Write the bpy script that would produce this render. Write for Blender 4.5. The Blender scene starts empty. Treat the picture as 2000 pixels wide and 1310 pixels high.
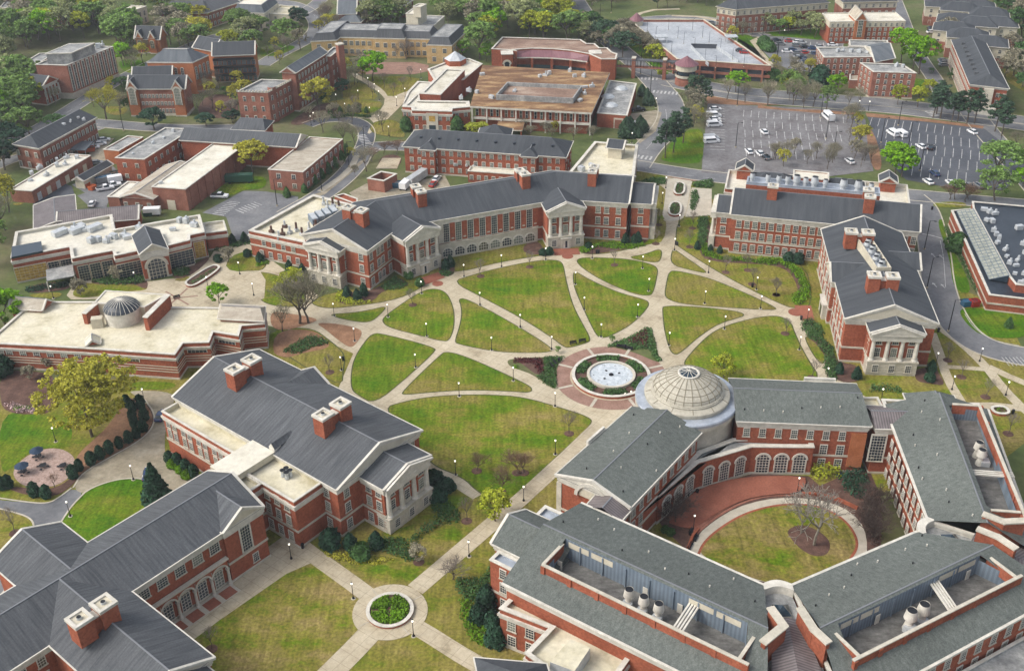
import bpy, bmesh, math, random
import numpy as np
from mathutils import Vector, Matrix
random.seed(7); rng=np.random.default_rng(7)
S=bpy.context.scene; COL=S.collection
# ---------------------------------------------------------------- camera
CH=140.0; FPX=2100.0; TH=math.radians(31.6); RO=math.radians(-.77)
_F=Vector((0,math.cos(TH),-math.sin(TH))); _R0=Vector((1,0,0)); _U0=_R0.cross(_F)
_R=_R0*math.cos(RO)+_U0*math.sin(RO); _U=-_R0*math.sin(RO)+_U0*math.cos(RO)
CAM=Vector((0,0,CH))
cd=bpy.data.cameras.new('camera'); cam=bpy.data.objects.new('camera',cd); COL.objects.link(cam)
cd.sensor_width=36; cd.lens=36*FPX/2000; cd.clip_start=1; cd.clip_end=9000
cam.matrix_world=Matrix(((_R.x,_U.x,-_F.x,0),(_R.y,_U.y,-_F.y,0),(_R.z,_U.z,-_F.z,CH),(0,0,0,1)))
S.camera=cam
# ---------------------------------------------------------------- light
SUN_EL=math.radians(46); SUN_AZ=math.radians(-104)     # from the upper left of the photograph
w=bpy.data.worlds.new('World'); S.world=w; w.use_nodes=True
nt=w.node_tree; bg=nt.nodes['Background']; sky=nt.nodes.new('ShaderNodeTexSky'); sky.sky_type='NISHITA'
sky.sun_disc=False; sky.sun_elevation=SUN_EL; sky.sun_rotation=SUN_AZ; sky.dust_density=4; sky.air_density=1
hs=nt.nodes.new('ShaderNodeHueSaturation'); hs.inputs['Saturation'].default_value=.45
nt.links.new(sky.outputs[0],hs.inputs['Color']); nt.links.new(hs.outputs[0],bg.inputs[0]); bg.inputs[1].default_value=.15
sl=bpy.data.lights.new('sun','SUN'); sl.energy=1.1; sl.angle=math.radians(26); sl.color=(1,.93,.82)
so=bpy.data.objects.new('sun',sl); COL.objects.link(so)
sd=Vector((math.sin(SUN_AZ)*math.cos(SUN_EL),math.cos(SUN_AZ)*math.cos(SUN_EL),math.sin(SUN_EL)))
so.rotation_euler=sd.to_track_quat('Z','Y').to_euler(); so.location=(0,0,300)
S.view_settings.view_transform='Standard'; S.view_settings.look='None'; S.view_settings.exposure=.72
# ---------------------------------------------------------------- pixel <-> world
ORG=dict(T1=(0,0),T2=(500,0),T3=(1000,0),T4=(1480,0),M1=(0,320),M2=(500,320),M3=(1000,320),M4=(1480,320),L1=(0,640),L2=(500,640),L3=(1000,640),L4=(1480,640),B1=(0,960),B2=(500,960),B3=(1000,960),B4=(1480,960))
def U(x,y,z=0.):
    d=_F*FPX+_R*(x-1000)-_U*(y-655)
    return CAM+d*((z-CH)/d.z)
def U2(x,y,z=0.):
    p=U(x,y,z); return Vector((p.x,p.y))
def PR(p):
    d=Vector(p)-CAM; k=FPX/d.dot(_F); return (1000+k*d.dot(_R),655-k*d.dot(_U))
def Q(s):
    """'M3: 10,20 30,40' or plain '10,20 30,40' -> photograph pixels"""
    out=[]; tag=None
    for t in s.split():
        if t.endswith(':'): tag=t[:-1]; continue
        x,y=map(float,t.split(','))
        if tag: sc=520/1946 if tag[0]=='B' else .26; x,y=ORG[tag][0]+x*sc,ORG[tag][1]+y*sc
        out.append((x,y))
    return out
def W(s,z=0.): return [U2(x,y,z) for x,y in Q(s)]
# ---------------------------------------------------------------- materials
MATS={}
def mat(name,stops,scale=.3,detail=4,rough=.85,coord='pos',stretch=(1,1,1),rot=0,fine=None,big=None,spec=.3,bump=0,trans=0,rnd=0,metal=0,emit=0,wave=None,isl=0,rough_n=.6,tile=None,mow=None):
    """noise driven principled: stops = [(pos,(r,g,b)),...]; fine/big=(scale,amount) multiply in more noise; wave=(scale,amount) seam lines in UV"""
    m=bpy.data.materials.new(name); MATS[name]=m; m.use_nodes=True; t=m.node_tree; N=t.nodes; L=t.links
    b=N['Principled BSDF']; b.inputs['Roughness'].default_value=rough; b.inputs['Metallic'].default_value=metal
    b.inputs['Specular IOR Level'].default_value=spec
    if len(stops)==1 and not fine and not big and not wave and not isl and not rnd and not tile:
        b.inputs['Base Color'].default_value=(*stops[0][1],1)
    else:
        if coord=='uv': c=N.new('ShaderNodeUVMap').outputs[0]
        elif coord=='pos': c=N.new('ShaderNodeNewGeometry').outputs['Position']
        else: c=N.new('ShaderNodeTexCoord').outputs['Object']
        def mapping(st,ro=0):
            mp=N.new('ShaderNodeMapping'); mp.inputs['Scale'].default_value=st; mp.inputs['Rotation'].default_value=(0,0,ro); L.new(c,mp.inputs[0]); return mp.outputs[0]
        def noise(vec,sc,de,ro=.6):
            n=N.new('ShaderNodeTexNoise'); n.inputs['Scale'].default_value=sc; n.inputs['Detail'].default_value=de; n.inputs['Roughness'].default_value=ro; L.new(vec,n.inputs['Vector']); return n.outputs['Fac']
        if len(stops)>1:
            f=noise(mapping(stretch,rot),scale,detail,rough_n)
            r=N.new('ShaderNodeValToRGB'); e=r.color_ramp.elements
            while len(e)<len(stops): e.new(.5)
            for k,(p,cc) in enumerate(stops): e[k].position=p; e[k].color=(*cc,1)
            L.new(f,r.inputs[0]); col=r.outputs[0]
        else:
            v=N.new('ShaderNodeRGB'); v.outputs[0].default_value=(*stops[0][1],1); col=v.outputs[0]
        def mul(col,fac,amt):
            mr=N.new('ShaderNodeMapRange'); mr.inputs[1].default_value=.25; mr.inputs[2].default_value=.75; mr.inputs[3].default_value=1-amt; mr.inputs[4].default_value=1+amt; L.new(fac,mr.inputs[0])
            mx=N.new('ShaderNodeVectorMath'); mx.operation='SCALE'; L.new(col,mx.inputs[0]); L.new(mr.outputs[0],mx.inputs['Scale']); return mx.outputs[0]
        if fine: col=mul(col,noise(mapping((1,1,1)),fine[0],3),fine[1])
        if big: col=mul(col,noise(mapping((1,1,1)),big[0],3),big[1])
        if tile:
            bt=N.new('ShaderNodeTexBrick'); bt.offset=0; bt.inputs['Scale'].default_value=1; bt.inputs['Brick Width'].default_value=tile[0]; bt.inputs['Row Height'].default_value=tile[0]; bt.inputs['Mortar Size'].default_value=tile[1]; bt.inputs['Mortar Smooth'].default_value=.6
            L.new(mapping((1,1,1),tile[3]),bt.inputs['Vector']); sb=N.new('ShaderNodeMath'); sb.operation='MULTIPLY_ADD'; sb.inputs[1].default_value=-tile[2]; sb.inputs[2].default_value=1; L.new(bt.outputs['Fac'],sb.inputs[0])
            mx=N.new('ShaderNodeVectorMath'); mx.operation='SCALE'; L.new(col,mx.inputs[0]); L.new(sb.outputs[0],mx.inputs['Scale']); col=mx.outputs[0]
        if mow:
            f2=noise(mapping((1,.12,1),mow[2]),mow[0],2); col=mul(col,f2,mow[1])
        if wave:
            wv=N.new('ShaderNodeTexWave'); wv.inputs['Scale'].default_value=wave[0]; L.new(c,wv.inputs[0]); col=mul(col,wv.outputs['Fac'],wave[1])
        if isl: col=mul(col,N.new('ShaderNodeNewGeometry').outputs['Random Per Island'],isl)
        if rnd: col=mul(col,N.new('ShaderNodeObjectInfo').outputs['Random'],rnd)
        L.new(col,b.inputs['Base Color'])
        if bump:
            bp=N.new('ShaderNodeBump'); bp.inputs['Strength'].default_value=bump; bp.inputs['Distance'].default_value=.1
            L.new(noise(mapping((1,1,1)),(fine or (3,))[0],4),bp.inputs['Height']); L.new(bp.outputs[0],b.inputs['Normal'])
    if emit: b.inputs['Emission Color'].default_value=(*stops[0][1],1); b.inputs['Emission Strength'].default_value=emit
    if trans:
        tr=N.new('ShaderNodeBsdfTranslucent'); ms=N.new('ShaderNodeMixShader'); ms.inputs[0].default_value=trans
        src=b.inputs['Base Color'].links
        if src: L.new(src[0].from_socket,tr.inputs[0])
        else: tr.inputs[0].default_value=b.inputs['Base Color'].default_value
        L.new(b.outputs[0],ms.inputs[1]); L.new(tr.outputs[0],ms.inputs[2]); L.new(ms.outputs[0],N['Material Output'].inputs[0])
    return m
def streaky(name,dark,light,st=(1.7,.1,1),fine=(3,.2)):
    return mat(name,[(.3,dark),(.5,tuple((a+b)/2 for a,b in zip(dark,light))),(.72,light)],1.4,6,.8,'uv',st,fine=fine,big=(.06,.18),spec=.25)
brick=mat('brick',[(.3,(.225,.066,.037)),(.7,(.330,.106,.060))],.35,6,.9,'obj',fine=(2.2,.3),big=(.1,.2),spec=.15,rough_n=.7)
brick_old=mat('old_brick',[(.3,(.205,.083,.057)),(.7,(.31,.14,.10))],.35,5,.9,'obj',fine=(3,.25),big=(.08,.15),spec=.15)
brick_orange=mat('orange_brick',[(.3,(.33,.115,.048)),(.7,(.42,.16,.075))],.3,5,.9,'obj',fine=(3,.2),spec=.15)
tanbrick=mat('tan_brick',[(.3,(.40,.27,.12)),(.7,(.55,.40,.21))],.3,5,.9,'obj',fine=(2,.2),spec=.15)
stone=mat('limestone',[(.3,(.38,.355,.29)),(.7,(.54,.50,.42))],.4,5,.8,'obj',fine=(2,.12),spec=.2)
white=mat('white_trim',[(.3,(.43,.41,.355)),(.65,(.60,.575,.51))],.5,6,.7,'obj',fine=(1.5,.12),spec=.3)
creamwall=mat('cream_wall',[(.3,(.44,.40,.31)),(.7,(.56,.52,.41))],.3,4,.8,'obj',fine=(1.5,.1))
greywall=mat('blue_grey_wall',[(.3,(.115,.15,.19)),(.7,(.17,.21,.25))],.3,4,.7,'obj',wave=(.55,.12))
slate=streaky('slate_roof',(.046,.051,.058),(.104,.111,.119))
slate_s=mat('smooth_slate',[(.3,(.042,.048,.056)),(.7,(.070,.077,.086))],.7,5,.8,'uv',(1.2,.12,1),fine=(3.5,.13),big=(.05,.12),spec=.2)
slate_g=mat('green_grey_shingle',[(.3,(.074,.086,.079)),(.7,(.136,.149,.138))],1.6,7,.85,'uv',(1,.5,1),fine=(4,.36),big=(.07,.16),spec=.2)
slate_n=mat('blue_grey_roof',[(.3,(.075,.09,.105)),(.7,(.14,.155,.17))],.5,5,.8,'uv',(1,.15,1),fine=(4,.12),big=(.05,.15),spec=.25)
ridgecap=mat('ridge_cap',[(.5,(.17,.18,.195))],rough=.6)
metalroof=mat('seamed_metal_roof',[(.3,(.10,.085,.085)),(.7,(.17,.15,.15))],.4,3,.5,'uv',wave=(.6,.3),spec=.4)
whiteroof=mat('white_membrane',[(.25,(.36,.33,.25)),(.42,(.56,.53,.44)),(.7,(.66,.64,.56))],.14,7,.8,'pos',fine=(.9,.12),big=(.04,.1))
creamroof=mat('stained_cream_roof',[(.25,(.30,.265,.165)),(.45,(.53,.49,.36)),(.7,(.63,.59,.47))],.22,7,.85,'pos',fine=(1.2,.14))
wellfloor=mat('dark_well_floor',[(.3,(.06,.058,.055)),(.6,(.15,.148,.14)),(.78,(.26,.255,.24))],.35,8,.9,'pos',(1,2.2,1),.6,fine=(1.5,.25),rough_n=.7)
greyroof=mat('grey_gravel_roof',[(.3,(.13,.135,.14)),(.5,(.25,.255,.25)),(.72,(.46,.46,.44))],.25,8,.9,'pos',fine=(1.5,.25),rough_n=.7)
rustroof=mat('rust_stained_roof',[(.3,(.075,.038,.022)),(.46,(.17,.092,.048)),(.58,(.31,.20,.10)),(.75,(.45,.35,.20))],.13,8,.9,'pos',(.6,1.6,1),.25,fine=(1.2,.2),rough_n=.68)
brownroof=mat('brown_roof',[(.3,(.13,.075,.055)),(.5,(.24,.16,.12)),(.75,(.42,.34,.27))],.12,7,.9,'pos',(.7,1.5,1),fine=(1,.2),rough_n=.66)
tanroof=mat('tan_gravel_roof',[(.3,(.26,.22,.17)),(.6,(.42,.38,.31)),(.78,(.70,.67,.60))],.25,8,.9,'pos',(.5,2,1),.2,fine=(1,.15),rough_n=.7)
purple=mat('maroon_metal_roof',[(.3,(.15,.065,.08)),(.7,(.21,.10,.115))],.3,3,.5,'uv',wave=(.5,.12))
blackroof=mat('black_membrane',[(.3,(.012,.02,.03)),(.7,(.03,.04,.055))],.15,6,.45,'pos',fine=(1,.3),spec=.5)
concrete=mat('concrete_paving',[(.3,(.24,.20,.13)),(.44,(.40,.345,.245)),(.72,(.49,.435,.325))],.16,7,.9,'pos',fine=(1.4,.14),big=(.03,.1),rough_n=.65,tile=(2.4,.07,.28,.62))
pale_conc=mat('pale_concrete',[(.3,(.38,.345,.275)),(.7,(.49,.455,.375))],.3,5,.9,'pos',fine=(1,.12))
brickpave=mat('brick_paving',[(.3,(.20,.115,.085)),(.7,(.30,.185,.145))],.4,5,.9,'pos',fine=(2.5,.2))
brickpave_r=mat('red_brick_paving',[(.3,(.21,.07,.043)),(.7,(.29,.108,.07))],.3,5,.9,'pos',fine=(2.5,.2),big=(.06,.15))
asphalt=mat('asphalt',[(.28,(.09,.095,.105)),(.5,(.15,.155,.165)),(.75,(.22,.22,.22))],.1,8,.9,'pos',fine=(1.2,.16),rough_n=.65,spec=.3)
asphalt_d=mat('dark_asphalt',[(.28,(.05,.057,.07)),(.6,(.085,.092,.108)),(.8,(.14,.145,.15))],.1,8,.9,'pos',fine=(1.2,.14),rough_n=.65)
deckmat=mat('parking_deck_slab',[(.28,(.22,.24,.27)),(.5,(.33,.355,.385)),(.75,(.45,.47,.495))],.1,8,.8,'pos',fine=(.8,.12),rough_n=.65)
lotmat=mat('worn_asphalt',[(.28,(.07,.056,.056)),(.45,(.14,.134,.138)),(.75,(.22,.22,.225))],.16,9,.9,'pos',fine=(.8,.22),rough_n=.72)
gravel=mat('tan_gravel_drive',[(.28,(.18,.155,.105)),(.5,(.28,.245,.18)),(.75,(.39,.355,.28))],.18,8,.9,'pos',(1,1.6,1),.5,fine=(1,.2),rough_n=.68)
pinkgravel=mat('pink_gravel',[(.3,(.25,.17,.14)),(.7,(.42,.32,.28))],1.5,6,.95,'pos',fine=(4,.3))
mulch=mat('mulch',[(.3,(.055,.028,.022)),(.7,(.14,.08,.06))],.5,7,.95,'pos',fine=(3,.3))
straw=mat('pine_straw',[(.3,(.17,.085,.045)),(.7,(.30,.17,.10))],.4,7,.95,'pos',fine=(2,.25))
paint=mat('white_road_paint',[(.3,(.24,.24,.24)),(.6,(.50,.50,.49))],.8,5,.8,'pos')
G1,G2,G3,G4=(.050,.125,.004),(.100,.150,.008),(.165,.155,.028),(.220,.170,.065)
def grassmat(name,p,rot=.8,sc=.045):
    return mat(name,[(p[0],G1),(p[1],G2),(p[2],G3),(p[3],G4)],sc,8,.95,'pos',(1.0,1.9,1),rot,fine=(1.8,.45),big=(.02,.16),rough_n=.72,spec=.1,mow=(1.1,.3,rot))
grass=grassmat('quad_grass',(.36,.46,.545,.68))
grass_w=grassmat('winter_grass',(.22,.38,.48,.68),-.5,.06)
grass_b=grassmat('brown_lawn_grass',(.30,.40,.47,.60),.5,.07)
grass_g=grassmat('green_grass',(.46,.56,.72,.85),.2,.05)
soil=mat('mixed_ground',[(.3,(.045,.075,.018)),(.48,(.085,.11,.032)),(.62,(.12,.115,.055)),(.8,(.19,.155,.095))],.03,8,.95,'pos',fine=(.5,.25),rough_n=.7)
glass=None
def glassmat():
    m=bpy.data.materials.new('window_glass'); m.use_nodes=True; N=m.node_tree.nodes; L=m.node_tree.links; b=N['Principled BSDF']
    oi=N.new('ShaderNodeObjectInfo'); r=N.new('ShaderNodeValToRGB'); r.color_ramp.interpolation='CONSTANT'
    cs=[(0,(.022,.032,.045)),(.38,(.04,.055,.065)),(.62,(.085,.105,.095)),(.8,(.16,.18,.155)),(.92,(.09,.085,.06))]
    e=r.color_ramp.elements
    while len(e)<len(cs): e.new(.5)
    for k,(p,c) in enumerate(cs): e[k].position=p; e[k].color=(*c,1)
    L.new(oi.outputs['Random'],r.inputs[0]); L.new(r.outputs[0],b.inputs['Base Color']); b.inputs['Roughness'].default_value=.12
    return m
glass=glassmat()
darkglass=mat('dark_glass',[(.5,(.02,.035,.05))],rough=.08,spec=.6)
amber=mat('warm_lit_glass',[(.3,(.25,.14,.03)),(.7,(.62,.42,.10))],1.2,3,.2,'obj')
black=mat('black_metal',[(.5,(.012,.013,.016))],rough=.45)
steel=mat('galvanised_metal',[(.3,(.38,.41,.43)),(.7,(.58,.60,.61))],.8,4,.45,'obj',metal=.3)
lead=mat('lead_flashing',[(.3,(.30,.34,.40)),(.7,(.48,.52,.57))],.4,5,.4,'pos',metal=.3,fine=(1,.15))
domestone=mat('dome_stone',[(.3,(.32,.30,.245)),(.7,(.43,.405,.335))],.5,5,.8,'obj',fine=(2,.12))
waterm=mat('fountain_basin',[(.3,(.33,.38,.42)),(.7,(.58,.62,.65))],1.1,4,.25,'pos',fine=(2,.06))
# ---------------------------------------------------------------- mesh builder
class MB:
    def __init__(s): s.v=[]; s.f=[]; s.mi=[]; s.m=[]
    def mat(s,m):
        if m not in s.m: s.m.append(m)
        return s.m.index(m)
    def face(s,pts,m):
        i=len(s.v); s.v+= [tuple(p) for p in pts]; s.f.append(tuple(range(i,i+len(pts)))); s.mi.append(s.mat(m))
    def prism(s,poly,z0,z1,m,top=True,bot=False,mt=None):
        n=len(poly)
        for i in range(n):
            a,b=poly[i],poly[(i+1)%n]; s.face([(a[0],a[1],z0),(b[0],b[1],z0),(b[0],b[1],z1),(a[0],a[1],z1)],m)
        if top: s.face([(p[0],p[1],z1) for p in poly],mt or m)
        if bot: s.face([(p[0],p[1],z0) for p in poly[::-1]],m)
    def ring(s,po,pi,z0,z1,m):
        n=len(po)
        for i in range(n):
            j=(i+1)%n; a,b,c,d=po[i],po[j],pi[j],pi[i]
            s.face([(a[0],a[1],z0),(b[0],b[1],z0),(b[0],b[1],z1),(a[0],a[1],z1)],m)
            s.face([(c[0],c[1],z0),(d[0],d[1],z0),(d[0],d[1],z1),(c[0],c[1],z1)],m)
            s.face([(a[0],a[1],z1),(b[0],b[1],z1),(c[0],c[1],z1),(d[0],d[1],z1)],m)
            s.face([(d[0],d[1],z0),(c[0],c[1],z0),(b[0],b[1],z0),(a[0],a[1],z0)],m)
    def box(s,c,sx,sy,z0,z1,m,rot=0):
        s.prism(rect(c,sx,sy,rot),z0,z1,m,True,True)
    def bar(s,a,b,wd,ht,m):
        """beam from 3D a to b, its top edge on the line"""
        a=Vector(a); b=Vector(b); d=b-a; h=Vector((d.y,-d.x,0)); h=h.normalized()*wd/2 if h.length>1e-6 else Vector((wd/2,0,0)); u=h.cross(d).normalized()
        if u.z<0: u=-u
        A=[a-h-u*ht,a+h-u*ht,a+h,a-h]; B=[b-h-u*ht,b+h-u*ht,b+h,b-h]
        for i in range(4):
            j=(i+1)%4; s.face([A[i],A[j],B[j],B[i]],m)
        s.face(A[::-1],m); s.face(B,m)
    def cone(s,c,r0,r1,z0,z1,n,m,top=True,mt=None,ph=0):
        P=[[(c[0]+r*math.cos(ph+2*math.pi*i/n),c[1]+r*math.sin(ph+2*math.pi*i/n),z) for i in range(n)] for r,z in((r0,z0),(r1,z1))]
        for i in range(n):
            j=(i+1)%n
            if r1<1e-4: s.face([P[0][i],P[0][j],P[1][i]],m)
            else: s.face([P[0][i],P[0][j],P[1][j],P[1][i]],m)
        if top and r1>1e-4: s.face(P[1],mt or m)
    def lathe(s,c,prof,n,m,a0=0,a1=2*math.pi):
        for k in range(len(prof)-1):
            (r0,z0),(r1,z1)=prof[k],prof[k+1]
            for i in range(n):
                t0=a0+(a1-a0)*i/n; t1=a0+(a1-a0)*(i+1)/n
                q=[(c[0]+r0*math.cos(t0),c[1]+r0*math.sin(t0),z0),(c[0]+r0*math.cos(t1),c[1]+r0*math.sin(t1),z0),(c[0]+r1*math.cos(t1),c[1]+r1*math.sin(t1),z1),(c[0]+r1*math.cos(t0),c[1]+r1*math.sin(t0),z1)]
                if r1<1e-4: q=q[:3]
                if r0<1e-4: q=[q[0]]+q[2:]
                s.face(q,m)
    def tube(s,pts,rad,n,m):
        rings=[]
        for k,p in enumerate(pts):
            p=Vector(p); d=Vector(pts[min(k+1,len(pts)-1)])-Vector(pts[max(k-1,0)]); d.normalize()
            a=d.orthogonal().normalized(); b=d.cross(a); r=rad[k] if hasattr(rad,'__len__') else rad
            rings.append([p+(a*math.cos(2*math.pi*i/n)+b*math.sin(2*math.pi*i/n))*r for i in range(n)])
        for k in range(len(rings)-1):
            for i in range(n):
                j=(i+1)%n; s.face([rings[k][i],rings[k][j],rings[k+1][j],rings[k+1][i]],m)
        s.face(rings[-1],m)
    def mesh(s,name,off=(0,0,0),smooth=False):
        me=bpy.data.meshes.new(name); o=Vector(off); me.from_pydata([(x-o[0],y-o[1],z-o[2]) for x,y,z in s.v],[],s.f)
        for m in s.m: me.materials.append(m)
        me.polygons.foreach_set('material_index',s.mi)
        if smooth: me.polygons.foreach_set('use_smooth',[True]*len(s.f))
        uv=me.uv_layers.new(name='UVMap'); V=[Vector(v) for v in s.v]; buf=[]
        for f in s.f:
            p=[V[i] for i in f]; n=Vector((0,0,0))
            for i in range(len(p)): n+=p[i].cross(p[(i+1)%len(p)])
            n=(n.normalized() if n.length>1e-9 else Vector((0,0,1)))
            t=Vector((-n.y,n.x,0)); t=t.normalized() if t.length>1e-3 else Vector((1,0,0)); b=n.cross(t)
            for q in p: buf+=[q.dot(t),q.dot(b)]
        uv.data.foreach_set('uv',buf); me.validate(); return me
    def build(s,name,parent=None,smooth=False):
        if not s.f: return None
        off=parent.matrix_world.translation if parent else (0,0,0)
        if parent: off=WL(parent)
        ob=bpy.data.objects.new(name,s.mesh(name,off,smooth)); COL.objects.link(ob)
        if parent: ob.parent=parent
        return ob
def WL(o):
    l=Vector((0,0,0))
    while o: l+=o.location; o=o.parent
    return l
def rect(c,sx,sy,rot=0):
    ca,sa=math.cos(rot),math.sin(rot)
    return [Vector((c[0]+x*ca-y*sa,c[1]+x*sa+y*ca)) for x,y in((-sx/2,-sy/2),(sx/2,-sy/2),(sx/2,sy/2),(-sx/2,sy/2))]
def ccw(p):
    a=sum(p[i][0]*p[(i+1)%len(p)][1]-p[(i+1)%len(p)][0]*p[i][1] for i in range(len(p)))
    return [Vector((q[0],q[1])) for q in (p if a>0 else p[::-1])]
def offset(p,d):
    """grow a ccw polygon by d"""
    n=len(p); out=[]
    for i in range(n):
        a,b,c=p[i-1],p[i],p[(i+1)%n]; u=(b-a).normalized(); v=(c-b).normalized()
        n1=Vector((u.y,-u.x)); n2=Vector((v.y,-v.x)); k=n1+n2
        k=k/max(k.length_squared/2,.35); out.append(b+k*d)
    return out
def empty(name,loc,label=None,cat=None,group=None):
    o=bpy.data.objects.new(name,None); o.location=(loc[0],loc[1],loc[2] if len(loc)>2 else 0); o.empty_display_size=.5; COL.objects.link(o)
    if label: tag(o,label,cat,group)
    return o
def tag(o,label,cat,group=None):
    o['label']=label; o['category']=cat
    if group: o['group']=group
    return o
def chaikin(p,k=2,closed=True):
    for _ in range(k):
        q=[]; n=len(p)
        for i in range(n if closed else n-1):
            a,b=Vector(p[i]),Vector(p[(i+1)%n]); q+=[a*.75+b*.25,a*.25+b*.75]
        if not closed: q=[Vector(p[0])]+q+[Vector(p[-1])]
        p=q
    return p
LAY=[0]
def sheet(name,pts,z,m,smooth=2,thick=.0,kind='structure',px=True):
    LAY[0]+=1; z+=.0005*LAY[0]
    p=W(pts) if isinstance(pts,str) else ([U2(*q) for q in pts] if px else [Vector(q) for q in pts])
    if smooth: p=chaikin(p,smooth)
    p=ccw(p); bm=bmesh.new(); vs=[bm.verts.new((q.x,q.y,z)) for q in p]
    f=bm.faces.new(vs); f.normal_update()
    if thick:
        for i in range(len(vs)):
            a,b=vs[i],vs[(i+1)%len(vs)]; c=bm.verts.new((b.co.x,b.co.y,z-thick)); d=bm.verts.new((a.co.x,a.co.y,z-thick)); bm.faces.new([a,d,c,b])
    bmesh.ops.triangulate(bm,faces=[f]); me=bpy.data.meshes.new(name); bm.to_mesh(me); bm.free(); me.materials.append(m)
    o=bpy.data.objects.new(name,me); COL.objects.link(o)
    if kind: o['kind']=kind
    return o
def line_w(p,wd):
    """left and right edges of a 2D polyline with width(s)"""
    L,R=[],[]
    for i,q in enumerate(p):
        d=(p[min(i+1,len(p)-1)]-p[max(i-1,0)]).normalized(); n=Vector((-d.y,d.x)); k=(wd[i] if hasattr(wd,'__len__') else wd)/2
        L.append(q+n*k); R.append(q-n*k)
    return L,R
def strip(name,pts,wd,z,m,smooth=2,kind='structure',kerb=0,px=True,dash=0):
    LAY[0]+=1; z+=.0005*LAY[0]
    p=W(pts) if isinstance(pts,str) else ([U2(*q) for q in pts] if px else [Vector(q) for q in pts])
    if smooth: p=chaikin(p,smooth,False)
    L,R=line_w(p,wd); mb=MB()
    for i in range(len(p)-1):
        if dash and i%2: continue
        mb.face([(*R[i],z),(*R[i+1],z),(*L[i+1],z),(*L[i],z)],m)
    o=mb.build(name)
    if kind: o['kind']=kind
    if kerb:
        for s,E in((1,L),(-1,R)):
            k=MB(); A,B=line_w(E,kerb)
            for i in range(len(E)-1):
                for q in ([(*B[i],.13),(*B[i+1],.13),(*A[i+1],.13),(*A[i],.13)],[(*B[i],0),(*B[i+1],0),(*B[i+1],.13),(*B[i],.13)],[(*A[i+1],0),(*A[i],0),(*A[i],.13),(*A[i+1],.13)]): k.face(q,pale_conc)
            kk=k.build('kerb'); kk['kind']='structure'
    return o
# ---------------------------------------------------------------- building kit
WC={}; DEFS=[slate_s]
def winmesh(w,h,kind='sash',nx=3,ny=4,fm=None,t=.13):
    """(frame mesh, pane mesh, sill mesh); x along the wall, y outwards, origin bottom centre"""
    gl=glass
    if isinstance(fm,tuple): fm,gl=fm
    fm=fm or white; key=(round(w,2),round(h,2),kind,nx,ny,fm.name,gl.name,t)
    if key in WC: return WC[key]
    F=MB(); P=MB(); Sx=MB()
    def bx(m,x0,x1,y0,y1,z0,z1,mm): m.prism([(x0,y0),(x1,y0),(x1,y1),(x0,y1)],z0,z1,mm,True,True)
    hw=w/2; r=hw if kind in('arch','lunette') else 0; zs=h-r
    if zs>.01: P.face([(hw,.05,0),(-hw,.05,0),(-hw,.05,zs),(hw,.05,zs)],gl)
    if r:
        n=10; arc=[(hw*math.cos(math.pi*i/n),zs+hw*math.sin(math.pi*i/n)) for i in range(n+1)]
        P.face([(x,.05,z) for x,z in arc],gl)
        for i in range(n):
            (x0,z0),(x1,z1)=arc[i],arc[i+1]; k=1+t*1.6/hw; o=[(x0*k,zs+(z0-zs)*k),(x1*k,zs+(z1-zs)*k)]
            F.face([(x0,.16,z0),(o[0][0],.16,o[0][1]),(o[1][0],.16,o[1][1]),(x1,.16,z1)],fm)
            F.face([(o[0][0],.16,o[0][1]),(o[0][0],0,o[0][1]),(o[1][0],0,o[1][1]),(o[1][0],.16,o[1][1])],fm)
            F.face([(x1,.16,z1),(x1,.03,z1),(x0,.03,z0),(x0,.16,z0)],fm)
    else: bx(F,-hw-t*.5,hw+t*.5,0,.15,h-t*.5,h+t,fm)
    if zs>.01:
        for s in(-1,1):
            a,b=sorted((s*(hw-t*.4),s*(hw+t*.6))); bx(F,a,b,0,.15,0,zs,fm)
    mw=.05 if kind=='sash' else .1
    for i in range(1,nx):
        x=-hw+w*i/nx; top=zs+(math.sqrt(max(r*r-x*x,0)) if r else 0); bx(F,x-mw/2,x+mw/2,.03,.09,0,top,fm)
    for j in range(1,ny):
        z=h*j/ny; ww=hw if z<=zs else math.sqrt(max(r*r-(z-zs)**2,0)); k=.09 if(j*2==ny and kind=='sash') else mw; bx(F,-ww,ww,.03,.1,z-k/2,z+k/2,fm)
    bx(Sx,-hw-.22,hw+.22,0,.22,-.2,.0,stone)
    WC[key]=(F.mesh('window_frame'),P.mesh('window_pane'),Sx.mesh('window_sill')); return WC[key]
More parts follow.
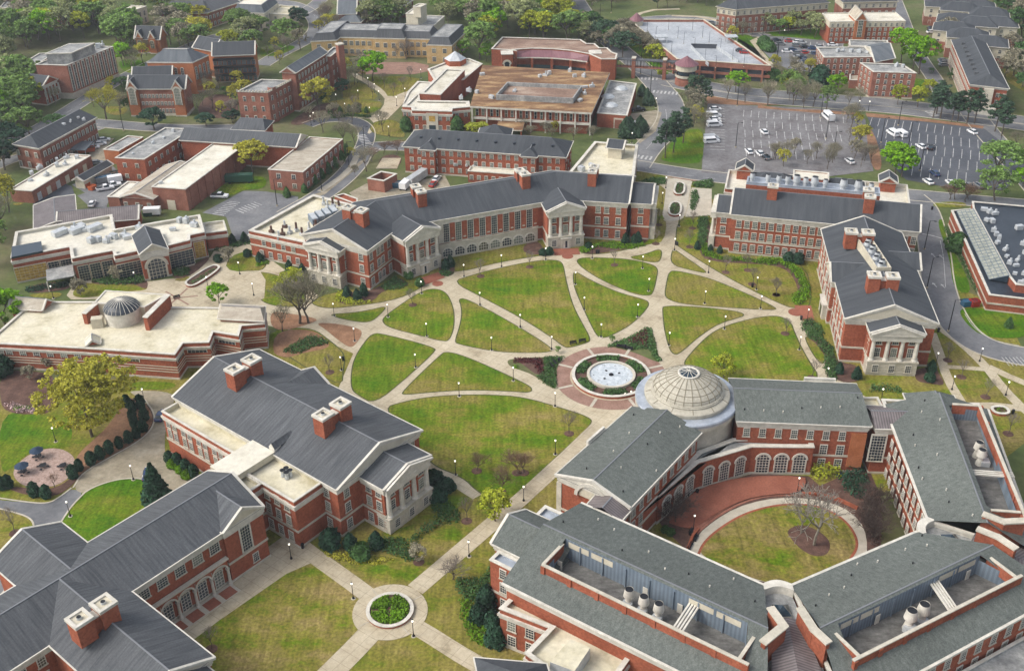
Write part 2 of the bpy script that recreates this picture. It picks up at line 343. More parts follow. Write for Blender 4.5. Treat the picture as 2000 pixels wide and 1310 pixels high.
class Bld:
    def __init__(s,name,label,cat,c,detail=2):
        s.root=empty(name,c,label,cat); s.o=s.root.location.copy(); s.parts={}; s.w=[]; s.detail=detail; s.extra={}
    def mb(s,part):
        return s.parts.setdefault(part,MB())
    def block(s,poly,h,z0=-.1,wm=None,rm=None,par=.6,cm=None,belt=(),base=None,cornice=0,copew=.35):
        """flat roofed block with parapet and coping"""
        p=ccw(poly); wm=wm or brick; rm=rm or whiteroof; cm=cm or white
        s.mb('wall').prism(p,z0,h,wm,top=False)
        m=MB(); m.face([(*q,h-par) for q in offset(p,-.25)],rm); m.build('flat_roof',s.root)
        m=MB(); m.ring(offset(p,-.06),offset(p,-.32),h-par-.05,h-.06,rm if par>.3 else wm); m.build('parapet',s.root)
        m=MB(); m.ring(offset(p,.14),offset(p,-copew),h-.14,h+.08,cm); m.build('coping',s.root)
        if cornice:
            s.mb('cornice').ring(offset(p,.3),offset(p,-.02),h-1.1-cornice,h-1.1,cm); s.mb('cornice').ring(offset(p,.14),offset(p,-.02),h-1.6-cornice,h-1.1-cornice,cm)
        for z in belt: s.mb('belt_course').ring(offset(p,.14),offset(p,-.05),z-.22,z+.22,stone)
        if base: s.mb('base_course').ring(offset(p,.12),offset(p,-.05),z0,base,stone)
        return p
    def gable(s,A,B,D,C,ze,zr,wm=None,rm=None,hip=(0,0),inset=.6,z0=-.1,cor=1.2,belt=(),base=.5,ped=(1,1),cm=None,gut=True,pedm=None,cap=True,walls=True,over=0):
        """A,B = eave corners of one end, D,C = the other end (A-D and B-C are the eaves)"""
        A,B,C,D=[Vector(q) for q in(A,B,C,D)]; wm=wm or brick; rm=rm or DEFS[0]; cm=cm or white; pedm=pedm or cm
        q=[A,B,C,D]
        if sum(q[i].cross(q[(i+1)%4]) for i in range(4))<0: A,B,C,D=B,A,D,C; q=[A,B,C,D]
        r0=(A+B)/2; r1=(D+C)/2; dl=(r1-r0).normalized(); r0=r0+dl*hip[0]; r1=r1-dl*hip[1]
        R=s.mb('roof'); v=lambda p,z:(p.x,p.y,z)
        R.face([v(D,ze),v(A,ze),v(r0,zr),v(r1,zr)],rm); R.face([v(B,ze),v(C,ze),v(r1,zr),v(r0,zr)],rm)
        if hip[0]: R.face([v(A,ze),v(B,ze),v(r0,zr)],rm)
        if hip[1]: R.face([v(C,ze),v(D,ze),v(r1,zr)],rm)
        R.face([v(A,ze),v(D,ze),v(C,ze),v(B,ze)],rm)
        p=offset(q,-inset)
        if walls: s.mb('wall').prism(p,z0,ze-.02,wm,top=False)
        c=s.mb('cornice')
        if cor:
            c.ring(offset(q,-inset*.15),offset(p,-.05),ze-.42*cor,ze-.03,cm); c.ring(offset(p,.25),offset(p,-.05),ze-cor,ze-.42*cor-.004,cm)
            if cor>.9: c.ring(offset(p,.1),offset(p,-.04),ze-cor-.45,ze-cor-.004,cm)
        if gut:
            for a,b in((A,D),(B,C))+(((A,B),) if hip[0] else ())+(((D,C),) if hip[1] else ()): c.bar(v(a,ze+.08),v(b,ze+.07),.22,.18,cm)
        for k,(a,b,r) in enumerate(((A,B,r0),(C,D,r1))):
            if hip[k] or not ped[k]: continue
            n=(r1-r0).normalized()*(1 if k==0 else -1)
            a2,b2,rr=a+n*.06,b+n*.06,r+n*.06
            pm=MB(); pm.face([v(a2,ze-.02),v(b2,ze-.02),v(rr,zr-.12)],pedm); i3=[x+(rr-x)*.0+((a2+b2+rr)/3-x)*.22 for x in(a2,b2,rr)]; o3=-n*.25
            pm.face([v(i3[0]+o3*.0-n*.02,ze+.35),v(i3[1]-n*.02,ze+.35),v(i3[2]-n*.02,zr-.9)],creamwall if pedm is cm else pedm); pm.build('pediment',s.root)
            for e in(a,b): c.bar(v(e,ze+.12),v(r,zr+.12),.5,.4,cm)
        for z in belt: s.mb('belt_course').ring(offset(p,.16),offset(p,-.05),z-.22,z+.22,stone)
        if base: s.mb('base_course').ring(offset(p,.12),offset(p,-.05),z0,base,stone)
        if cap: s.mb('ridge_cap').bar(v(r0,zr+.07),v(r1,zr+.06),.24,.1,ridgecap)
        return p
    def well(s,A,B,D,C,ze,zr,u0,u1,v0,v1,zf=11.4,zp=15.2,rm=None,side=1):
        """gable roof with an open plant well cut into the B-C slope; A,B one end, D,C the other"""
        A,B,C,D=[Vector(q) for q in(A,B,C,D)]; rm=rm or slate_g; r0=(A+B)/2; r1=(D+C)/2; v=lambda p,z:(p.x,p.y,z)
        R=s.mb('roof'); R.face([v(D,ze),v(A,ze),v(r0,zr),v(r1,zr)],rm)
        def sp(u,w): p=(r0+(r1-r0)*u)*(1-w)+(B+(C-B)*u)*w; return (p.x,p.y,zr+(ze-zr)*w)
        for q in(((0,0),(u0,0),(u0,1),(0,1)),((u1,0),(1,0),(1,1),(u1,1)),((u0,0),(u1,0),(u1,v0),(u0,v0)),((u0,v1),(u1,v1),(u1,1),(u0,1))): R.face([sp(*x) for x in q],rm)
        p=offset(ccw([A,B,C,D]),-.6); s.mb('wall').prism(p,-.1,ze-.02,brick,top=False)
        c=s.mb('cornice'); c.ring(offset(p,.5),offset(p,-.05),ze-.5,ze-.03,white); c.ring(offset(p,.25),offset(p,-.05),ze-1.2,ze-.504,white); c.ring(offset(p,.1),offset(p,-.04),ze-1.7,ze-1.204,white)
        for a,b in((A,D),(B,C)): c.bar(v(a,ze+.1),v(b,ze+.1),.45,.25,white)
        s.mb('belt_course').ring(offset(p,.16),offset(p,-.05),3.9,4.3,stone)
        s.mb('ridge_cap').bar(v(r0,zr+.07),v(r1,zr+.06),.24,.1,ridgecap)
        c2=lambda u,w:Vector(sp(u,w)[:2]); q=[c2(u0,v0),c2(u1,v0),c2(u1,v1),c2(u0,v1)]
        W=MB(); W.face([v(x,zf) for x in q],wellfloor); W.build('well_floor',s.root)
        W=MB(); W.face([v(q[0],zf),v(q[1],zf),(*q[1],sp(u1,v0)[2]),(*q[0],sp(u0,v0)[2])],greywall)
        for a,b in((q[0],q[3]),(q[1],q[2])): W.face([v(a,zf),v(b,zf),v(b,zp-1.2),v(a,zp-.8)],greywall)
        W.face([v(q[3],zf),v(q[2],zf),v(q[2],zp-1.2),v(q[3],zp-1.2)],greywall)
        dd=(q[1]-q[0]).normalized(); L=(q[1]-q[0]).length; n=(q[3]-q[0]).normalized(); k=3.0
        while k<L-2: W.box(q[0]+dd*k+n*.12,.22,.2,zf,zr-.7,greywall,math.atan2(dd.y,dd.x)); k+=4.4
        W.build('well_wall',s.root)
        for t0,t1 in((.02,.14),(.155,.28),(.70,.83),(.845,.97)):
            W=MB(); a=q[0]+(q[1]-q[0])*t0+n*.08; b=q[0]+(q[1]-q[0])*t1+n*.08; W.face([v(a,zr-1.8),v(b,zr-1.8),v(b,zr-.6),v(a,zr-.6)],creamwall); W.build('louvre_panel',s.root)
        P=MB(); P.ring(ccw([q[0]-dd*.35,q[1]+dd*.35,q[2]+dd*.35+n*.35,q[3]-dd*.35+n*.35]),ccw([q[0],q[1],q[2],q[3]]),zf+1,zp-.25,brick) if 0 else None
        for a,b in((q[3]+n*.2-dd*.4,q[2]+n*.2+dd*.4),):
            P.box((a+b)/2,(b-a).length,.4,13.0,zp-.22,brick,math.atan2(dd.y,dd.x)); P.box((a+b)/2,(b-a).length+.3,.55,zp-.21,zp,stone,math.atan2(dd.y,dd.x))
        for a,b in((q[0]-dd*.2,q[3]-dd*.2),(q[1]+dd*.2,q[2]+dd*.2)):
            a=a+(b-a)*.12; P.box((a+b)/2,.4,(b-a).length,13.0,zp-.22,brick,math.atan2(dd.y,dd.x)); P.box((a+b)/2,.55,(b-a).length,zp-.21,zp-.003,stone,math.atan2(dd.y,dd.x))
        P.build('well_parapet',s.root)
        k=0; m=int(L/4.4)
        for i in range(m+1): c=q[3]-dd*.2+(q[2]-q[3]+dd*.4)*(i/m)+n*.28; T=MB(); T.box(c,.75,.55,12.9,zp-.23,brick,math.atan2(dd.y,dd.x)); T.build('parapet_pier',s.root)
        return q,dd,n,p
    def wins(s,P,T,zs,n,w=1.25,h=2.1,kind='sash',m=.0,nx=3,ny=4,fm=None,us=None,name='window',out=0,t=.13,force=False):
        """n windows evenly on the wall line P->T (outward = right of P->T), sills at zs"""
        P=Vector(P); T=Vector(T); d=T-P; L=d.length; d.normalize(); nr=Vector((d.y,-d.x))
        if nr.dot(Vector((0,0))-(P+T)/2)<0:
            if force: return
            if (Vector((0,0))-(P+T)/2).normalized().dot(nr)<-.02: return
        rot=math.atan2(nr.y,nr.x)-math.pi/2
        for k in range(n):
            u=us[k] if us else m+(L-2*m)*(k+.5)/n
            for z in zs: s.w.append(((P+d*u+nr*out),z,rot,w,h,kind,nx,ny,fm,name,t))
    def wall_wins(s,poly,zs,sp=3.2,m=.8,**k):
        p=ccw(poly)
        for i in range(len(p)):
            a,b=p[i],p[(i+1)%len(p)]; L=(b-a).length
            if L<2.2: continue
            s.wins(a,b,zs,max(1,int((L-2*m)/sp)),m=m,**k)
    def chimney(s,c,sx,sy,z0,z1,rot,pot=True):
        m=MB(); m.box(c,sx,sy,z0,z1,brick,rot); o=m.build('chimney',s.root)
        k=MB(); p=rect(c,sx+.3,sy+.3,rot); k.ring(p,offset(p,-.55),z1-.25,z1+.3,white); k.face([(*q,z1+.03) for q in offset(p,-.5)],creamwall); k.build('chimney_cap',o)
        if pot:
            t=MB(); t.cone(c,.42,.38,z1+.03,z1+.5,10,steel,True,black); t.build('flue',o)
        f=MB(); q=rect(c,sx+.22,sy+.22,rot); f.ring(q,offset(q,-.16),z0,z0+.001+.1,lead)
    def pair(s,c1,c2,sz,z0,z1,rot,link=True):
        s.chimney(c1,sz,sz,z0,z1,rot); s.chimney(c2,sz,sz,z0,z1,rot)
        if link:
            m=MB(); c=(Vector(c1)+Vector(c2))/2; d=Vector(c2)-Vector(c1); m.box(c,max(.3,d.length-sz),sz*.55,z0,z1-1.0,brick,math.atan2(d.y,d.x)); m.box(c,max(.3,d.length-sz)-.02,sz*.55+.2,z1-.99,z1-.8,white,math.atan2(d.y,d.x)); m.build('chimney_link',s.root)
    def portico(s,P,T,ze,zr,back,cols=4,zb=3.8,bay=1.3,pr=.9,door=False,roof=True,rm=None,wz=(4.6,8.0),bw=(.9,),w3=3,colr=.52):
        """temple front: P->T is the front line of the eaves (outward = right of P->T), back = how far the roof runs into the hall"""
        P=Vector(P); T=Vector(T); d=(T-P).normalized(); n=Vector((d.y,-d.x)); L=(T-P).length; v=lambda p,z:(p.x,p.y,z)
        rm=rm or DEFS[0]; A,B=P,T; C,D=T-n*back,P-n*back
        s.gable(A,B,D,C,ze,zr,rm=rm,inset=.7,cor=1.5,belt=(4.1,),ped=(1,0),base=.5) if roof else None
        # brick bay comes from gable walls; add stone base, entablature, columns
        a=P+d*.7-n*.7; b=T-d*.7-n*.7
        bs=MB(); q=ccw([a+n*pr,b+n*pr,b-n*2,a-n*2]); bs.prism(q,-.1,zb-.35,stone,True); bs.ring(offset(q,.22),offset(q,-.3),zb-.35,zb,stone); bs.face([(*x,zb-.02) for x in offset(q,-.1)],stone)
        for z in(.6,1.3,2.0,2.7): bs.ring(offset(q,.05),offset(q,-.1),z,z+.5,stone)
        bs.build('portico_base',s.root)
        e=MB(); e.prism(ccw([a+n*pr+d*.0,b+n*pr,b-n*.2,a-n*.2]),ze-2.0,ze-.55,white,True,True); e.prism(ccw([a+n*(pr+.35)-d*.35,b+n*(pr+.35)+d*.35,b-n*.2+d*.35,a-n*.2-d*.35]),ze-.54,ze-.2,white,True,True); e.build('entablature',s.root)
        fp=MB(); f0,f1=a+n*(pr+.3)-d*.3,b+n*(pr+.3)+d*.3; mid=(f0+f1)/2; zz=ze+(zr-ze)*.86
        f0b,f1b,mb_=f0-n*(pr+.9),f1-n*(pr+.9),mid-n*(pr+.9)
        fp.face([v(f0,ze-.2),v(f1,ze-.2),v(mid,zz)],white); fp.face([v(f0,ze-.2),v(mid,zz),v(mb_,zz),v(f0b,ze-.2)],lead); fp.face([v(mid,zz),v(f1,ze-.2),v(f1b,ze-.2),v(mb_,zz)],lead)
        for x in(f0,f1): fp.bar(v(x+n*.15,ze+.1),v(mid+n*.15,zz+.3),.4,.35,white)
        fp.build('portico_pediment',s.root)
        Lc=(b-a).length
        for k in range(cols):
            c=a+d*(.75+(Lc-1.5)*k/(cols-1))+n*(pr-.6); m=MB(); r=colr
            m.lathe(c,[(r*1.35,zb),(r*1.35,zb+.2),(r*1.15,zb+.4),(r,zb+.5),(r*.97,(zb+ze)/2-1),(r*.82,ze-2.5),(r*1.05,ze-2.4),(r*1.15,ze-2.2),(r*1.2,ze-2.0)],12,white); m.build('column',s.root,True)
        for z in wz:
            for k in range(w3): s.wins(a,b,[z],1,us=[Lc*(k*2+1)/(2*w3)],w=1.35,h=2.3,out=.02)
        for k in range(w3):
            if door and k==w3//2: continue
            s.wins(a+n*pr,b+n*pr,[.9],1,us=[Lc*(k*2+1)/(2*w3)],w=1.3,h=1.9,out=.03)
        if door:
            c=(a+b)/2+n*pr; m=MB(); dr=MB(); ang=math.atan2(d.y,d.x)
            m.box(c+n*.12,2.7,.5,-.05,3.0,stone,ang); m.box(c+n*.25,3.2,.7,3.0,3.3,white,ang); m.build('door_surround',s.root)
            dr.box(c+n*.38,1.7,.06,.05,2.6,white,ang); dr.box(c+n*.42,.62,.04,.3,2.4,darkglass,ang); dr.build('door',s.root)
    def finish(s):
        for k,m in s.parts.items(): m.build(k,s.root)
        cz=CAM; s.w.sort(key=lambda t:(Vector((t[0].x,t[0].y,t[1]))-cz).length)
        cnt={}; bulk=MB()
        for (p,z,rot,w,h,kind,nx,ny,fm,name,t) in s.w:
            F,Pn,Si=winmesh(w,h,kind,nx,ny,fm,t); cnt[name]=cnt.get(name,0)+1
            if cnt[name]>96:
                ca,sa=math.cos(rot),math.sin(rot)
                for me in(F,Pn):
                    for f in me.polygons: bulk.face([(p.x+x*ca-y*sa,p.y+x*sa+y*ca,z+zz) for x,y,zz in(me.vertices[i].co for i in f.vertices)],me.materials[f.material_index])
                continue
            o=bpy.data.objects.new(name,F); COL.objects.link(o); o.parent=s.root; o.location=Vector((p.x,p.y,z))-s.o; o.rotation_euler=(0,0,rot)
            q=bpy.data.objects.new('pane',Pn); COL.objects.link(q); q.parent=o
            if s.detail>1 and kind=='sash':
                q=bpy.data.objects.new('sill',Si); COL.objects.link(q); q.parent=o
        if bulk.f:
            o=bulk.build('window',s.root); o['kind']='stuff'
        return s
def para(s,z):
    """three photograph pixels A,B,C at height z -> parallelogram"""
    a,b,c=W(s,z); return [a,b,c,a+c-b]
def rectAB(a,b,depth):
    """rectangle on a->b, extending `depth` to the left of a->b"""
    a,b=Vector(a),Vector(b); d=(b-a).normalized(); n=Vector((-d.y,d.x)); return [a,b,b+n*depth,a+n*depth]
def onseg(a,b,t): return Vector(a)+(Vector(b)-Vector(a))*t
# ---------------------------------------------------------------- setting: ground, lawns, paths, roads
g=MB(); g.face([(-900,-120,0),(900,-120,0),(900,1500,0),(-900,1500,0)],soil); go=g.build('ground'); go['kind']='structure'
turf_edge=mat('turf_edge',[(.35,(.035,.05,.012)),(.7,(.10,.10,.035))],.8,6,.95,'pos',fine=(2,.4))
def lawns(m,z,lst,name='lawn',sm=2):
    for s in lst:
        o=sheet(name,s,z,m,sm)
        if m in(grass,grass_w) and z==.03:
            p=chaikin(W(s),sm); strip('lawn_edge',p+[p[0]],.3,z+.01,turf_edge,0,px=False)
# broad lawns that carry everything
sheet('lawn','500,1310 -100,1310 -60,960 0,820 0,760 330,730 560,640 900,480 1300,300 1420,420 1900,560 2000,660 2060,900 1500,1000 1400,1320',.006,grass_w,1)
# quad paving, then the lawns on it
sheet('pavement','430,470 470,466 520,500 600,560 650,600 720,590 800,560 850,535 905,518 960,508 1060,490 1180,493 1240,480 1283,440 1300,425 1284,412 1288,360 1300,343 1345,346 1352,380 1340,420 1325,430 1322,470 1345,486 1460,550 1560,598 1590,640 1612,700 1665,760 1600,790 1300,800 1160,850 1060,945 990,1010 940,985 838,920 730,800 660,760 690,690 600,650 540,640 400,600 270,595 240,575 300,548 340,552 400,520',.012,concrete,0)
lawns(grass,.03,['882,550 920,538 960,527 1020,514 1060,508 1090,508 1100,516 1104,541 1117,593 1135,628 1155,664 1145,670 1112,679 1102,678 1075,657 1020,622 947,583',
 '894,578 939,597 1016,640 1081,681 1074,688 1016,689 963,686 895,672 888,667 899,635 903,605',
 '746,628 752,617 790,590 815,574 838,564 862,566 876,577 887,606 887,640 878,664 866,667 820,655 760,640',
 '640,614 690,611 725,605 757,597 742,615 724,629 700,629 665,622',
 '731,651 718,660 694,695 686,725 686,760 700,772 731,789 790,741 851,686 848,679 800,665 745,652',
 '862,691 872,687 897,692 942,710 1020,746 1040,758 1036,767 1000,764 916,761 838,766 790,771 783,767',
 '748,797 786,785 838,775 898,771 960,771 1020,775 1091,795 1153,815 1156,828 1120,862 1078,900 1016,960 995,978 965,978 930,958 905,932 838,906 800,850',
 '1119,533 1126,531 1150,546 1208,572 1260,585 1269,593 1258,610 1229,637 1190,657 1178,660 1168,658 1157,640 1135,593 1121,560',
 '1126,512 1130,505 1150,503 1221,505 1270,515 1285,524 1283,540 1276,571 1268,578 1240,575 1182,551 1143,528',
 '1222,503 1260,497 1293,484 1291,508 1280,514',
 '1296,597 1364,599 1442,608 1455,615 1445,620 1403,632 1364,658 1328,690 1317,693 1307,682 1297,640 1294,605',
 '1336,712 1340,700 1380,657 1412,638 1460,624 1500,617 1526,618 1545,629 1551,648 1572,693 1610,750 1500,800 1400,800 1345,735'])
lawns(grass_w,.03,['1313,487 1320,489 1348,509 1388,536 1350,528 1309,517','1307,530 1322,529 1364,538 1395,547 1455,572 1519,602 1510,606 1442,602 1338,595 1304,585 1298,575 1302,552',
 '1325,424 1318,476 1330,485 1390,524 1447,556 1520,592 1550,603 1590,600 1570,500 1400,500 1390,424',
 '868,530 905,530 955,517 1000,508 1058,499 1075,495 1060,480 980,470 875,500','1135,497 1185,496 1240,484 1293,471 1294,440 1283,412 1284,360 1265,360 1262,430 1200,470 1140,480',
 '636,604 708,596 760,588 800,575 832,555 800,550 740,560 650,570 600,590',
 '442,524 441,515 452,500 480,488 520,492 520,528 480,529 455,531','470,536 475,533 520,531 560,545 600,575 590,600 530,598 500,580 480,558','395,565 400,555 441,537 452,545 465,570 483,590 470,594 430,592 400,580',
 '1569,655 1588,663 1608,683 1612,700 1606,714 1588,693'])
lawns(straw,.032,['615,630 660,632 700,641 709,650 697,670 685,681 660,664 635,643'])
lawns(grass_w,.03,['560,640 612,642 640,662 668,685 674,702 670,725 668,755 600,720 540,680'])
lawns(straw,.04,['527,607 570,613 606,619 622,625 606,632 560,646 530,642'],'mulch_bed')
lawns(straw,.045,['540,645 610,643 640,665 645,680 590,690 560,700 530,690'],'mulch_bed')
# landscaping beds beside the halls
lawns(mulch,.05,['L4: 350,60 430,20 560,150 600,260 760,280 790,400 620,420 500,300 510,220 440,120','L4: 1180,310 1280,300 1330,240 1350,330 1420,440 1280,420 1180,400',
 '1368,424 1385,420 1392,500 1420,508 1480,508 1545,512 1570,560 1572,592 1556,596 1560,560 1535,522 1470,515 1400,513 1362,500',
 'M2: 1060,850 1140,890 1150,920 950,950 870,1050 600,1060 640,960 840,970','M2: 1385,730 1490,740 1495,830 1420,850 1370,820',
 '1024,476 1056,470 1062,500 1020,495','1132,482 1230,475 1260,465 1268,420 1274,440 1270,470 1235,486 1135,500'],'mulch_bed')
lawns(pinkgravel,.05,['L1: 100,1060 200,960 330,910 450,905 540,950 572,1010 530,1120 420,1190 290,1205 180,1190 105,1130'],'gravel_terrace')
lawns(mulch,.04,['L1: 0,320 330,330 420,380 420,640 200,655 80,640 0,590','L1: 700,830 880,700 950,560 980,520 1090,560 1160,640 1150,750 1050,850 850,960 620,1090 540,1190 420,1270 200,1260 60,1210 100,1190 290,1215 430,1200 560,1110 590,1000'],'mulch_bed')
lawns(straw,.042,['L1: 560,1010 600,930 800,760 930,560 1000,530 1090,560 1150,660 1140,740 1050,840 850,950 620,1080 560,1150'],'mulch_bed')
lawns(grass_g,.02,['L1: 0,620 330,650 540,700 540,900 330,900 180,960 90,1050 0,1100','L1: 1000,400 1340,410 1290,470 980,455'])
lawns(grass_g,.02,['161,965 187,949 234,935 281,934 300,945 330,990 180,1062 99,1070 118,1021 140,988'])
# drives and roads near the camera
sheet('driveway','250,762 345,765 335,800 322,840 322,895 330,912 366,936 400,940 380,970 330,965 300,950 285,936 234,935 187,949 161,965 143,953 161,923 221,890 273,861 299,836 303,808 283,781 262,772',.03,gravel,2)
sheet('road','-60,965 0,977 53,981 94,984 118,970 140,953 165,963 140,988 118,1021 99,1062 60,1100 27,1134 -20,1185 -60,1150 20,1110 40,1088 61,1053 68,1027 59,1011 27,1000 -60,982',.025,asphalt,2)
for e in('165,963 140,988 118,1021 99,1062 60,1100 27,1134 -20,1185','20,1110 40,1088 61,1053 68,1027 59,1011 27,1000 -40,985','143,953 161,923 221,890 273,861 299,836 303,808 283,781','-20,970 53,981 94,984 118,970 140,953','161,965 187,949 234,935 281,934 300,948'): strip('kerb',e,.35,.1,pale_conc,2)
sheet('lawn','762,1194 690,1140 620,1090 560,1047 500,1090 430,1145 370,1195 330,1240 420,1320 625,1330 690,1270',.024,grass_b,0)
sheet('lawn','762,1194 830,1150 920,1075 1000,1010 950,960 860,1010 640,1070 700,1140',.022,grass_b,0)
# walks around the small round bed
def PXW(s,a,b,wd,z=.034,m=concrete,nm='path'): strip(nm,s,wd,z,m,1)
strip('path','811,1151 900,1075 1025,968 1110,890 1180,822',3.6,.034,concrete,0); strip('path','630,1330 690,1270 762,1194',4.4,.034,concrete,0)
strip('path','762,1194 690,1140 620,1090 560,1045',3.4,.034,concrete,0); strip('path','762,1194 840,1240 900,1278 1000,1335',3.4,.034,concrete,0)
sheet('pavement','500,1085 560,1042 600,1065 640,1085 560,1120 430,1210 370,1255 350,1240 440,1150',.026,concrete,0)
c=MB(); cc=U2(762,1194); c.cone(cc,6.6,6.6,.0,.105,56,concrete,True); o=c.build('path'); o['kind']='structure'
for a in range(4):
    t=.6+a*math.pi/2; d=Vector((math.cos(t),math.sin(t))); strip('paving_joint',[cc+d*4.2,cc+d*6.5],.16,.11,pale_conc,0,px=False)
strip('path','1650,760 1700,790 1760,800',3,.03,concrete,0)
# walks on the right, east of the portico hall
lawns(concrete,.02,['Z'] if 0 else [])
strip('path','1820,650 1835,690 1850,740 1880,790',2.2,.03,concrete,1); strip('path','1838,716 1880,718 1930,722',1.6,.032,concrete,0)
strip('path','1790,590 1812,610 1835,640 1880,672 1925,715 1960,760 2000,800 2060,850',2.4,.03,concrete,1); strip('path','1880,792 1940,792 2020,800',2.4,.031,concrete,0)
strip('path','1930,716 1970,735 2030,760',2.2,.031,concrete,0)
# quad plaza: rings round the fountain
fc=U2(1193.5,736)
r=MB()
r.ring([fc+Vector((math.cos(k*math.pi/40),math.sin(k*math.pi/40)))*13.2 for k in range(80)],[fc+Vector((math.cos(k*math.pi/40),math.sin(k*math.pi/40)))*9.6 for k in range(80)],0,.05,brickpave); o=r.build('pavement'); o['kind']='structure'
r=MB(); r.cone(fc,14.6,14.6,0,.036,80,concrete,True); o=r.build('pavement'); o['kind']='structure'
for a in range(8):
    t=.35+a*math.pi/4; d=Vector((math.cos(t),math.sin(t))); strip('pavement',[fc+d*9.7,fc+d*13.2],.7,.056,pale_conc,0,px=False)
lawns(mulch,.05,['L3: 850,115 1010,10 1035,160 930,130','L3: 0,235 245,228 235,350 180,355 100,290'],'mulch_bed')
lawns(soil,.044,['L3: 705,140 870,80 1010,0 1040,0 1115,250 1090,262 930,190 780,150','L3: -40,250 0,235 250,220 400,215 330,300 335,460 300,455 150,350 60,320 -20,290'],'mulch_bed')
# dark red brick aprons in front of the porticos
for s in('M2: 1200,870 1370,815 1420,855 1260,915','M3: 310,640 500,635 512,682 320,690','M4: 275,1065 400,1065 425,1175 340,1180 330,1140 290,1130'): sheet('pavement',s,.05,brickpave_r,0)
for q,rr in((W('M2: 1365,900')[0],1.5),(W('M3: 418,695')[0],1.6),(W('M4: 285,1115')[0],1.9)):
    c=MB(); c.cone(q,rr,rr,0,.048,24,brickpave_r,True); o=c.build('pavement'); o['kind']='structure'
# north mall
sheet('pavement','M3: 1175,105 1360,120 1340,180 1300,400 1245,430 1170,430 1125,395 1140,330 1160,150',.022,pale_conc,1)
sheet('pavement','M3: 1350,180 1500,190 1500,390 1300,400 1330,300',.02,pale_conc,0)
sheet('pavement','M3: 1110,60 1240,80 1400,110 1390,135 1250,115 1120,85',.024,brickpave,0)
sheet('lawn','M3: 1010,170 1155,165 1150,300 1130,420 1165,440 1140,580 1060,610 1060,480 990,380',.02,grass_w,1)
# courtyard of the right-hand complex
# ---- student centre plaza (upper left)
sheet('pavement','M1: 480,1020 560,900 680,870 1100,890 1290,860 1400,870 1400,780 1590,700 1700,640 1880,610 1890,640 1720,700 1690,790 1830,820 2000,810 1980,1080 1500,1090 1260,1060 1180,960 1000,1000 700,1020',.024,concrete,1)
lawns(mulch,.045,['M1: 680,880 760,860 1090,860 1115,900 1100,950 1000,900 700,910','M1: 1290,790 1430,780 1560,690 1580,720 1430,850 1300,870','M1: 180,940 330,890 520,890 530,940 400,960 230,975'],'mulch_bed')
lawns(grass_w,.04,['M1: 520,1010 600,890 680,900 1100,910 1110,950 960,960 760,1000','M1: 1300,870 1430,840 1410,880 1340,885','M1: 200,980 480,960 440,1010 260,1010'])
rc=W('M1: 1330,1010')[0]; r=MB(); r.cone(rc,5.8,5.8,0,.05,40,concrete,True); o=r.build('pavement'); o['kind']='structure'
for r0,r1 in((5.8,5.35),):
    r=MB(); ci=lambda R:[rc+Vector((math.cos(k*math.pi/24),math.sin(k*math.pi/24)))*R for k in range(48)]; r.ring(ci(r0),ci(r1),0,.06,brickpave); o=r.build('pavement'); o['kind']='structure'
for a in(.2,1.3,2.4): d=Vector((math.cos(a),math.sin(a))); strip('pavement',[rc-d*5.4,rc+d*5.4],.5,.058,brickpave,0,px=False)
# ---- roads of the middle distance
R=lambda s,wd,m=asphalt,z=.03,kerb=.35,sm=2: strip('road',s,wd,z,m,sm,kerb=kerb)
R('1780,383 1803,402 1815,437 1826,490 1831,554 1849,606 1875,645 1910,672 1960,690 2060,705',[8.5]*99)
R('1235,322 1330,338 1400,347 1560,362 1700,374 1800,383 1900,392 2040,404',8.5)
R('1105,-30 1122,0 1140,28 1165,55 1190,80 1222,108 1255,135 1286,169 1306,192 1313,215 1308,240 1292,262 1262,292 1240,325',[9]*5+[10]*99)
R('1255,136 1300,150 1400,172 1480,182 1620,192 1750,202 1850,215 1960,230 2060,245',9); R('1300,162 1400,184 1480,196 1620,206 1750,216 1850,229 1960,243 2060,258',7,z=.034)
R('1900,222 1930,262 1965,300 2010,350 2060,410',9); R('1850,212 1830,160 1800,120 1775,75 1760,30 1740,-20',6.5)
R('1165,52 1230,40 1320,32 1400,40 1450,62 1500,72',6); R('1480,72 1440,48 1380,35 1300,33',5,z=.028)
R('560,420 640,375 690,330 705,300 725,285 800,286 880,290',8); R('705,300 720,262 705,240 670,232 630,234 600,245',6,z=.033,m=asphalt_d)
R('180,240 240,245 300,250 400,252 480,250',7.5); R('-20,290 60,262 120,225 175,190 225,160 285,130 350,100 420,70 500,60 560,40 620,10 640,-20',7.5,z=.033)
R('510,128 545,106 580,90 612,70 622,50 612,30 590,15 560,5 500,5',8,z=.035); R('-20,330 40,305 80,300 150,262 200,246',6,z=.03)
sheet('car_park','1382,203 1440,206 1560,210 1660,216 1690,234 1706,335 1560,352 1370,338 1376,270',.036,lotmat,0)
sheet('car_park','1694,229 1800,238 1922,252 1985,300 2010,330 1960,372 1860,368 1770,352 1720,300',.038,asphalt_d,0)
sheet('car_park','1480,72 1530,72 1650,84 1625,120 1590,142 1540,136 1510,122 1490,100',.037,asphalt,0)
sheet('car_park','M1: 1520,370 1830,205 2000,210 2240,250 2240,330 2080,450 1980,560 1760,580 1700,400',.036,asphalt,0)
sheet('car_park','M1: 540,160 850,20 960,130 830,240 800,330 680,330 580,240 640,220',.036,asphalt,0); sheet('car_park','M1: 250,260 480,150 540,170 560,230 250,310',.034,asphalt_d,0)
sheet('yard','M2: 700,220 830,150 960,190 1250,120 1420,90 1450,150 1480,230 1280,210 1100,260 760,280',.034,gravel,0)
sheet('car_park','T1: 700,1060 860,1040 780,1130 800,1210 680,1200 660,1110',.034,gravel,0)
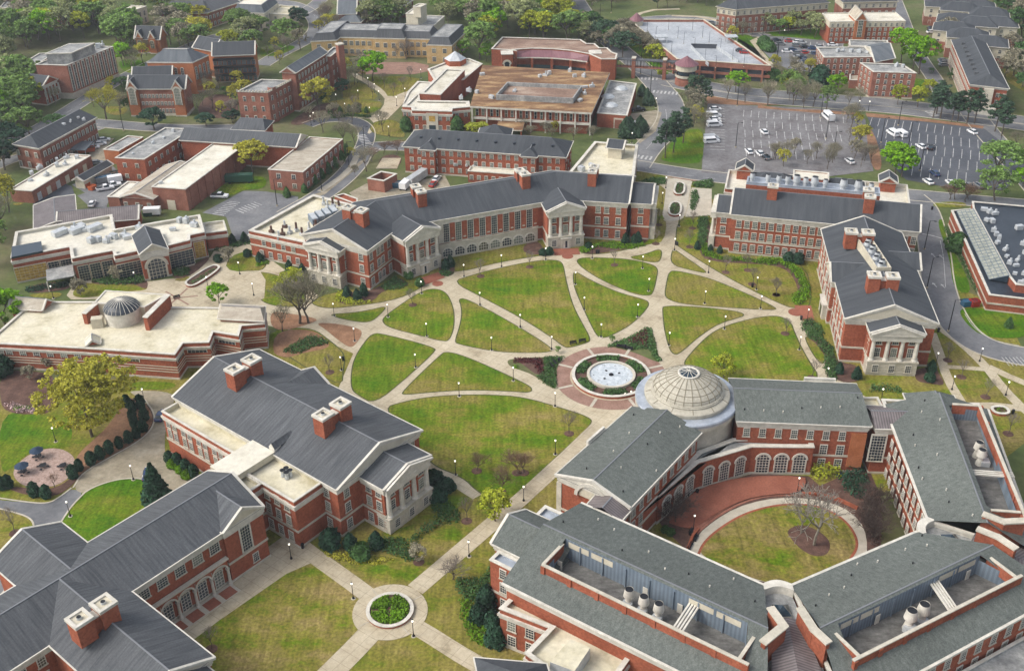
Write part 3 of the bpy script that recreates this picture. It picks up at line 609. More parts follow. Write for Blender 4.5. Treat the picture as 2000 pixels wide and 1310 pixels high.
sheet('yard','T3: 880,860 1080,830 1125,850 1080,990 960,1080 860,960 900,900',.034,gravel,0)
sheet('pavement','T2: 560,880 720,870 900,880 980,760 930,700 840,640 700,560 720,540 870,620 960,680 1000,740 1150,680 1180,700 1010,880 860,1010 830,1000 900,900 720,885',.03,concrete,1)
sheet('lawn','T2: 400,830 620,740 920,760 960,790 860,870 700,850 500,870',.02,grass_w,1); sheet('lawn','T2: 780,570 1240,580 1200,640 1120,720 960,745 930,680',.02,grass_w,1); sheet('lawn','T2: 700,600 860,650 930,750 760,750 620,740',.02,grass_w,1)
sheet('pavement','T2: 850,470 1300,470 1290,560 900,560 740,560 800,520',.018,brickpave,1)
sheet('lawn','T3: 1110,1190 1240,1020 1380,960 1445,1000 1440,1220 1300,1235 1150,1215',.02,grass_g,1); sheet('lawn','1380,205 1380,170 1480,184 1640,196 1560,206',.016,straw,0)
for s in('T4: 0,790 200,820 480,830 760,850 780,870 480,855 0,815','T4: 810,850 1100,880 1300,900 1700,950 1690,970 1300,920 820,880'): sheet('mulch_bed',s,.05,straw,0)
sheet('lawn','T3: 790,220 890,200 1000,330 1100,480 1200,560 1100,560 960,430',.02,grass_g,1); sheet('lawn','T3: 1450,170 1640,260 1800,270 1820,300 1960,520 2000,560 1930,420 1700,330',.02,grass_g,0)
sheet('path','T3: 1785,310 1850,280 1860,300 1830,330 1960,480 2000,560 1990,640 1940,660 1950,610 1985,560',.03,concrete,0)
sheet('lawn','T4: 0,120 300,180 500,200 480,310 340,300 60,270',.02,grass_g,1); strip('path','T3: 1200,120 1450,130 1700,210 2000,210 2260,200',2.4,.03,concrete,1); strip('path','T3: 620,190 860,170 1000,80 1260,70',2.5,.03,concrete,1)
sheet('lawn','T4: 1180,590 1250,600 1240,690 1170,690',.02,grass_g,0); sheet('lawn','T4: 1840,520 2000,560 2000,690 1880,620',.02,grass_w,0)
lawns(grass_g,.02,['M1: 1700,130 2000,80 2000,190 1830,195 1720,250 1600,240','M4: 1340,430 1400,410 1420,560 1640,980 1470,960 1440,700','zz' ] [:2]+['M4: 1500,1090 1640,1080 2060,1130 2060,1310 1700,1310 1560,1200'])
lawns(grass_w,.02,['M4: 1310,300 1400,285 1560,290 1570,330 1330,330','T1: 740,800 960,800 950,860 830,870','T1: 0,950 120,950 60,1000 0,1010','M1: 80,300 200,290 130,320'])
lawns(grass_g,.018,['T1: 870,450 1090,450 1090,540 940,560','T1: 1960,340 2100,340 2250,350 2100,420 1960,430','T2: 30,350 260,340 180,400 30,440'])
lawns(straw,.021,['1700,250 1690,240 1700,330 1725,335 1715,280'],'mulch_bed')
lawns(mulch,.03,['T2: 230,930 430,800 560,770 640,820 480,880 330,950','T1: 1500,760 1620,700 1780,740 1800,900 1480,880','T2: 950,1160 1100,1170 1080,1260 900,1270'],'mulch_bed')
lawns(grass_w,.03,['T2: 860,920 1060,890 1130,1020 1100,1040 860,1010'])
sheet('pavement','T2: 950,1190 1090,1190 1060,1270 900,1270',.04,concrete,0)
strip('path','M2: 480,210 700,60 760,-60',2.2,.03,pale_conc,1)
sheet('path','M2: 440,230 490,215 720,30 800,-30 830,-30 740,50 520,230 460,250',.028,gravel,0)
# ---------------------------------------------------------------- halls round the quad
def rotof(a,b): d=Vector(b)-Vector(a); return math.atan2(d.y,d.x)
# ===== north hall (three wings bent round the lawn)
B=Bld('brick_hall','long bent brick hall with three white temple porticos along the north of the lawns',"building",U(820,500)); N1=B
A=U2(588,458,12); C0=U2(717,491,12); ax=(C0-A).normalized(); pr=Vector((-ax.y,ax.x)); pr=pr if pr.y>0 else -pr
r0=(A+C0)/2; r1=r0+pr*19.8; r2=Vector((13.4,292.3)); e3=Vector((.981,-.194)); r3=r2+e3*22.6
hw=[10.85,10.4,10.2,10.0]; ridge=[r0,r1,r2,r3]
def miter(pts,hws):
    Ls,Rs=[],[]
    for i,p in enumerate(pts):
        d0=(pts[i]-pts[i-1]).normalized() if i else (pts[1]-pts[0]).normalized(); d1=(pts[i+1]-pts[i]).normalized() if i<len(pts)-1 else d0
        n0=Vector((-d0.y,d0.x)); n1=Vector((-d1.y,d1.x)); k=n0+n1; k=k/(k.length_squared/2)
        Ls.append(p+k*hws[i]); Rs.append(p-k*hws[i])
    return Ls,Rs
Lp,Rp=miter(ridge,hw); zr=16.05; ze=12
for i in range(3):
    B.gable(Rp[i],Lp[i],Rp[i+1],Lp[i+1],ze,zr,rm=slate_s,ped=(1 if i==0 else 0,1 if i==2 else 0),belt=(4.1,),cap=True)
wi=[rp+(ridge[k]-rp).normalized()*.6 for k,rp in enumerate(Rp)]
B.wins(wi[0]+pr*.6,wi[1],[1.0,5.0,8.4],4,us=[1.6,5.0,6.9,10.2],w=1.3,h=2.1)
fa=A+ax*.6+pr*.6; fb=C0-ax*.6+pr*.6; B.wins(fa,fb,[1,5,8.4],2,us=[2.2,18.4],w=1.3,h=2.1)
B.portico(U2(592,477,11),U2(664,494,11),11.2,13.2,6.5,rm=slate_s)
# side windows of portico bay
p0=U2(592,477,11); p1=U2(664,494,11); dd=(p1-p0).normalized(); nn=Vector((dd.y,-dd.x)); q1=p1-dd*.7-nn*.7
B.wins(q1,q1-nn*5,[5,8],1,us=[2.6],w=1.3,h=2.1)
# middle front: stone basement with lunettes, tall windows between brick panels
ma,mb_=wi[1],wi[2]; md=(mb_-ma).normalized(); mn=Vector((md.y,-md.x)); mL=(mb_-ma).length; s0=13.6; s1=mL-7.0
P2a=U2(787,470,12); P2b=U2(861,443,12)
B.portico(P2a,P2b,11.8,14.3,9,door=True,rm=slate_s); P3a=U2(1066,414,11.8); P3b=U2(1146,406,11.8); B.portico(P3a,P3b,11.8,14.3,10,door=True,rm=slate_s)
def place(u,o): return ma+md*u+mn*o
s0=(P2b-ma).dot(md)+.4; s1=(P3a-ma).dot(md)-.2
bs=MB(); q=ccw([place(s0,.7),place(s1,.7),place(s1,-.3),place(s0,-.3)]); bs.prism(q,-.1,4.3,stone,True); bs.ring(offset(q,.15),offset(q,-.1),4.3,4.6,stone)
for z in(.5,1.2,1.9,2.6,3.3): bs.ring(offset(q,.05),offset(q,-.1),z,z+.55,stone)
bs.build('stone_basement',B.root)
up=MB(); q=ccw([place(s0,.22),place(s1,.22),place(s1,-.2),place(s0,-.2)]); up.prism(q,4.6,11.2,white,True); up.build('stone_frieze',B.root)
nb=8; pit=(s1-s0-1.2)/nb
for k in range(nb):
    u=s0+.6+pit*(k+.5); c=place(u,0); B.wins(place(u-1,.22),place(u+1,.22),[4.9],1,w=1.75,h=5.6,nx=3,ny=8,t=.2,name='tall_window'); B.wins(place(u-1,.75),place(u+1,.75),[.7],1,w=2.9,h=2.35,kind='lunette',nx=4,ny=3,t=.25,name='arched_window')
    for uu in((u-pit/2,) if k else ())+((u+pit/2,) if k==nb-1 else ()):
        m=MB(); m.box(place(uu,.3),1.55,.3,4.75,10.5,brick,rotof(ma,mb_)); m.box(place(uu,.4),1.9,.3,4.62,4.95,stone,rotof(ma,mb_)); m.box(place(uu,.38),.8,.3,5.6,6.0,stone,rotof(ma,mb_)); m.build('brick_panel',B.root)
# east wing front + end pavilion
ea=P3b; eb=wi[3]; ed=(eb-wi[2]).normalized(); en=Vector((ed.y,-ed.x)); st=wi[2]+ed*((P3b-wi[2]).dot(ed))
B.wins(st,eb,[1.0,5.0,8.4],3,us=[2.8,5.2,8.6],w=1.3,h=2.1)
ep=Rp[3]+ed*0; q=[Rp[3]-en*1.8+ed*.0,Rp[3]-en*1.8+ed*6.4]; B.gable(*[q[0],q[0]-en*15,q[1],q[1]-en*15],11.4,14,hip=(0,0),ped=(0,1),belt=(4.1,),rm=slate_s,cap=False)
B.wins(q[0]-en*.6+ed*.6,q[1]-en*.6-ed*.6,[5.0,8.3],1,w=1.4,h=2.1); B.wins(q[1]-en*.6-ed*.6,q[1]-en*14-ed*.6,[1,5,8.3],4,w=1.3,h=2.1)
t=MB(); c0=q[1]-en*7.5+ed*.3
for k in range(4): t.cone(c0-en*(-4.2+k*2.8),.5,.42,4,9.6,10,white)
t.box(c0,13,1.6,-.1,3.9,stone,rotof(Vector((0,0)),-en)); t.box(c0,13,1.6,9.6,11.2,white,rotof(Vector((0,0)),-en)); t.build('end_portico',B.root)
rr=rotof(r0,r1)
B.pair(W('681,405',18.6)[0],W('706,411',18.6)[0],2.7,14.2,18.6,rr); mr=rotof(r1,r2); B.pair(W('812,364',18.4)[0],W('822,374',18.4)[0],2.5,14.2,18.4,mr); B.pair(W('1015,333',18.4)[0],W('1025,340',18.4)[0],2.5,14.2,18.4,mr); er=rotof(r2,r3); B.pair(W('1161,326',18.4)[0],W('1157,335',18.4)[0],2.4,14.2,18.4,er)
# flat service wing on the north-west, cream roof
fl=W('486,447 593,470',8.2); fl=[fl[0],fl[1],fl[1]+Vector((8.5,15)),fl[0]+Vector((14,22))]
q=W('486,450 598,474 690,400 612,380',8.2); p=B.block(q,8.2,rm=creamroof,belt=(4.0,),base=.5,cornice=.6,copew=.9,par=.9); B.wins(p[0],p[1],[1.0],5,w=1.2,h=1.7,m=2) ; B.wins(p[0],p[1],[4.4],4,w=1.2,h=2.4,m=3)
q=ccw(W('593,470 640,400 720,395 760,392 700,440',8.3)); B.mb('inner_roof').face([(*x,8.0) for x in q],creamroof)
for k in range(4): m=MB(); c=W(f'{612+k*13},{424-k*5}',9)[0]; m.box(c,1.9,4.6,7.4,9.3,greywall,.45); m.box(c,1.5,4.2,9.31,9.45,steel,.45); m.build('chiller_unit',B.root)
for k,(x,y) in enumerate(((552,455),(566,452),(579,447),(556,440),(590,455),(604,446),(617,438),(640,402),(650,398),(655,408),(662,402),(632,396),(530,450),(545,462))): m=MB(); c=W(f'{x},{y}',8)[0]; m.box(c,1.3,1.0,7.3,8.1,steel if k%3 else mulch,k); m.cone(c,.35,.3,8.0,9.4+.3*(k%3),10,steel if k%2 else mulch,True); m.build('roof_vent',B.root)
q=W('653,380 671,375 698,385 697,396 680,390',5.5); B.block(q,5.0,rm=brick,cm=white)
B.finish()
DEFS[0]=slate
# ===== hall B1 (near left with two chimney pairs)
B=Bld('brick_hall','brick hall with dark slate roof, two chimney pairs and white temple front at lower left',"building",U(560,900)); HB1=B
D=U2(657,958,12); Cc=U2(828,838,12); ax=(Cc-D).normalized(); pr=Vector((-ax.y,ax.x)); pr=pr if pr.x<0 else -pr; Ln=49.5
wd=(Cc-D).length*.985; Cc=D+ax*wd; A=D+pr*Ln; Bq=Cc+pr*Ln; ze,zr=12,16
w_=B.gable(D,Cc,A,Bq,ze,zr,belt=(4.1,)); r0=(D+Cc)/2; r1=(A+Bq)/2
B.wins(D+ax*.6+pr*.6,Cc-ax*.6+pr*.6,[1,5,8.4],2,us=[2.2,wd-3.4],w=1.3,h=2.1)
B.wins(A+ax*.6-pr*.6,D+ax*.6+pr*.6,[1,5,8.4],2,us=[Ln-4.2,Ln-7],w=1.3,h=2.1)
pa,pb=U2(748,956,11.5),U2(843,887,11.5); pb=pa+ax*(pb-pa).length; B.portico(pa,pb,11.3,13.4,9,wz=(4.7,8.0))
n=-pr; q=pa+ax*.7-n*.7; B.wins(q-n*6,q,[1,5,8.2],2,us=[2.0,4.6],w=1.3,h=2.1)
rr=rotof(r0,r1); B.pair(W('458,721',18.9)[0],W('491,702',18.9)[0],2.9,14.6,18.9,rr); B.pair(W('631,810',18.9)[0],W('665,788',18.9)[0],2.9,14.6,18.9,rr)
# small cross gable on the lawn side and dormer on the near side
m=Bq+(Cc-Bq)*.37; k=-pr; B.gable(m-k*4.4,m+k*4.4,m-k*4.4-ax*9.5,m+k*4.4-ax*9.5,12.0,14.6,ped=(1,0),walls=False,cor=0,base=0,cap=False)
# flat terrace strip along the yard side
t0=A+pr*(-1.2); t1=D+pr*25; q=[t0+ax*.6,t1+ax*.6,t1-ax*3.6,t0-ax*3.6]; p=B.block(q,11.0,rm=creamroof,belt=(4.1,),cornice=.5,par=1.0,base=.5); 
tw=t0-ax*3.6; B.wins(tw,t1-ax*3.6,[1.2],0); us=[]; x=1.6
while x<23: us+=[x,x+2.0]; x+=5.0
B.wins(tw,t1-ax*3.6,[4.9,8.0-.4],len(us),us=us,w=1.2,h=2.0)
# flat link wing towards the long hall
q=[D+ax*.6+pr*24.5,D+ax*.6+pr*4.5,D-ax*6.5+pr*4.5,D-ax*6.5+pr*24.5]; p=B.block(q,11.4,rm=creamroof,belt=(4.1,),cornice=.6,par=.9,base=.5)
B.wins(q[3],q[2],[1,4.9,8.2],3,us=[12.2,15,17.8],w=1.3,h=2.1); B.wins(q[2],q[1],[1,4.9,8.2],0)
q=[D-ax*6.5+pr*13.5,D-ax*6.5+pr*23,D-ax*15+pr*23,D-ax*15+pr*13.5]; B.block(q,11.2,rm=creamroof,belt=(4.1,),cornice=.6,par=.9,base=.5)
x=D-ax*6.5+pr*13.4; B.wins(D-ax*14+pr*13.5,x,[4.4],1,us=[3.8],w=2.3,h=6.2,nx=4,ny=9,name='stair_window',t=.3)
mm=MB(); mm.box(D-ax*10+pr*13.3,2.2,.3,0,2.7,white,rotof(Vector((0,0)),ax)); mm.box(D-ax*10+pr*13.2,1.5,.3,0,2.3,darkglass,rotof(Vector((0,0)),ax)); mm.build('door',B.root)
q=[D-ax*6.4+pr*17.6,D+ax*.4+pr*17.6,D+ax*.4+pr*24.0,D-ax*10+pr*24.0,D-ax*10+pr*17.6]; m=MB(); m.prism(ccw(q),11,12.4,creamwall,True,mt=whiteroof); m.build('roof_step',B.root)
m=MB(); m.prism(rect(D+ax*1.3+pr*18.4,1.5,1.7,rotof(Vector((0,0)),pr)),11,13.0,white,True); a=D+ax*.5+pr*17.5; b=D+ax*.5+pr*19.3; m.face([(*a,12.9),(*(a+ax*5),13.4),(*((a+b)/2+ax*5),14.2),(*((a+b)/2),14)],slate); m.face([(*b,12.9),(*(b+ax*5),13.4),(*((a+b)/2+ax*5),14.2),(*((a+b)/2),14)],slate); m.face([(*a,12.9),(*b,12.9),(*((a+b)/2),14)],white); m.build('dormer',B.root)
for k in range(4):
    m=MB(); c=D-ax*(1.2+.9*(k%2))+pr*(11.4+1.1*(k//2)); m.cone(c,.45,.35,10.6,11.4,10,steel); m.cone(c,.3,.55,11.4,12.1,10,steel,True,black); m.build('exhaust_fan',B.root)
B.finish()
# ===== long hall B0
B=Bld('brick_hall','long arcaded brick hall with dark slate roofs running out of the lower left corner',"building",U(250,1180)); HB0=B
F0=U2(515,988,12); Fn=U2(406,918,12); ax=(F0-Fn).normalized(); ln=Vector((ax.y,-ax.x)); ln=ln if ln.y<0 else -ln   # ln: along the ridge towards the camera
wdt=16.4; Fn=F0-ax*wdt; Lg=52.5; zr=15.6
B.gable(F0,Fn,F0+ln*Lg,Fn+ln*Lg,12,zr,belt=(4.4,),ped=(1,1))
# projecting end bay with pediment
q0=F0+ax*.0; B.gable(q0+ax*.3,q0+ax*.3+ln*9.4,q0-ax*9,q0-ax*9+ln*9.4,12.1,15.0,ped=(1,0),belt=(4.4,),inset=.4)
e=q0-ax*.1; B.wins(e+ln*9.0,e+ln*.4,[5.0],1,us=[4.3],w=2.2,h=6.0,nx=4,ny=9,t=.3,name='stair_window'); B.wins(e+ln*9.0,e+ln*.4,[1.2],1,us=[5.6],w=1.2,h=1.9)
# arcade
a0=F0-ax*.6+ln*9.4; a1=F0-ax*.6+ln*27.4; B.wins(a1,a0,[8.4],5,us=[2.0,5.6,9.2,12.8,16.4],w=2.0,h=2.0,nx=4,ny=4)
ar=MB(); 
for k in range(5):
    u0=9.6+k*3.55; c=lambda u,o:F0-ax*.6+ln*u+ax*o
    n=10; arc=[(u0+1.78+1.55*math.cos(math.pi*i/n),4.0+1.55*math.sin(math.pi*i/n)) for i in range(n+1)]
    for i in range(n):
        (ua,za),(ub,zb)=arc[i],arc[i+1]; va,vb=c(ua,.9),c(ub,.9); wa,wb=c(ua,.45),c(ub,.45)
        ar.face([(*va,za),(*vb,zb),(*vb,6.2),(*va,6.2)],brick); ar.face([(*va,za),(*vb,zb),(*wb,zb),(*wa,za)],white)
        ka=(ua-u0-1.78)*1.2+u0+1.78; kb=(ub-u0-1.78)*1.2+u0+1.78; ar.face([(*c(ua,.95),za),(*c(ub,.95),zb),(*c(kb,.95),(zb-4)*1.2+4),(*c(ka,.95),(za-4)*1.2+4)],white)
    for u in(u0+.1,)+((u0+3.45,) if k==4 else ()): ar.face([(*c(u-.15,.9),4),(*c(u+.18,.9),4),(*c(u+.18,.9),6.2),(*c(u-.15,.9),6.2)],brick)
    w0=c(u0+.35,-2.6); B.wins(c(u0+2.9,.02),c(u0+.6,.02),[.3],1,w=1.8,h=4.2,kind='arch',nx=3,ny=6,name='arched_window')
ar.bar((*c(9.3,.7),6.5),(*c(27.6,.7),6.5),.9,.3,stone); ar.build('arcade',B.root)
for k in range(6):
    m=MB(); m.lathe(c(9.6+k*3.56,.65),[(.42,0),(.42,.5),(.3,.6),(.27,3.6),(.4,3.8),(.42,4.05)],10,white); m.build('arcade_column',B.root,True)
m=MB(); m.face([(*c(9.4,.2),.1),(*c(27.5,.2),.1),(*c(27.5,3.4),.1),(*c(9.4,3.4),.1)],pale_conc); m.build('arcade_floor',B.root)
for k in range(5): m=MB(); m.face([(*c(10+k*3.55,.9),.12),(*c(12.6+k*3.55,.9),.12),(*c(12.6+k*3.55,3.2),.12),(*c(10+k*3.55,3.2),.12)],brickpave_r); m.build('brick_inset',B.root)
# south-east wing
s0=F0+ln*27.4; B.gable(s0+ax*22+ln*0,s0+ax*22+ln*15,s0-ax*8.2,s0-ax*8.2+ln*15,12,15.6,ped=(1,0),belt=(4.4,))
B.gable(s0+ax*29+ln*1.5,s0+ax*29+ln*11.5,s0+ax*18+ln*1.5,s0+ax*18+ln*11.5,11.3,14.2,ped=(1,0),hip=(3,0),belt=(4.4,))
# north-west cross wing
nw=Fn; g0=nw+ln*25.5; B.gable(g0-ax*8.5,g0-ax*8.5+ln*13.5,g0+ax*7,g0+ax*7+ln*13.5,12,15.0,ped=(1,0),belt=(4.4,))
B.wins(F0+ln*Lg-ln*.6-ax*.6,F0+ln*(27.4+15)-ax*.6,[1,5,8.6],3,w=1.3,h=2.1)
rr=rotof(s0,s0+ax); B.pair(W('155,1208',18.7)[0],W('202,1178',18.7)[0],2.9,14.4,18.7,rr)
B.finish()
DEFS[0]=slate_s
# ===== east hall E1 with portico, and E0 behind
B=Bld('brick_hall','brick hall with slate roof, roof fan trough and white temple portico right of the lawns',"building",U(1720,620)); E1=B
A=U2(1649,623,12); Bq=U2(1835,633,12); ax=(Bq-A).normalized(); pr=Vector((-ax.y,ax.x)); Ln=47.5; zr=16.4; wd=(Bq-A).length
B.gable(A,Bq,A+pr*Ln,Bq+pr*Ln,12,zr,belt=(4.1,),hip=(0,0),rm=slate_s)
B.wins(A+ax*.6+pr*(Ln-1),A+ax*.6+pr*.6,[1,4.9,8.3],12,m=1,w=1.3,h=2.1,us=[1.8,4.6,7.4,10.2,13,15.8,26.5,29.3,32.1,34.9,37.7,40.5,43.3][:13] if 0 else None)
pa,pb=U2(1702,652,11),U2(1808,655,11); B.portico(pa-ax*.4,pb+ax*.2,11.2,13.6,7.5,rm=slate_s); 
dn=Vector((ax.y,-ax.x)); q=pa-ax*.4+ax*.7-dn*.7; B.wins(q-dn*5.5,q,[1,5,8.2],2,us=[1.6,3.9],w=1.3,h=2.1)
B.wins(A+ax*.6+pr*.6,Bq-ax*.6+pr*.6,[1],0)
# west side entrance gable
m0=A+pr*17.5; B.gable(m0-ax*.9,m0-ax*.9+pr*10.5,m0+ax*9.5,m0+ax*9.5+pr*10.5,12,15,ped=(1,0),belt=(4.1,),rm=slate_s); e=m0-ax*.3
B.wins(e+pr*10,e+pr*.5,[1,4.9,8.3],3,w=1.3,h=2.1,out=.05)
mm=MB(); rt=rotof(Vector((0,0)),pr); mm.box(e-ax*.5+pr*5.2,5.5,1.2,-.1,3.9,stone,rt); mm.box(e-ax*1.1+pr*5.2,2.2,.1,0,2.8,darkglass,rt); mm.box(e-ax*.6+pr*5.2,6,1.4,3.9,4.3,white,rt); mm.build('entrance_porch',B.root)
# east gable
m1=Bq+pr*26; B.gable(m1+ax*.9,m1+ax*.9+pr*9,m1-ax*8,m1-ax*8+pr*9,12,14.8,ped=(1,0),belt=(4.1,),rm=slate_s)
rr=rotof(A,A+pr); B.pair(W('1663,452',18.9)[0],W('1696,454',18.9)[0],2.8,14.6,18.9,rr); B.pair(W('1708,537',18.9)[0],W('1744,539',18.9)[0],2.8,14.6,18.9,rr)
ta=W('1682,470',16)[0]; tb=W('1722,532',16)[0]; td=(tb-ta).normalized(); tn=Vector((-td.y,td.x)); tm=MB(); L_=(tb-ta).length
tm.prism(ccw([ta-tn*1.2,tb-tn*1.2,tb+tn*1.9,ta+tn*1.9]),14.8,16.55,lead,True); q=ccw([ta-tn*1.5,tb-tn*1.5,tb+tn*2.2,ta+tn*2.2]); tm.ring(q,offset(q,-.35),14.5,17.3,creamwall); tm.build('roof_trough',B.root)
for k in range(9):
    m=MB(); c=ta+td*(1+k*(L_-2)/8)+tn*(.8 if k%2 else -.2); m.cone(c,.55,.7,16.5,17.2,12,steel,True); m.cone(c,.8,.62,17.2,18.0,12,steel,True,black); m.build('exhaust_fan',B.root)
B.finish()
B=Bld('brick_hall','wide brick hall with slate roof and chimneys behind the upper right lawn',"building",U(1600,470)); E0=B
A=U2(1426,419,12); Bq=U2(1798,454,12); ax=(Bq-A).normalized(); pr=Vector((-ax.y,ax.x)); Ln=(Bq-A).length; dp=17.5
B.gable(A+pr*dp,A,Bq+pr*dp,Bq,12,16.2,belt=(4.1,),rm=slate_s)
us=[]; x=2
while x<Ln-1: us+=[x,x+1.9+.3]; x+=4.4
B.wins(A+ax*.6-(-pr)*.6,Bq-ax*.6+pr*.6,[1,4.7,8.1],len(us),us=us,w=1.3,h=2.1)
# west end pavilion with portico facing the mall
q=A+pr*1.8; B.gable(q+pr*12.5-ax*4.2,q-ax*4.2,q+pr*12.5+ax*3,q+ax*3,11.4,14,ped=(1,0),belt=(4.1,),rm=slate_s); B.wins(q-ax*3.6+pr*.6,q+ax*.2+pr*.6,[5,8.2],1,w=1.4,h=2.1)
t=MB(); c0=q-ax*4.6+pr*6.2; rt=rotof(Vector((0,0)),pr)
for k in range(4): t.cone(c0+pr*(-4+k*2.7),.5,.42,4,9.6,10,white)
t.box(c0,12,1.6,-.1,3.9,stone,rt); t.box(c0,12,1.6,9.6,11.2,white,rt); t.build('end_portico',B.root)
q=Bq+pr*dp; 
for x,y in((1510,363),(1697,371),(1700,384)): B.chimney(W(f'{x},{y}',18.6)[0],2.7,2.4,14,18.6,rotof(A,Bq))
# plant strip behind the ridge
s=MB(); b0=A+ax*3+pr*dp; b1=Bq-ax*10+pr*dp; q=ccw([b0,b1,b1+pr*4.5,b0+pr*4.5]); s.prism(q,-.1,13.8,brick,True,mt=lead); q2=offset(q,-.1); s.ring(q2,offset(q2,-.4),13.8,14.6,lead); s.build('plant_deck',B.root)
for k,u in enumerate((1.5,6,9,11.5,14,16.5,19,22,27,31,34.5)):
    m=MB(); c=b0+ax*u+pr*2.2; sc=1.25 if k in(4,6,8,9) else .9; m.cone(c,.75*sc,.6*sc,13.8,15.2,12,steel); m.cone(c,.95*sc,.7*sc,15.2,15.2+1.5*sc,12,steel,True,black); m.build('exhaust_fan',B.root)
B.finish()
# ===== back hall behind E0
B=Bld('brick_hall','white-roofed brick block with slate hips and penthouse behind the wide upper right hall',"building",U(1560,385))
q=[A+pr*(dp+4.6)-ax*3,A+pr*(dp+4.6)+ax*49,A+pr*(dp+19)+ax*49,A+pr*(dp+19)-ax*3]; p=B.block(q,10,par=1.0,cornice=.5,belt=(4,)); B.wins(q[1],q[2],[1,5],4); B.wins(q[3],q[0],[1,5],4)
hq=lambda u0,u1,v0,v1:[A+ax*u0+pr*(dp+v0),A+ax*u0+pr*(dp+v1),A+ax*u1+pr*(dp+v0),A+ax*u1+pr*(dp+v1)]
B.gable(*hq(4,17,7,18),10.2,13,hip=(4,4),walls=True,z0=9,cor=.4,base=0); B.gable(*hq(24,37,7,18),10.2,13,hip=(4,4),z0=9,cor=.4,base=0)
for u in(0,41.5): B.gable(*hq(u-2,u+3,17.5,14) if 0 else [A+ax*(u-1)+pr*(dp+14),A+ax*(u+4.5)+pr*(dp+14),A+ax*(u-1)+pr*(dp+19.5),A+ax*(u+4.5)+pr*(dp+19.5)],12.2,14,pedm=brick,ped=(1,1),cor=.4,base=0)
q=[A+ax*16+pr*(dp+7.5),A+ax*26+pr*(dp+7.5),A+ax*26+pr*(dp+13),A+ax*16+pr*(dp+13)]; p=B.block(q,14.2,z0=9.5,par=.3); B.wins(q[0],q[1],[11],2,us=[1.5,3.8],w=1.3,h=2); B.finish()
# ---------------------------------------------------------------- right-hand complex: dome and a ring of wings
def fans(B,c,d,n,k,z,sc=1.0,gap=2.4):
    for i in range(k):
        p=c+d*(i*gap); m=MB(); m.box(p+n*.9,1.6*sc,1.6*sc,z,z+1.0*sc,steel,math.atan2(d.y,d.x)); m.cone(p,.8*sc,.45*sc,z,z+1.6*sc,14,white,False); m.cone(p,.45*sc,.6*sc,z+1.6*sc,z+2.0*sc,14,white,False); m.cone(p,.92*sc,.7*sc,z+2.0*sc,z+3.5*sc,16,white,False); m.cone(p,.66*sc,.66*sc,z+3.3*sc,z+3.4*sc,16,black,True); m.build('exhaust_stack',B.root)
dc=Vector((35.84,181.94))
B=Bld('domed_rotunda','round rotunda with shallow pale stone dome and glazed oculus beside the fountain','building',(dc.x,dc.y,0)); 
wl=MB(); wl.lathe(dc,[(9.9,-.1),(9.9,10.6),(10.2,10.65),(10.2,11.2),(10.5,11.3),(10.5,12.1)],64,stone); wl.lathe(dc,[(10.25,12.1),(10.25,13.0)],64,creamwall); wl.build('wall',B.root)
pl=MB(); pl.lathe(dc,[(10.5,12.1),(10.6,12.75),(10.45,13.02),(8.4,13.1)],64,lead); pl.build('lead_platform',B.root,True)
dr=MB(); dr.lathe(dc,[(8.6,13.0),(8.6,13.45),(8.75,13.5),(8.75,14.0),(8.6,14.12)],64,domestone); dr.lathe(dc,[(8.6,14.12),(7.45,14.55)],64,domestone); dr.lathe(dc,[(7.45,14.55),(7.5,14.62),(7.5,14.85),(7.3,14.95),(7.3,15.1),(7.0,15.15)],64,domestone); dr.build('dome_drum',B.root)
do=MB(); prof=[(7.0*math.cos(t),15.1+3.9*(.62*math.sin(t)+.38*(1-math.cos(t)))) for t in [k*math.pi/2*.82/9 for k in range(10)]]; do.lathe(dc,prof,48,domestone); do.build('dome',B.root,True)
rr,zz=prof[-1]; 
rb=MB(); jm=mat('dome_joint',[(.5,(.20,.18,.13))],rough=.9)
for k in range(24):
    t=2*math.pi*k/24; rb.tube([(dc.x+r*1.003*math.cos(t),dc.y+r*1.003*math.sin(t),z+.02) for r,z in prof],.085,4,jm)
    if k%2==0: rb.tube([(dc.x+r*math.cos(t),dc.y+r*math.sin(t),z) for r,z in((8.62,14.14),(7.45,14.58))],.07,4,jm)
for k in(2,4,6): r,z=prof[k]; rb.tube([(dc.x+r*1.003*math.cos(a*math.pi/24),dc.y+r*1.003*math.sin(a*math.pi/24),z+.02) for a in range(49)],.06,4,jm)
rb.build('dome_joint',B.root)
oc=MB(); oc.lathe(dc,[(rr+.25,zz-.12),(rr+.3,zz+.22),(rr+.05,zz+.3),(rr-.2,zz+.15)],40,white); oc.build('oculus_ring',B.root); og=MB(); og.lathe(dc,[(rr-.15,zz+.15),(0,zz+.75)],40,darkglass); o=og.build('oculus_glass',B.root)
gb=MB()
for k in range(10): t=2*math.pi*k/10; gb.tube([(dc.x+(rr-.15)*math.cos(t),dc.y+(rr-.15)*math.sin(t),zz+.2),(dc.x,dc.y,zz+.8)],.06,4,white)
gb.build('glazing_bar',B.root); B.finish()
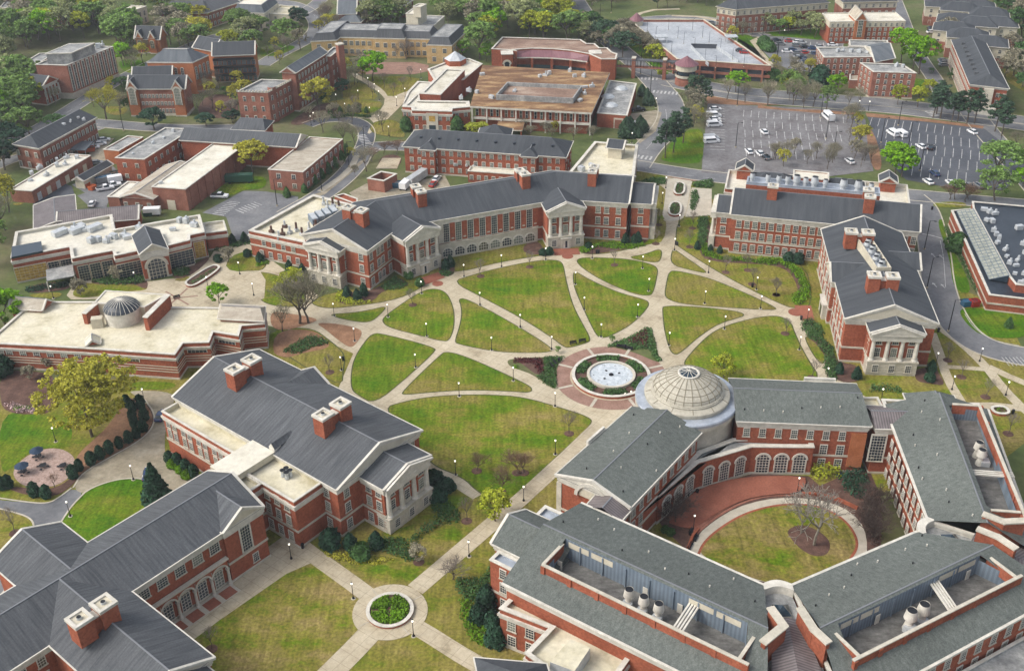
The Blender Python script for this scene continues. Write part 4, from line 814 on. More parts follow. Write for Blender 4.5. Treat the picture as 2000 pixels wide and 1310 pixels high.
# ----- the ring of wings round the courtyard
B=Bld('courtyard_hall','large brick complex of green-grey roofed wings around a round courtyard at lower right','building',(45,150)); RC=B
gk=dict(rm=slate_g,belt=(4.1,),zr=15.2)
def v2(x,y): return Vector((x,y))
A1,B1_,D1,C1=v2(7.6,158),v2(20.9,148.2),v2(24.3,179.8),v2(37.3,170.5)
B.gable(A1,B1_,D1,C1,12,14.4,rm=slate_g,belt=(4.1,),ped=(0,0))
d=(D1-A1).normalized(); e=(B1_-A1).normalized()
g0=A1+d*.1; m=MB(); Lw=(B1_-A1).length; m.face([(*g0,11.9),(*(g0+e*Lw),11.9),(*(g0+e*Lw/2),14.3)],white)
for x in(g0,g0+e*Lw): m.bar((*x,12.2),(*(g0+e*Lw/2),14.6),.5,.4,white)
m.build('pediment',B.root)
lm=MB(); arc=[(Lw/2+3.1*math.cos(math.pi*i/14),9.6+3.1*math.sin(math.pi*i/14)) for i in range(15)]
P_=lambda u,o,z:(*(A1+d*(.6-o)+e*u),z)
lm.face([P_(u,.35,z) for u,z in arc],creamwall)
for i in range(14):
    (u0,z0),(u1,z1)=arc[i],arc[i+1]; k=1.22; o=lambda u,z:(Lw/2+(u-Lw/2)*k,9.6+(z-9.6)*k)
    lm.face([P_(u0,.7,z0),P_(u1,.7,z1),P_(*(o(u1,z1)[0],.7,o(u1,z1)[1])),P_(*(o(u0,z0)[0],.7,o(u0,z0)[1]))],white)
    a,b=o(u0,z0),o(u1,z1); lm.face([P_(a[0],.7,a[1]),P_(b[0],.7,b[1]),P_(b[0],-1,b[1]),P_(a[0],-1,a[1])],white)
lm.build('lunette',B.root)
for u in(.75,Lw-.75): qn=MB(); qn.box(A1+d*.62+e*u,1.1,.35,-.1,10.2,stone,math.atan2(e.y,e.x)); qn.build('corner_pilaster',B.root)
i0=B1_-e*.6; i1=C1-e*.6; us=[2.2+2.45*k for k in range(11)]
B.wins(i0+d*.6,i1,[8.3],9,us=[1.6+2.9*k for k in range(9)],w=1.15,h=1.9); B.wins(i0+d*.6,i1,[4.7,1.0],2,us=[1.6,4.5],w=1.3,h=2.3)
# parapet walk on the lawn side
m=MB(); x=A1+d*14.5; m.box(x-e*.3,6,.5,11.4,12.7,white,math.atan2(d.y,d.x)); m.build('roof_parapet',B.root)
A2,B2_,D2,C2=v2(45.8,189.6),v2(44.6,174),v2(72.3,186.9),v2(71.2,171.6)
B.gable(A2,B2_,D2,C2,12,14.8,rm=slate_g,belt=(4.1,),ped=(0,0),hip=(0,.8))
f0=B2_+v2(.3,.6); f1=C2+v2(-.3,.6); L2=(f1-f0).length
B.wins(f0,f1,[8.1],7,us=[2.2+3.15*k for k in range(7)],w=1.2,h=2.0); B.wins(f0,f1,[4.4,.9],2,us=[17.9,21.2],w=1.4,h=2.3)
dn=(f1-f0).normalized(); m=MB(); m.box(f0+dn*24.4-v2(0,.08),3.0,.25,1.5,9.9,brick_orange,math.atan2(dn.y,dn.x)); m.build('brick_panel',B.root)
m=MB(); x=onseg(A2,D2,.72)+v2(0,.4); m.box(x,6.5,.6,11.6,12.75,white,math.atan2((D2-A2).y,(D2-A2).x)); m.build('roof_parapet',B.root)
# wing 3 (right) with plant well
A3,B3_=v2(75.8,179.3),v2(96.3,177.1); dd=(v2(72.6,144.6)-v2(74.5,171.8)).normalized(); D3=v2(72.9,144.0); C3=v2(80.9,139.2)*2-D3
q,wd_,wn,p3=B.well(A3,B3_,D3,C3,12,15.5,.09,.86,.12,.72,zf=11.6,zp=15.3)
a=v2(74.5,171.8)+v2(.6,0); b=D3+v2(.6,1); B.wins(a,b,[.9,4.7,8.1],9,m=1,w=1.25,h=2.0)
fans(B,q[0]+wd_*12+wn*3.2,wd_,wn,2,11.7,1.0,2.3)
for k in range(3): m=MB(); x=q[0]+wd_*(19.5+k*.55); m.bar((*x,14.2),(*(x+wn*7.5),14.2),.3,.3,white); m.build('strut',B.root)
# north pavilion and its terraces
u=(B3_-A3).normalized(); w=-dd
B.gable(A3+u*5+w*5,A3+u*15.4+w*5,A3+u*5-w*3,A3+u*15.4-w*3,11.6,14.6,rm=slate_g,ped=(1,0),belt=(4.1,),hip=(3,0))
for s_ in(2.6,17.6): B.block([A3+u*(s_-2.2)+w*3,A3+u*(s_-2.2)-w*1,A3+u*(s_+2.2)-w*1,A3+u*(s_+2.2)+w*3],11.2,rm=creamroof,par=.7,belt=(4.1,),copew=.6)
# link between wings 2 and 3
B.gable(v2(71.8,179.6),v2(71.8,171.4),v2(80,179),v2(80,171),11.6,13.2,rm=metalroof,ped=(0,0),belt=(4.1,)); B.block([v2(70.5,178),v2(76,178),v2(76,183.5),v2(70.5,183.5)],10.8,rm=creamroof,par=.6)
B.wins(v2(71.2,172),v2(75,171.6),[3.4],1,us=[1.9],w=2.9,h=6.4,nx=5,ny=9,t=.28,name='stair_window')
# wing 4 (lower right) and wing 5 (lower left) with wells
A4=v2(45.2,128.6); D4=v2(70.1,141.2); r40=v2(46.3,115.9); r41=v2(79.6,133.6); B4_=r40*2-A4; C4=r41*2-D4
q4,d4,n4,p4=B.well(A4,B4_,D4,C4,12,15.7,.09,.90,.05,.58,zf=11.3,zp=15.2)
fans(B,q4[0]+d4*13.3+n4*3.6,d4,n4,2,11.4,1.15,2.7)
for k in range(4): m=MB(); x=q4[0]+d4*(20+k*.5); m.bar((*x,14.4),(*(x+n4*6.6),14.4),.28,.3,white); m.build('strut',B.root)
o4=(C4-B4_).normalized(); on=Vector((o4.y,-o4.x)); B.wins(B4_-on*.6+o4*2,C4-on*.6-o4*2,[.9,4.7,8.1],12,m=1,w=1.25,h=2.0)
q=[B4_+o4*12+on*.2,B4_+o4*40+on*.2,B4_+o4*40+on*12,B4_+o4*12+on*12]; B.block(q,6.5,rm=greyroof,par=.6)
A5=v2(12.1,150); D5=v2(40.9,128.8); r50=v2(4.9,140); r51=v2(38.4,115.8); B5_=r50*2-A5; C5=r51*2-D5
q5,d5,n5,p5=B.well(A5,B5_,D5,C5,12,15.9,.12,.92,.05,.60,zf=11.3,zp=15.2)
fans(B,q5[0]+d5*14.2+n5*3.4,d5,n5,3,11.4,1.0,2.7)
for k in range(4): m=MB(); x=q5[0]+d5*(23.5+k*.5); m.bar((*x,14.4),(*(x+n5*6.9),14.4),.28,.3,white); m.build('strut',B.root)
for t in(.02,.47,.66): m=MB(); m.box(q5[0]+(q5[1]-q5[0])*t+n5*(.25 if t>.1 else 3),.9,.12,11.35,13.3,white,math.atan2(d5.y,d5.x)); m.build('plant_door',B.root)
for t in(.28,.93): m=MB(); m.box(q4[0]+(q4[1]-q4[0])*t+n4*.25,.9,.12,11.35,13.3,white,math.atan2(d4.y,d4.x)); m.build('plant_door',B.root)
nwd=(B5_-A5).normalized(); B.wins(A5+nwd*16.5,B5_-nwd*.5,[1,4.8,8.2],1,us=[4.5],w=1.3,h=2.1)
# west pavilion on wing 5
e5=-d5; a=A5+nwd*6.7; b=A5+nwd*17.6; B.gable(a+e5*7.5,b+e5*7.5,a-e5*6,b-e5*6,11.5,14.3,rm=slate_g,ped=(1,0),belt=(4.1,))
B.wins(b+e5*7-nwd*.6,b-nwd*.6,[1,4.8,8.1],2,w=1.35,h=2.2)
for s0,s1 in((3.4,6.6),(17.7,20.4)): B.block([A5+nwd*s0+e5*5.5,A5+nwd*s0-e5*1,A5+nwd*s1-e5*1,A5+nwd*s1+e5*5.5],11.0,rm=lead,par=.5,belt=(4.1,),copew=.5); B.wins(A5+nwd*s1+e5*5.5,A5+nwd*s1,[1,4.8,8],1,w=1.3,h=2.1)
# link 1-5: metal roof with white copings
B.gable(v2(12.6,149.5),v2(18.8,145.2),v2(18.2,158),v2(24.5,153.4),11.3,13.0,rm=metalroof,ped=(0,0),gut=True)
# links 5-4 and 4-3: recess, skylight and angled parapet walls
def link(ci,co,spread,walls_,zc=16.2):
    ax=(co-ci).normalized(); sd=Vector((-ax.y,ax.x)); m=MB()
    m.prism(ccw([ci-sd*2.2,ci+sd*2.2,co+sd*spread,co-sd*spread]),-.1,10.8,brick,True,mt=greyroof); m.build('link_wall',B.root)
    m=MB(); n=8; pt=[ci-sd*2.4+sd*4.8*k/n-ax*(.9*math.sin(math.pi*k/n)) for k in range(n+1)]
    for k in range(n): a,b=pt[k],pt[k+1]; a2,b2=a+ax*1.5,b+ax*1.5; m.face([(*a,11.6),(*b,11.6),(*b,12.4),(*a,12.4)],white); m.face([(*a,12.4),(*b,12.4),(*b2,12.4),(*a2,12.4)],white); m.face([(*a2,10.8),(*b2,10.8),(*b2,12.4),(*a2,12.4)],white)
    m.build('curved_parapet',B.root)
    m=MB(); c=ci+ax*5; m.cone(c,1.9,1.9,10.8,11.4,4,white,False,ph=.8); m.cone(c,1.9,0,11.4,12.6,4,darkglass,ph=.8); m.build('skylight',B.root)
    for w3 in walls_:
        a,b,c=W(w3,zc); m=MB(); k=MB()
        for x,y in((a,b),(b,c)):
            r=math.atan2((y-x).y,(y-x).x); m.box((x+y)/2,(y-x).length+.5,.75,7,zc-.3,brick,r); k.box((x+y)/2,(y-x).length+.8,1.35,zc-.29+(.004 if x is b else 0),zc+(.004 if x is b else 0),stone,r)
        w_=m.build('parapet_wall',B.root); k.build('parapet_cap',w_)
    m=MB(); a=ci+ax*8.2; b=co+ax*.5; 
    for s in(-1,1): m.face([(*a,13.2),(*(a+sd*s*2.3),12.8),(*(b+sd*s*(spread-.8)),11.5),(*b,12.6)],metalroof)
    m.build('metal_roof',B.root)
    return ax,sd
ci=(D5+A4)/2; ax,sd=link(ci,ci+(r51+r40)/2-ci+((r51+r40)/2-ci).normalized()*11,5.5,('1507,1187 1531,1220 1493,1251','1565,1188 1590,1227 1616,1251'))
m=MB(); c=ci+ax*19.5; n=10
for k in range(n):
    t0,t1=math.pi*k/n,math.pi*(k+1)/n
    for r0,r1,mm in((2.6,2.6,stone),):
        p0,p1=c+sd*r0*math.cos(t0),c+sd*r0*math.cos(t1); m.face([(*p0,8+r0*math.sin(t0)),(*p1,8+r0*math.sin(t1)),(*(p1+ax*5),8+r0*math.sin(t1)),(*(p0+ax*5),8+r0*math.sin(t0))],creamroof)
m.build('barrel_vault',B.root)
ci=(D4+D3)/2; link(ci,(r41+v2(80.9,139.2))/2+((r41+v2(80.9,139.2))/2-ci).normalized()*9,5.5,('1924,1003 1961,1017 2000,1015','1913,1032 1950,1047 1982,1068'))
# arcade round the terrace: three facets of three arched windows
pts=W('1287,968 1364,903 1469,872 1590,873',7.0); a_out=pts+[pts[3]+v2(.3,4.5),v2(44.6,175),v2(37.0,171),v2(23,152.5),pts[0]+v2(-3.2,2.6)]
B.block(a_out,7.0,rm=greyroof,par=.5,belt=(),base=.6,copew=.9,cornice=0)
for k in range(3):
    a,b=pts[k],pts[k+1]; L=(b-a).length; nr=(b-a).normalized(); out=Vector((nr.y,-nr.x)); us=[L*(i+.5)/3.35+L*.055 for i in range(3)]
    B.wins(a,b,[.5],3,us=us,w=2.1 if k==1 else min(2.5,L/3.35-.9),h=4.6,kind='arch',nx=4,ny=7,t=.26,name='arched_window',out=.05)
for (a_,b_,r0_,r1_,za,zb,n_) in((A1,D1,(A1+B1_)/2,(D1+C1)/2,12,14.4,4),(B1_,C1,(A1+B1_)/2,(D1+C1)/2,12,14.4,6),(B2_,C2,(A2+B2_)/2,(D2+C2)/2,12,14.8,7),(A3,D3,(A3+B3_)/2,(D3+C3)/2,12,15.5,11),(A4,D4,(A4+B4_)/2,(D4+C4)/2,12,15.7,10),(A5,D5,(A5+B5_)/2,(D5+C5)/2,12,15.9,10)):
    for k in range(n_):
        t=(k+.5)/n_; f=rng.uniform(.15,.85); x=onseg(onseg(a_,b_,t),onseg(r0_,r1_,t),f); m=MB(); m.cone(x,.13,.13,za+(zb-za)*f-.1,za+(zb-za)*f+.4,6,white if k%3 else black,True); m.build('vent_pipe',B.root)
# annex with cream roof at the lower left
q=W('976,1187 1074,1225 1026,1275 1110,1340 1190,1340 1236,1276 1007,1158',8.6); p=B.block(q,8.6,rm=creamroof,par=.9,cornice=.5,belt=(),base=.5,copew=.7)
B.wins(q[0],q[1],[.9,4.4],3,us=[2.2,5.6,9.0],w=1.5,h=2.2)
q=W('1114,1246 1153,1263 1122,1309 1074,1291',10.4); m=MB(); m.prism(ccw(q),7.6,10.3,steel,True,mt=creamroof); m.build('roof_plant',B.root)
B.finish()
B=Bld('brick_pavilion','pavilion with dark slate hipped roof cut off by the bottom edge of the photo','building',U(1000,1330))
c=W('975,1262',13.5)[0]; a=W('911,1310 1058,1290',10.5); f=(a[0]-a[1]).normalized(); B.gable(W('925,1283',10.5)[0],W('1068,1295',10.5)[0],W('925,1283',10.5)[0]+v2(3,-16),W('1068,1295',10.5)[0]+v2(3,-16),10.5,14.5,hip=(6,6),belt=(4,)); B.finish()
# ----- courtyard ground
Z=lambda s:[(1180+x*.27,860+y*.27) for x,y in Q(s)]
sheet('pavement',Z('380,560 600,380 1080,240 1480,260 1560,330 1900,180 2000,400 2000,760 1700,1000 1160,1050 600,800 430,640'),.03,mulch,0)
sheet('pavement',Z('440,600 560,470 680,355 1000,270 1450,265 1460,330 1390,395 1200,400 1000,440 800,540 650,650 560,640'),.36,brickpave_r,1)
for k,(s) in enumerate(('1380,362 1200,366 1000,412 820,505 690,610 640,665','1380,380 1200,383 1010,425 830,520 700,620 650,675','1380,398 1200,400 1020,440 840,535 710,635 660,685')):
    strip('step',[U2(*q) for q in Z(s)],.55,.30-.1*k,mulch if 0 else brick_old,2,px=False)
sheet('path',Z('600,830 680,680 800,580 950,490 1150,430 1350,415 1550,430 1720,480 1850,580 1900,700 1900,860 1700,1000 1160,1060'),.06,pale_conc,1)
lw=Z('680,830 715,750 800,665 950,565 1100,503 1300,463 1500,468 1650,518 1760,600 1822,700 1830,780 1780,860 1600,980 1300,1060 1000,980'); sheet('lawn',lw,.10,grass_b,2)
strip('kerb',[U2(*q) for q in lw[:12]],.5,.12,brick,2,px=False)
sheet('mulch_bed',Z('1315,650 1420,610 1520,640 1620,710 1640,780 1600,840 1500,840 1420,790 1350,720'),.14,mulch,2)
for s in('1430,395 1560,400 1700,440 1830,500','605,790 640,700 680,650'): 
    w_=MB(); pp=[U2(*q) for q in Z(s)]
    for a,b in zip(pp,pp[1:]): w_.bar((*a,.75),(*b,.75),.5,.8,brick)
    o=w_.build('garden_wall'); tag(o,'low curved red brick garden wall %s the courtyard lawn'%('behind the bare pale tree beside' if s[0]=='1' else 'at the left end of steps by'),'wall','garden walls of the courtyard')
# ---------------------------------------------------------------- buildings round about
def gb3(B,a,b,c,ze,zr,**k):
    """A back-left, B front-left, C front-right corner pixels at the eaves"""
    A,Bq,C=W(a,ze)[0],W(b,ze)[0],W(c,ze)[0]; B.gable(A,Bq,A+C-Bq,C,ze,zr,**k); return A,Bq,A+C-Bq,C
def gbd(B,b,c,dp,ze,zr,**k):
    P,T=W(b,ze)[0],W(c,ze)[0]; d=(T-P).normalized(); n=Vector((-d.y,d.x)); B.gable(P+n*dp,P,T+n*dp,T,ze,zr,**k); return P,T,d,n
def frustum(B,poly,h,ins,rise,rm,tm):
    p=ccw(poly); q=offset(p,-ins); R=B.mb('roof')
    for i in range(len(p)):
        j=(i+1)%len(p); R.face([(*p[i],h),(*p[j],h),(*q[j],h+rise),(*q[i],h+rise)],rm)
    R.face([(*x,h+rise) for x in q],tm); c=B.mb('cornice'); c.ring(offset(p,.12),offset(p,-.5),h-.35,h+.05,white); B.mb('roof_edge').ring(offset(q,.15),offset(q,-.25),h+rise-.1,h+rise+.15,ridgecap)
def walls(B,poly,h,m): B.mb('wall').prism(ccw(poly),-.1,h,m,top=False); return ccw(poly)
def junk(B,z,cs,m=None,s=1.0):
    for i,(x,y) in enumerate(W(cs,z)):
        o=MB(); a=rng.uniform(0,3); o.box((x,y),rng.uniform(.9,2)*s,rng.uniform(.8,1.4)*s,z,z+rng.uniform(.6,1.3)*s,m or steel,a)
        if i%2: o.cone((x+.2,y+.1),.4,.3,z+.6,z+1.6*s,8,steel)
        o.build('roof_vent',B.root)
# student centre
B=Bld('student_centre','long white-roofed brick building with big windows and gabled arch entrance at left','building',U(250,530),1)
q=W('M1: 82,705 320,660 525,622 540,710 848,650 860,690 1035,652 1262,612 1425,572 1425,535 1535,512 1500,382 860,492 840,382 118,512',7.8)
p=B.block(q,7.8,par=.9,cornice=.5,copew=.7,base=.4)
for (a,b,n,w_,h_,nx,ny) in((0,1,1,8.2,4.4,7,5),(1,2,2,3.2,4.2,4,5),(3,4,3,2.8,5.0,4,6),(5,6,1,6.4,4.8,6,6),(7,8,1,6.6,5.0,6,6),(9,10,1,3.0,5.2,3,7)):
    B.wins(q[a],q[b],[.5],n,w=w_,h=h_*.92,nx=nx,ny=ny,fm=(creamwall,amber if a in(0,9) else darkglass),t=.16,m=.6)
A,Bq=W('M1: 1045,690',8.0)[0],W('M1: 1268,645',8.0)[0]; d=(Bq-A).normalized(); n=Vector((-d.y,d.x)); B.gable(A,Bq,A+n*13,Bq+n*13,8.2,10.6,ped=(1,1),inset=.35,cor=1.6,base=.5); B.wins(A-n*.0+d*.4,Bq-d*.4,[.2],1,w=4.8,h=6.0,kind='arch',nx=5,ny=6,t=.5,name='arched_entrance',fm=(stone,darkglass),out=.02)
f=W('M1: 88,622 310,582 320,655 85,702',8.1); m=MB(); m.prism(ccw(f),7.6,8.15,darkglass); m.build('dark_roof_panel',B.root)
B.block(para('M1: 1545,520 1702,500 1680,425',5.5),5.5,par=.8,cornice=.5,base=.4)
junk(B,7.0,'M1: 455,525 560,490 610,480 640,500 830,560 800,590 860,560 940,545 960,560 1050,490 1350,440 1400,440 1300,500 1460,470 740,580 690,590',None,1.3)
for k in(0,1,2): m=MB(); c=W(f'M1: {450+k*130},{520-k*18}',7.4)[0]; m.box(c,4.2,2.2,6.95,8.4,steel,.9); m.build('roof_unit',B.root)
m=MB(); q=W('M1: 345,795 545,755 560,840 350,880',3.2); m.prism(ccw(q),3.0,3.25,greyroof,True,True)
for x in q: m.cone(x,.15,.15,0,3,8,white)
m.build('canopy',B.root); B.finish()
# flat building with drum
B=Bld('flat_brick_building','low brick building with broad pale flat roof and domed white drum at the left edge','building',U(230,660),1)
q=W('M1: -90,1330 165,1105 410,1035 720,1035 1250,1075 1640,1080 1992,1090 1985,1200 1812,1215 1790,1290 L1: 1600,28 1568,108 1372,114 1312,200 620,152 0,118 -110,111',7.0)
p=B.block(q,7.0,rm=creamroof,par=.35,copew=.5,cornice=.25,belt=(),base=.5)
for z in(2.0,2.7,3.4): B.mb('belt_course').ring(offset(p,.1),offset(p,-.05),z-.1,z+.1,creamwall)
B.wins(q[16],q[15],[4.0],4,w=1.5,h=1.5); B.wins(q[15],q[14],[4.0],6,w=1.5,h=1.5); B.wins(q[16],q[15],[.6],4,w=1.3,h=1.3)
for a,b in((14,13),(13,12),(12,11),(11,10),(10,9),(9,8)): 
    L=(q[a]-q[b]).length; B.wins(q[a],q[b],[4.2],1,w=min(4.5,L-1.2),h=1.5,nx=5,ny=2) if L>2.4 else None
s=W('M1: 710,1045 1085,1078 1252,985 792,955',9.8); m=MB(); m.prism(ccw(s),6.6,9.8,creamwall,True,mt=creamroof); m.ring(offset(ccw(s),.15),offset(ccw(s),-.3),9.7,10.0,white); m.build('penthouse',B.root)
for a,b,h in(('M1: 630,1125','M1: 722,1048',9.6),('M1: 1090,1155','M1: 1262,985',10.2)):
    a,b=W(a,h)[0],W(b,h)[0]; m=MB(); r=rotof(a,b); m.box((a+b)/2,(b-a).length,1.1,6.5,h,brick,r); m.box((a+b)/2,(b-a).length+.3,1.4,h,h+.2,white,r); m.build('penthouse_wall',B.root)
c=W('M1: 912,1075',10.2)[0]; m=MB(); m.lathe(c,[(4.2,6.5),(4.2,10.1),(4.35,10.2)],36,white); m.build('drum',B.root,True)
m=MB(); pf=[(4.35,10.2),(3.9,10.9),(3.0,11.6),(1.8,12.1),(0,12.4)]; m.lathe(c,pf,36,blackroof); m.build('drum_dome',B.root,True); m=MB()
for k in range(24): t=k*math.pi/12; m.tube([(c.x+r*math.cos(t),c.y+r*math.sin(t),z+.04) for r,z in pf],.07,4,white)
m.build('dome_rib',B.root)
m=MB(); m.box(W('M1: 735,1200',7.5)[0],2.6,1.8,6.6,9.2,creamwall,.2); m.build('roof_unit',B.root)
gb3(B,'M1: 1652,1050','M1: 1632,1165','M1: 1985,1185',7.6,9.3,rm=tanroof,hip=(1,1),cor=.5,base=0); 
a=W('M1: 345,990',9)[0]; B.gable(W('M1: 405,1030',7.4)[0],W('M1: 315,1105',7.4)[0],W('M1: 130,1000',7.4)[0],W('M1: 60,1090',7.4)[0],7.4,9.4,rm=tanroof,cor=.3,pedm=brick,base=0)
a,b=W('L1: 640,140 760,118',7.2); d=(b-a).normalized(); n=Vector((-d.y,d.x)); B.gable(a,b,a+n*3,b+n*3,7.2,8.6,rm=creamroof,pedm=brick,cor=.2,base=0,walls=False)
B.finish()
# warehouse row on the left
def simple(name,label,s,h,wm=None,rm=None,zs=(),sp=3,w_=1.2,hh=1.6,par=.4,detail=1,fin=True,**k):
    poly=para(s,h) if len(Q(s))==3 else W(s,h); c=sum((x for x in poly),Vector((0,0)))/len(poly)
    B=Bld(name,label,'building',(c.x,c.y,0),detail); p=B.block(poly,h,wm=wm,rm=rm,par=par,**k)
    if zs: B.wall_wins(p,zs,sp,w=w_,h=hh,nx=2,ny=3)
    return B.finish() if fin else (B,poly,p)
B,q,p=simple('warehouse','tall windowless brick warehouse with long white flat roof left of centre','M1: 1140,172 1392,190 T1: 1870,1065',7.3,brick_old,whiteroof,par=.25,fin=False)
for k in range(9): m=MB(); m.box(onseg(q[1],q[2],(k+.5)/9),.5,.6,0,7,brick_old,rotof(q[1],q[2])); m.build('pilaster',B.root)
m=MB(); m.box(onseg(q[0],q[1],.5),2.6,.3,0,3.2,creamwall,rotof(q[0],q[1])); m.build('loading_door',B.root); junk(B,7.1,'M1: 1210,150 T1: 1740,1070 1760,1075',None,.7); B.finish()
B=Bld('low_gabled_shop','low brick workshop with grey gabled roof in front of the white-roofed warehouse','building',U(255,385),1); A,Bq=W('M1: 893,250',4.4)[0],W('M1: 1155,264',4.4)[0]; d=(Bq-A).normalized(); n=(W('T1: 1870,1065',7.3)[0]-W('M1: 1392,190',7.3)[0]).normalized(); B.gable(A,Bq,A+n*26,Bq+n*26,4.4,6.2,wm=brick_old,rm=tanroof,pedm=brick_old,cor=.3); B.wins(A,Bq,[1.0],3,w=1.1,h=1.8)
B.block(para('M1: 806,246 893,250 1045,136',4.2),4.2,wm=brick_old,par=.3); B.finish()
simple('flat_brick_building','brick two-storey block with weathered pale flat roof beside the sloping street','T2: 90,1272 352,1292 650,1045',7,brick_old,tanroof,(1,4.2),3.4,1.3,1.6,.3)
B,q,p=simple('flat_brick_building','long brick block with streaked grey flat roof behind the low workshop','T1: 865,1185 1082,1197 1445,970',8,brick,greyroof,(1,4.8),3,1.1,1.5,.4,fin=False); junk(B,7.6,'T1: 1000,1160 1150,1080 1230,1040 1300,990',None,.7)
gbd(B,'T1: 1340,1055','T2: 300,1110',11,8,10.6,wm=brick,rm=slate,cor=.5,ped=(0,1)); a,b=W('T1: 1345,1060',7.4)[0],W('T2: 270,1106',7.4)[0]; B.wins(a,b,[1,4.6],16,w=1.1,h=1.6); gbd(B,'T1: 1730,975','T1: 1990,985',10,8.5,11,rm=slate,cor=.5,hip=(2,2)); B.finish()
B,q,p=simple('flat_brick_building','small brick annexe with dark patched flat roof beside the parked white vans','T1: 776,1122 893,1133 1075,1030',5,brick_orange,greyroof,(),par=.3,fin=False); B.finish()
B,q,p=simple('flat_brick_building','low white-roofed brick depot with garage doors at the far left','M1: 70,192 238,205 T1: 682,1168',4.2,brick_old,whiteroof,(),par=.3,fin=False)
for k in range(6): m=MB(); m.box(onseg(q[1],q[2],(k+.6)/6.5),1.9,.2,0,2.6,creamwall if k%2 else steel,rotof(q[1],q[2])); m.build('garage_door',B.root)
junk(B,3.9,'M1: 240,80 350,90 300,35 430,20 230,130 T1: 500,1190 580,1190 300,1270 430,1205 490,1240',None,1.0); B.finish()
B=Bld('shed','narrow cream shed with grey gabled roof beside the service yard','building',U(175,345),1); gb3(B,'M1: 538,122','M1: 630,132','M1: 855,5',3,4.4,wm=creamwall,cor=.2,pedm=creamwall,base=0); B.finish()
B=Bld('brick_hall','long two-storey brick hall with dark hipped roof at the far left','building',U(130,270),1); A,Bq,D_,C_=gb3(B,'T1: 88,1085','T1: 292,1118','T1: 730,882',8.4,11.2,hip=(3.5,1.5),cor=.7,wm=brick_old); B.wins(Bq,C_,[1,4.8],13,w=1.15,h=1.9,m=1); B.wins(A,Bq,[1,4.8],3,w=1.15,h=1.9); junk(B,9.8,'T1: 480,940 530,920 590,890 630,905',None,.7); B.finish()
B=Bld('metal_roofed_shed','dark metal roofed garage sheds behind the student centre','building',U(180,410),1); gb3(B,'M1: 565,232','M1: 250,312','M1: 250,500',4.6,5.4,rm=metalroof,cor=0,base=0,wm=brick_old); gbd(B,'M1: 420,470','M1: 1040,418',10,4.4,6.8,rm=metalroof,cor=.2,base=0); B.finish()
# older campus at the upper left
B,q,p=simple('dormitory','tall dark brick dormitory with white window strips and rooftop penthouse at far left','T1: 266,485 500,492 850,350',13.4,brick_old,greyroof,(),par=.5,fin=False,base=2.4)
B.wins(q[1],q[2],[3.0],11,w=1.15,h=9.8,nx=2,ny=9,t=.3,name='window_strip'); s=para('T1: 345,405 535,400 705,328',17.0); m=MB(); m.prism(ccw(s),13,17,greyroof,True,mt=greyroof); m.ring(offset(ccw(s),.3),offset(ccw(s),-.2),16.8,17.2,white); m.build('penthouse',B.root)
B.block(para('T1: 138,497 268,490 420,395',11),11,wm=brick_old,rm=greyroof,par=.4); junk(B,13,'T1: 620,400 690,385 740,360 770,350',None,1.4); B.finish()
B=Bld('gothic_chapel_hall','brown brick gothic hall with steep slate roof and two traceried gable windows','building',U(305,210),1); P,T,d,n=gbd(B,'T1: 950,672','T1: 1392,672',8.5,10.4,14.4,wm=brick_old,cor=.3,pedm=brick_old,base=1)
for t in(.09,.86): c=onseg(P,T,t); B.gable(c-d*2.2-n*.4,c+d*2.2-n*.4,c-d*2.2+n*4,c+d*2.2+n*4,10.6,14,wm=brick_orange,pedm=brick_orange,cor=.2,inset=.2); B.wins(c-d*2-n*.6,c+d*2-n*.6,[4.6],1,w=2.3,h=6.4,kind='arch',nx=4,ny=6,t=.4,name='traceried_window',fm=stone)
B.wins(onseg(P,T,.2)+n*.6,onseg(P,T,.78)+n*.6,[1.2,4,6.8],9,w=.9,h=1.4); B.finish()
B=Bld('chapel','square orange brick chapel with grey mansard roof and pointed windows','building',U(360,150),1); s=para('T1: 1105,468 1447,470 1565,415',12.7); walls(B,s,12.7,brick_orange); frustum(B,s,12.7,4,3.8,slate_n,whiteroof); q=ccw(s); B.wins(s[0],s[1],[5.5],4,w=1.1,h=5.0,kind='arch',nx=2,ny=5,us=[5.4,8.2,10.8,13.4]); B.wins(s[1],s[2],[5.5],4,w=1.1,h=5,kind='arch',nx=2,ny=5)
gbd(B,'T1: 985,610','T1: 1290,600',10,8,12,wm=brick_orange,pedm=brick_orange,cor=.2); B.finish()
B=Bld('dormitory','slate-roofed brick dormitory with dark tiered balconies at the upper left','building',U(460,130),1); P,T,d,n=gbd(B,'T1: 1590,425','T1: 1915,412',11,11,15,wm=brick_orange,pedm=brick_orange,cor=.4); gbd(B,'T1: 1440,360','T1: 1600,390',10,11.3,15,wm=brick_orange,cor=.4)
for z in(3.2,6.4,9.6): m=MB(); r=rotof(P,T); m.box((P+T)/2-n*.9,(T-P).length-1,2.2,z,z+.18,black,r); m.box((P+T)/2-n*2,(T-P).length-1,.06,z+.2,z+1.1,black,r); m.build('balcony',B.root)
B.wins(P,T,[.8,4,7.2],9,w=1.3,h=1.8,fm=steel); B.finish()
B=Bld('church','small orange brick church with steep slate roof among trees at upper left','building',U(295,75),1); P,T,d,n=gbd(B,'T1: 1005,295','T1: 1200,302',8,6.2,11,wm=brick_orange,pedm=brick_orange,cor=.2)
for t in(.22,.7): c=onseg(P,T,t); B.gable(c-d*1.6-n*.4,c+d*1.6-n*.4,c-d*1.6+n*3.5,c+d*1.6+n*3.5,7,10,wm=brick_orange,pedm=brick_orange,cor=.1,inset=.1); B.wins(c-d*1.5-n*.45,c+d*1.5-n*.45,[2.5],1,w=1.6,h=3.4,kind='arch',nx=2,ny=3,fm=creamwall)
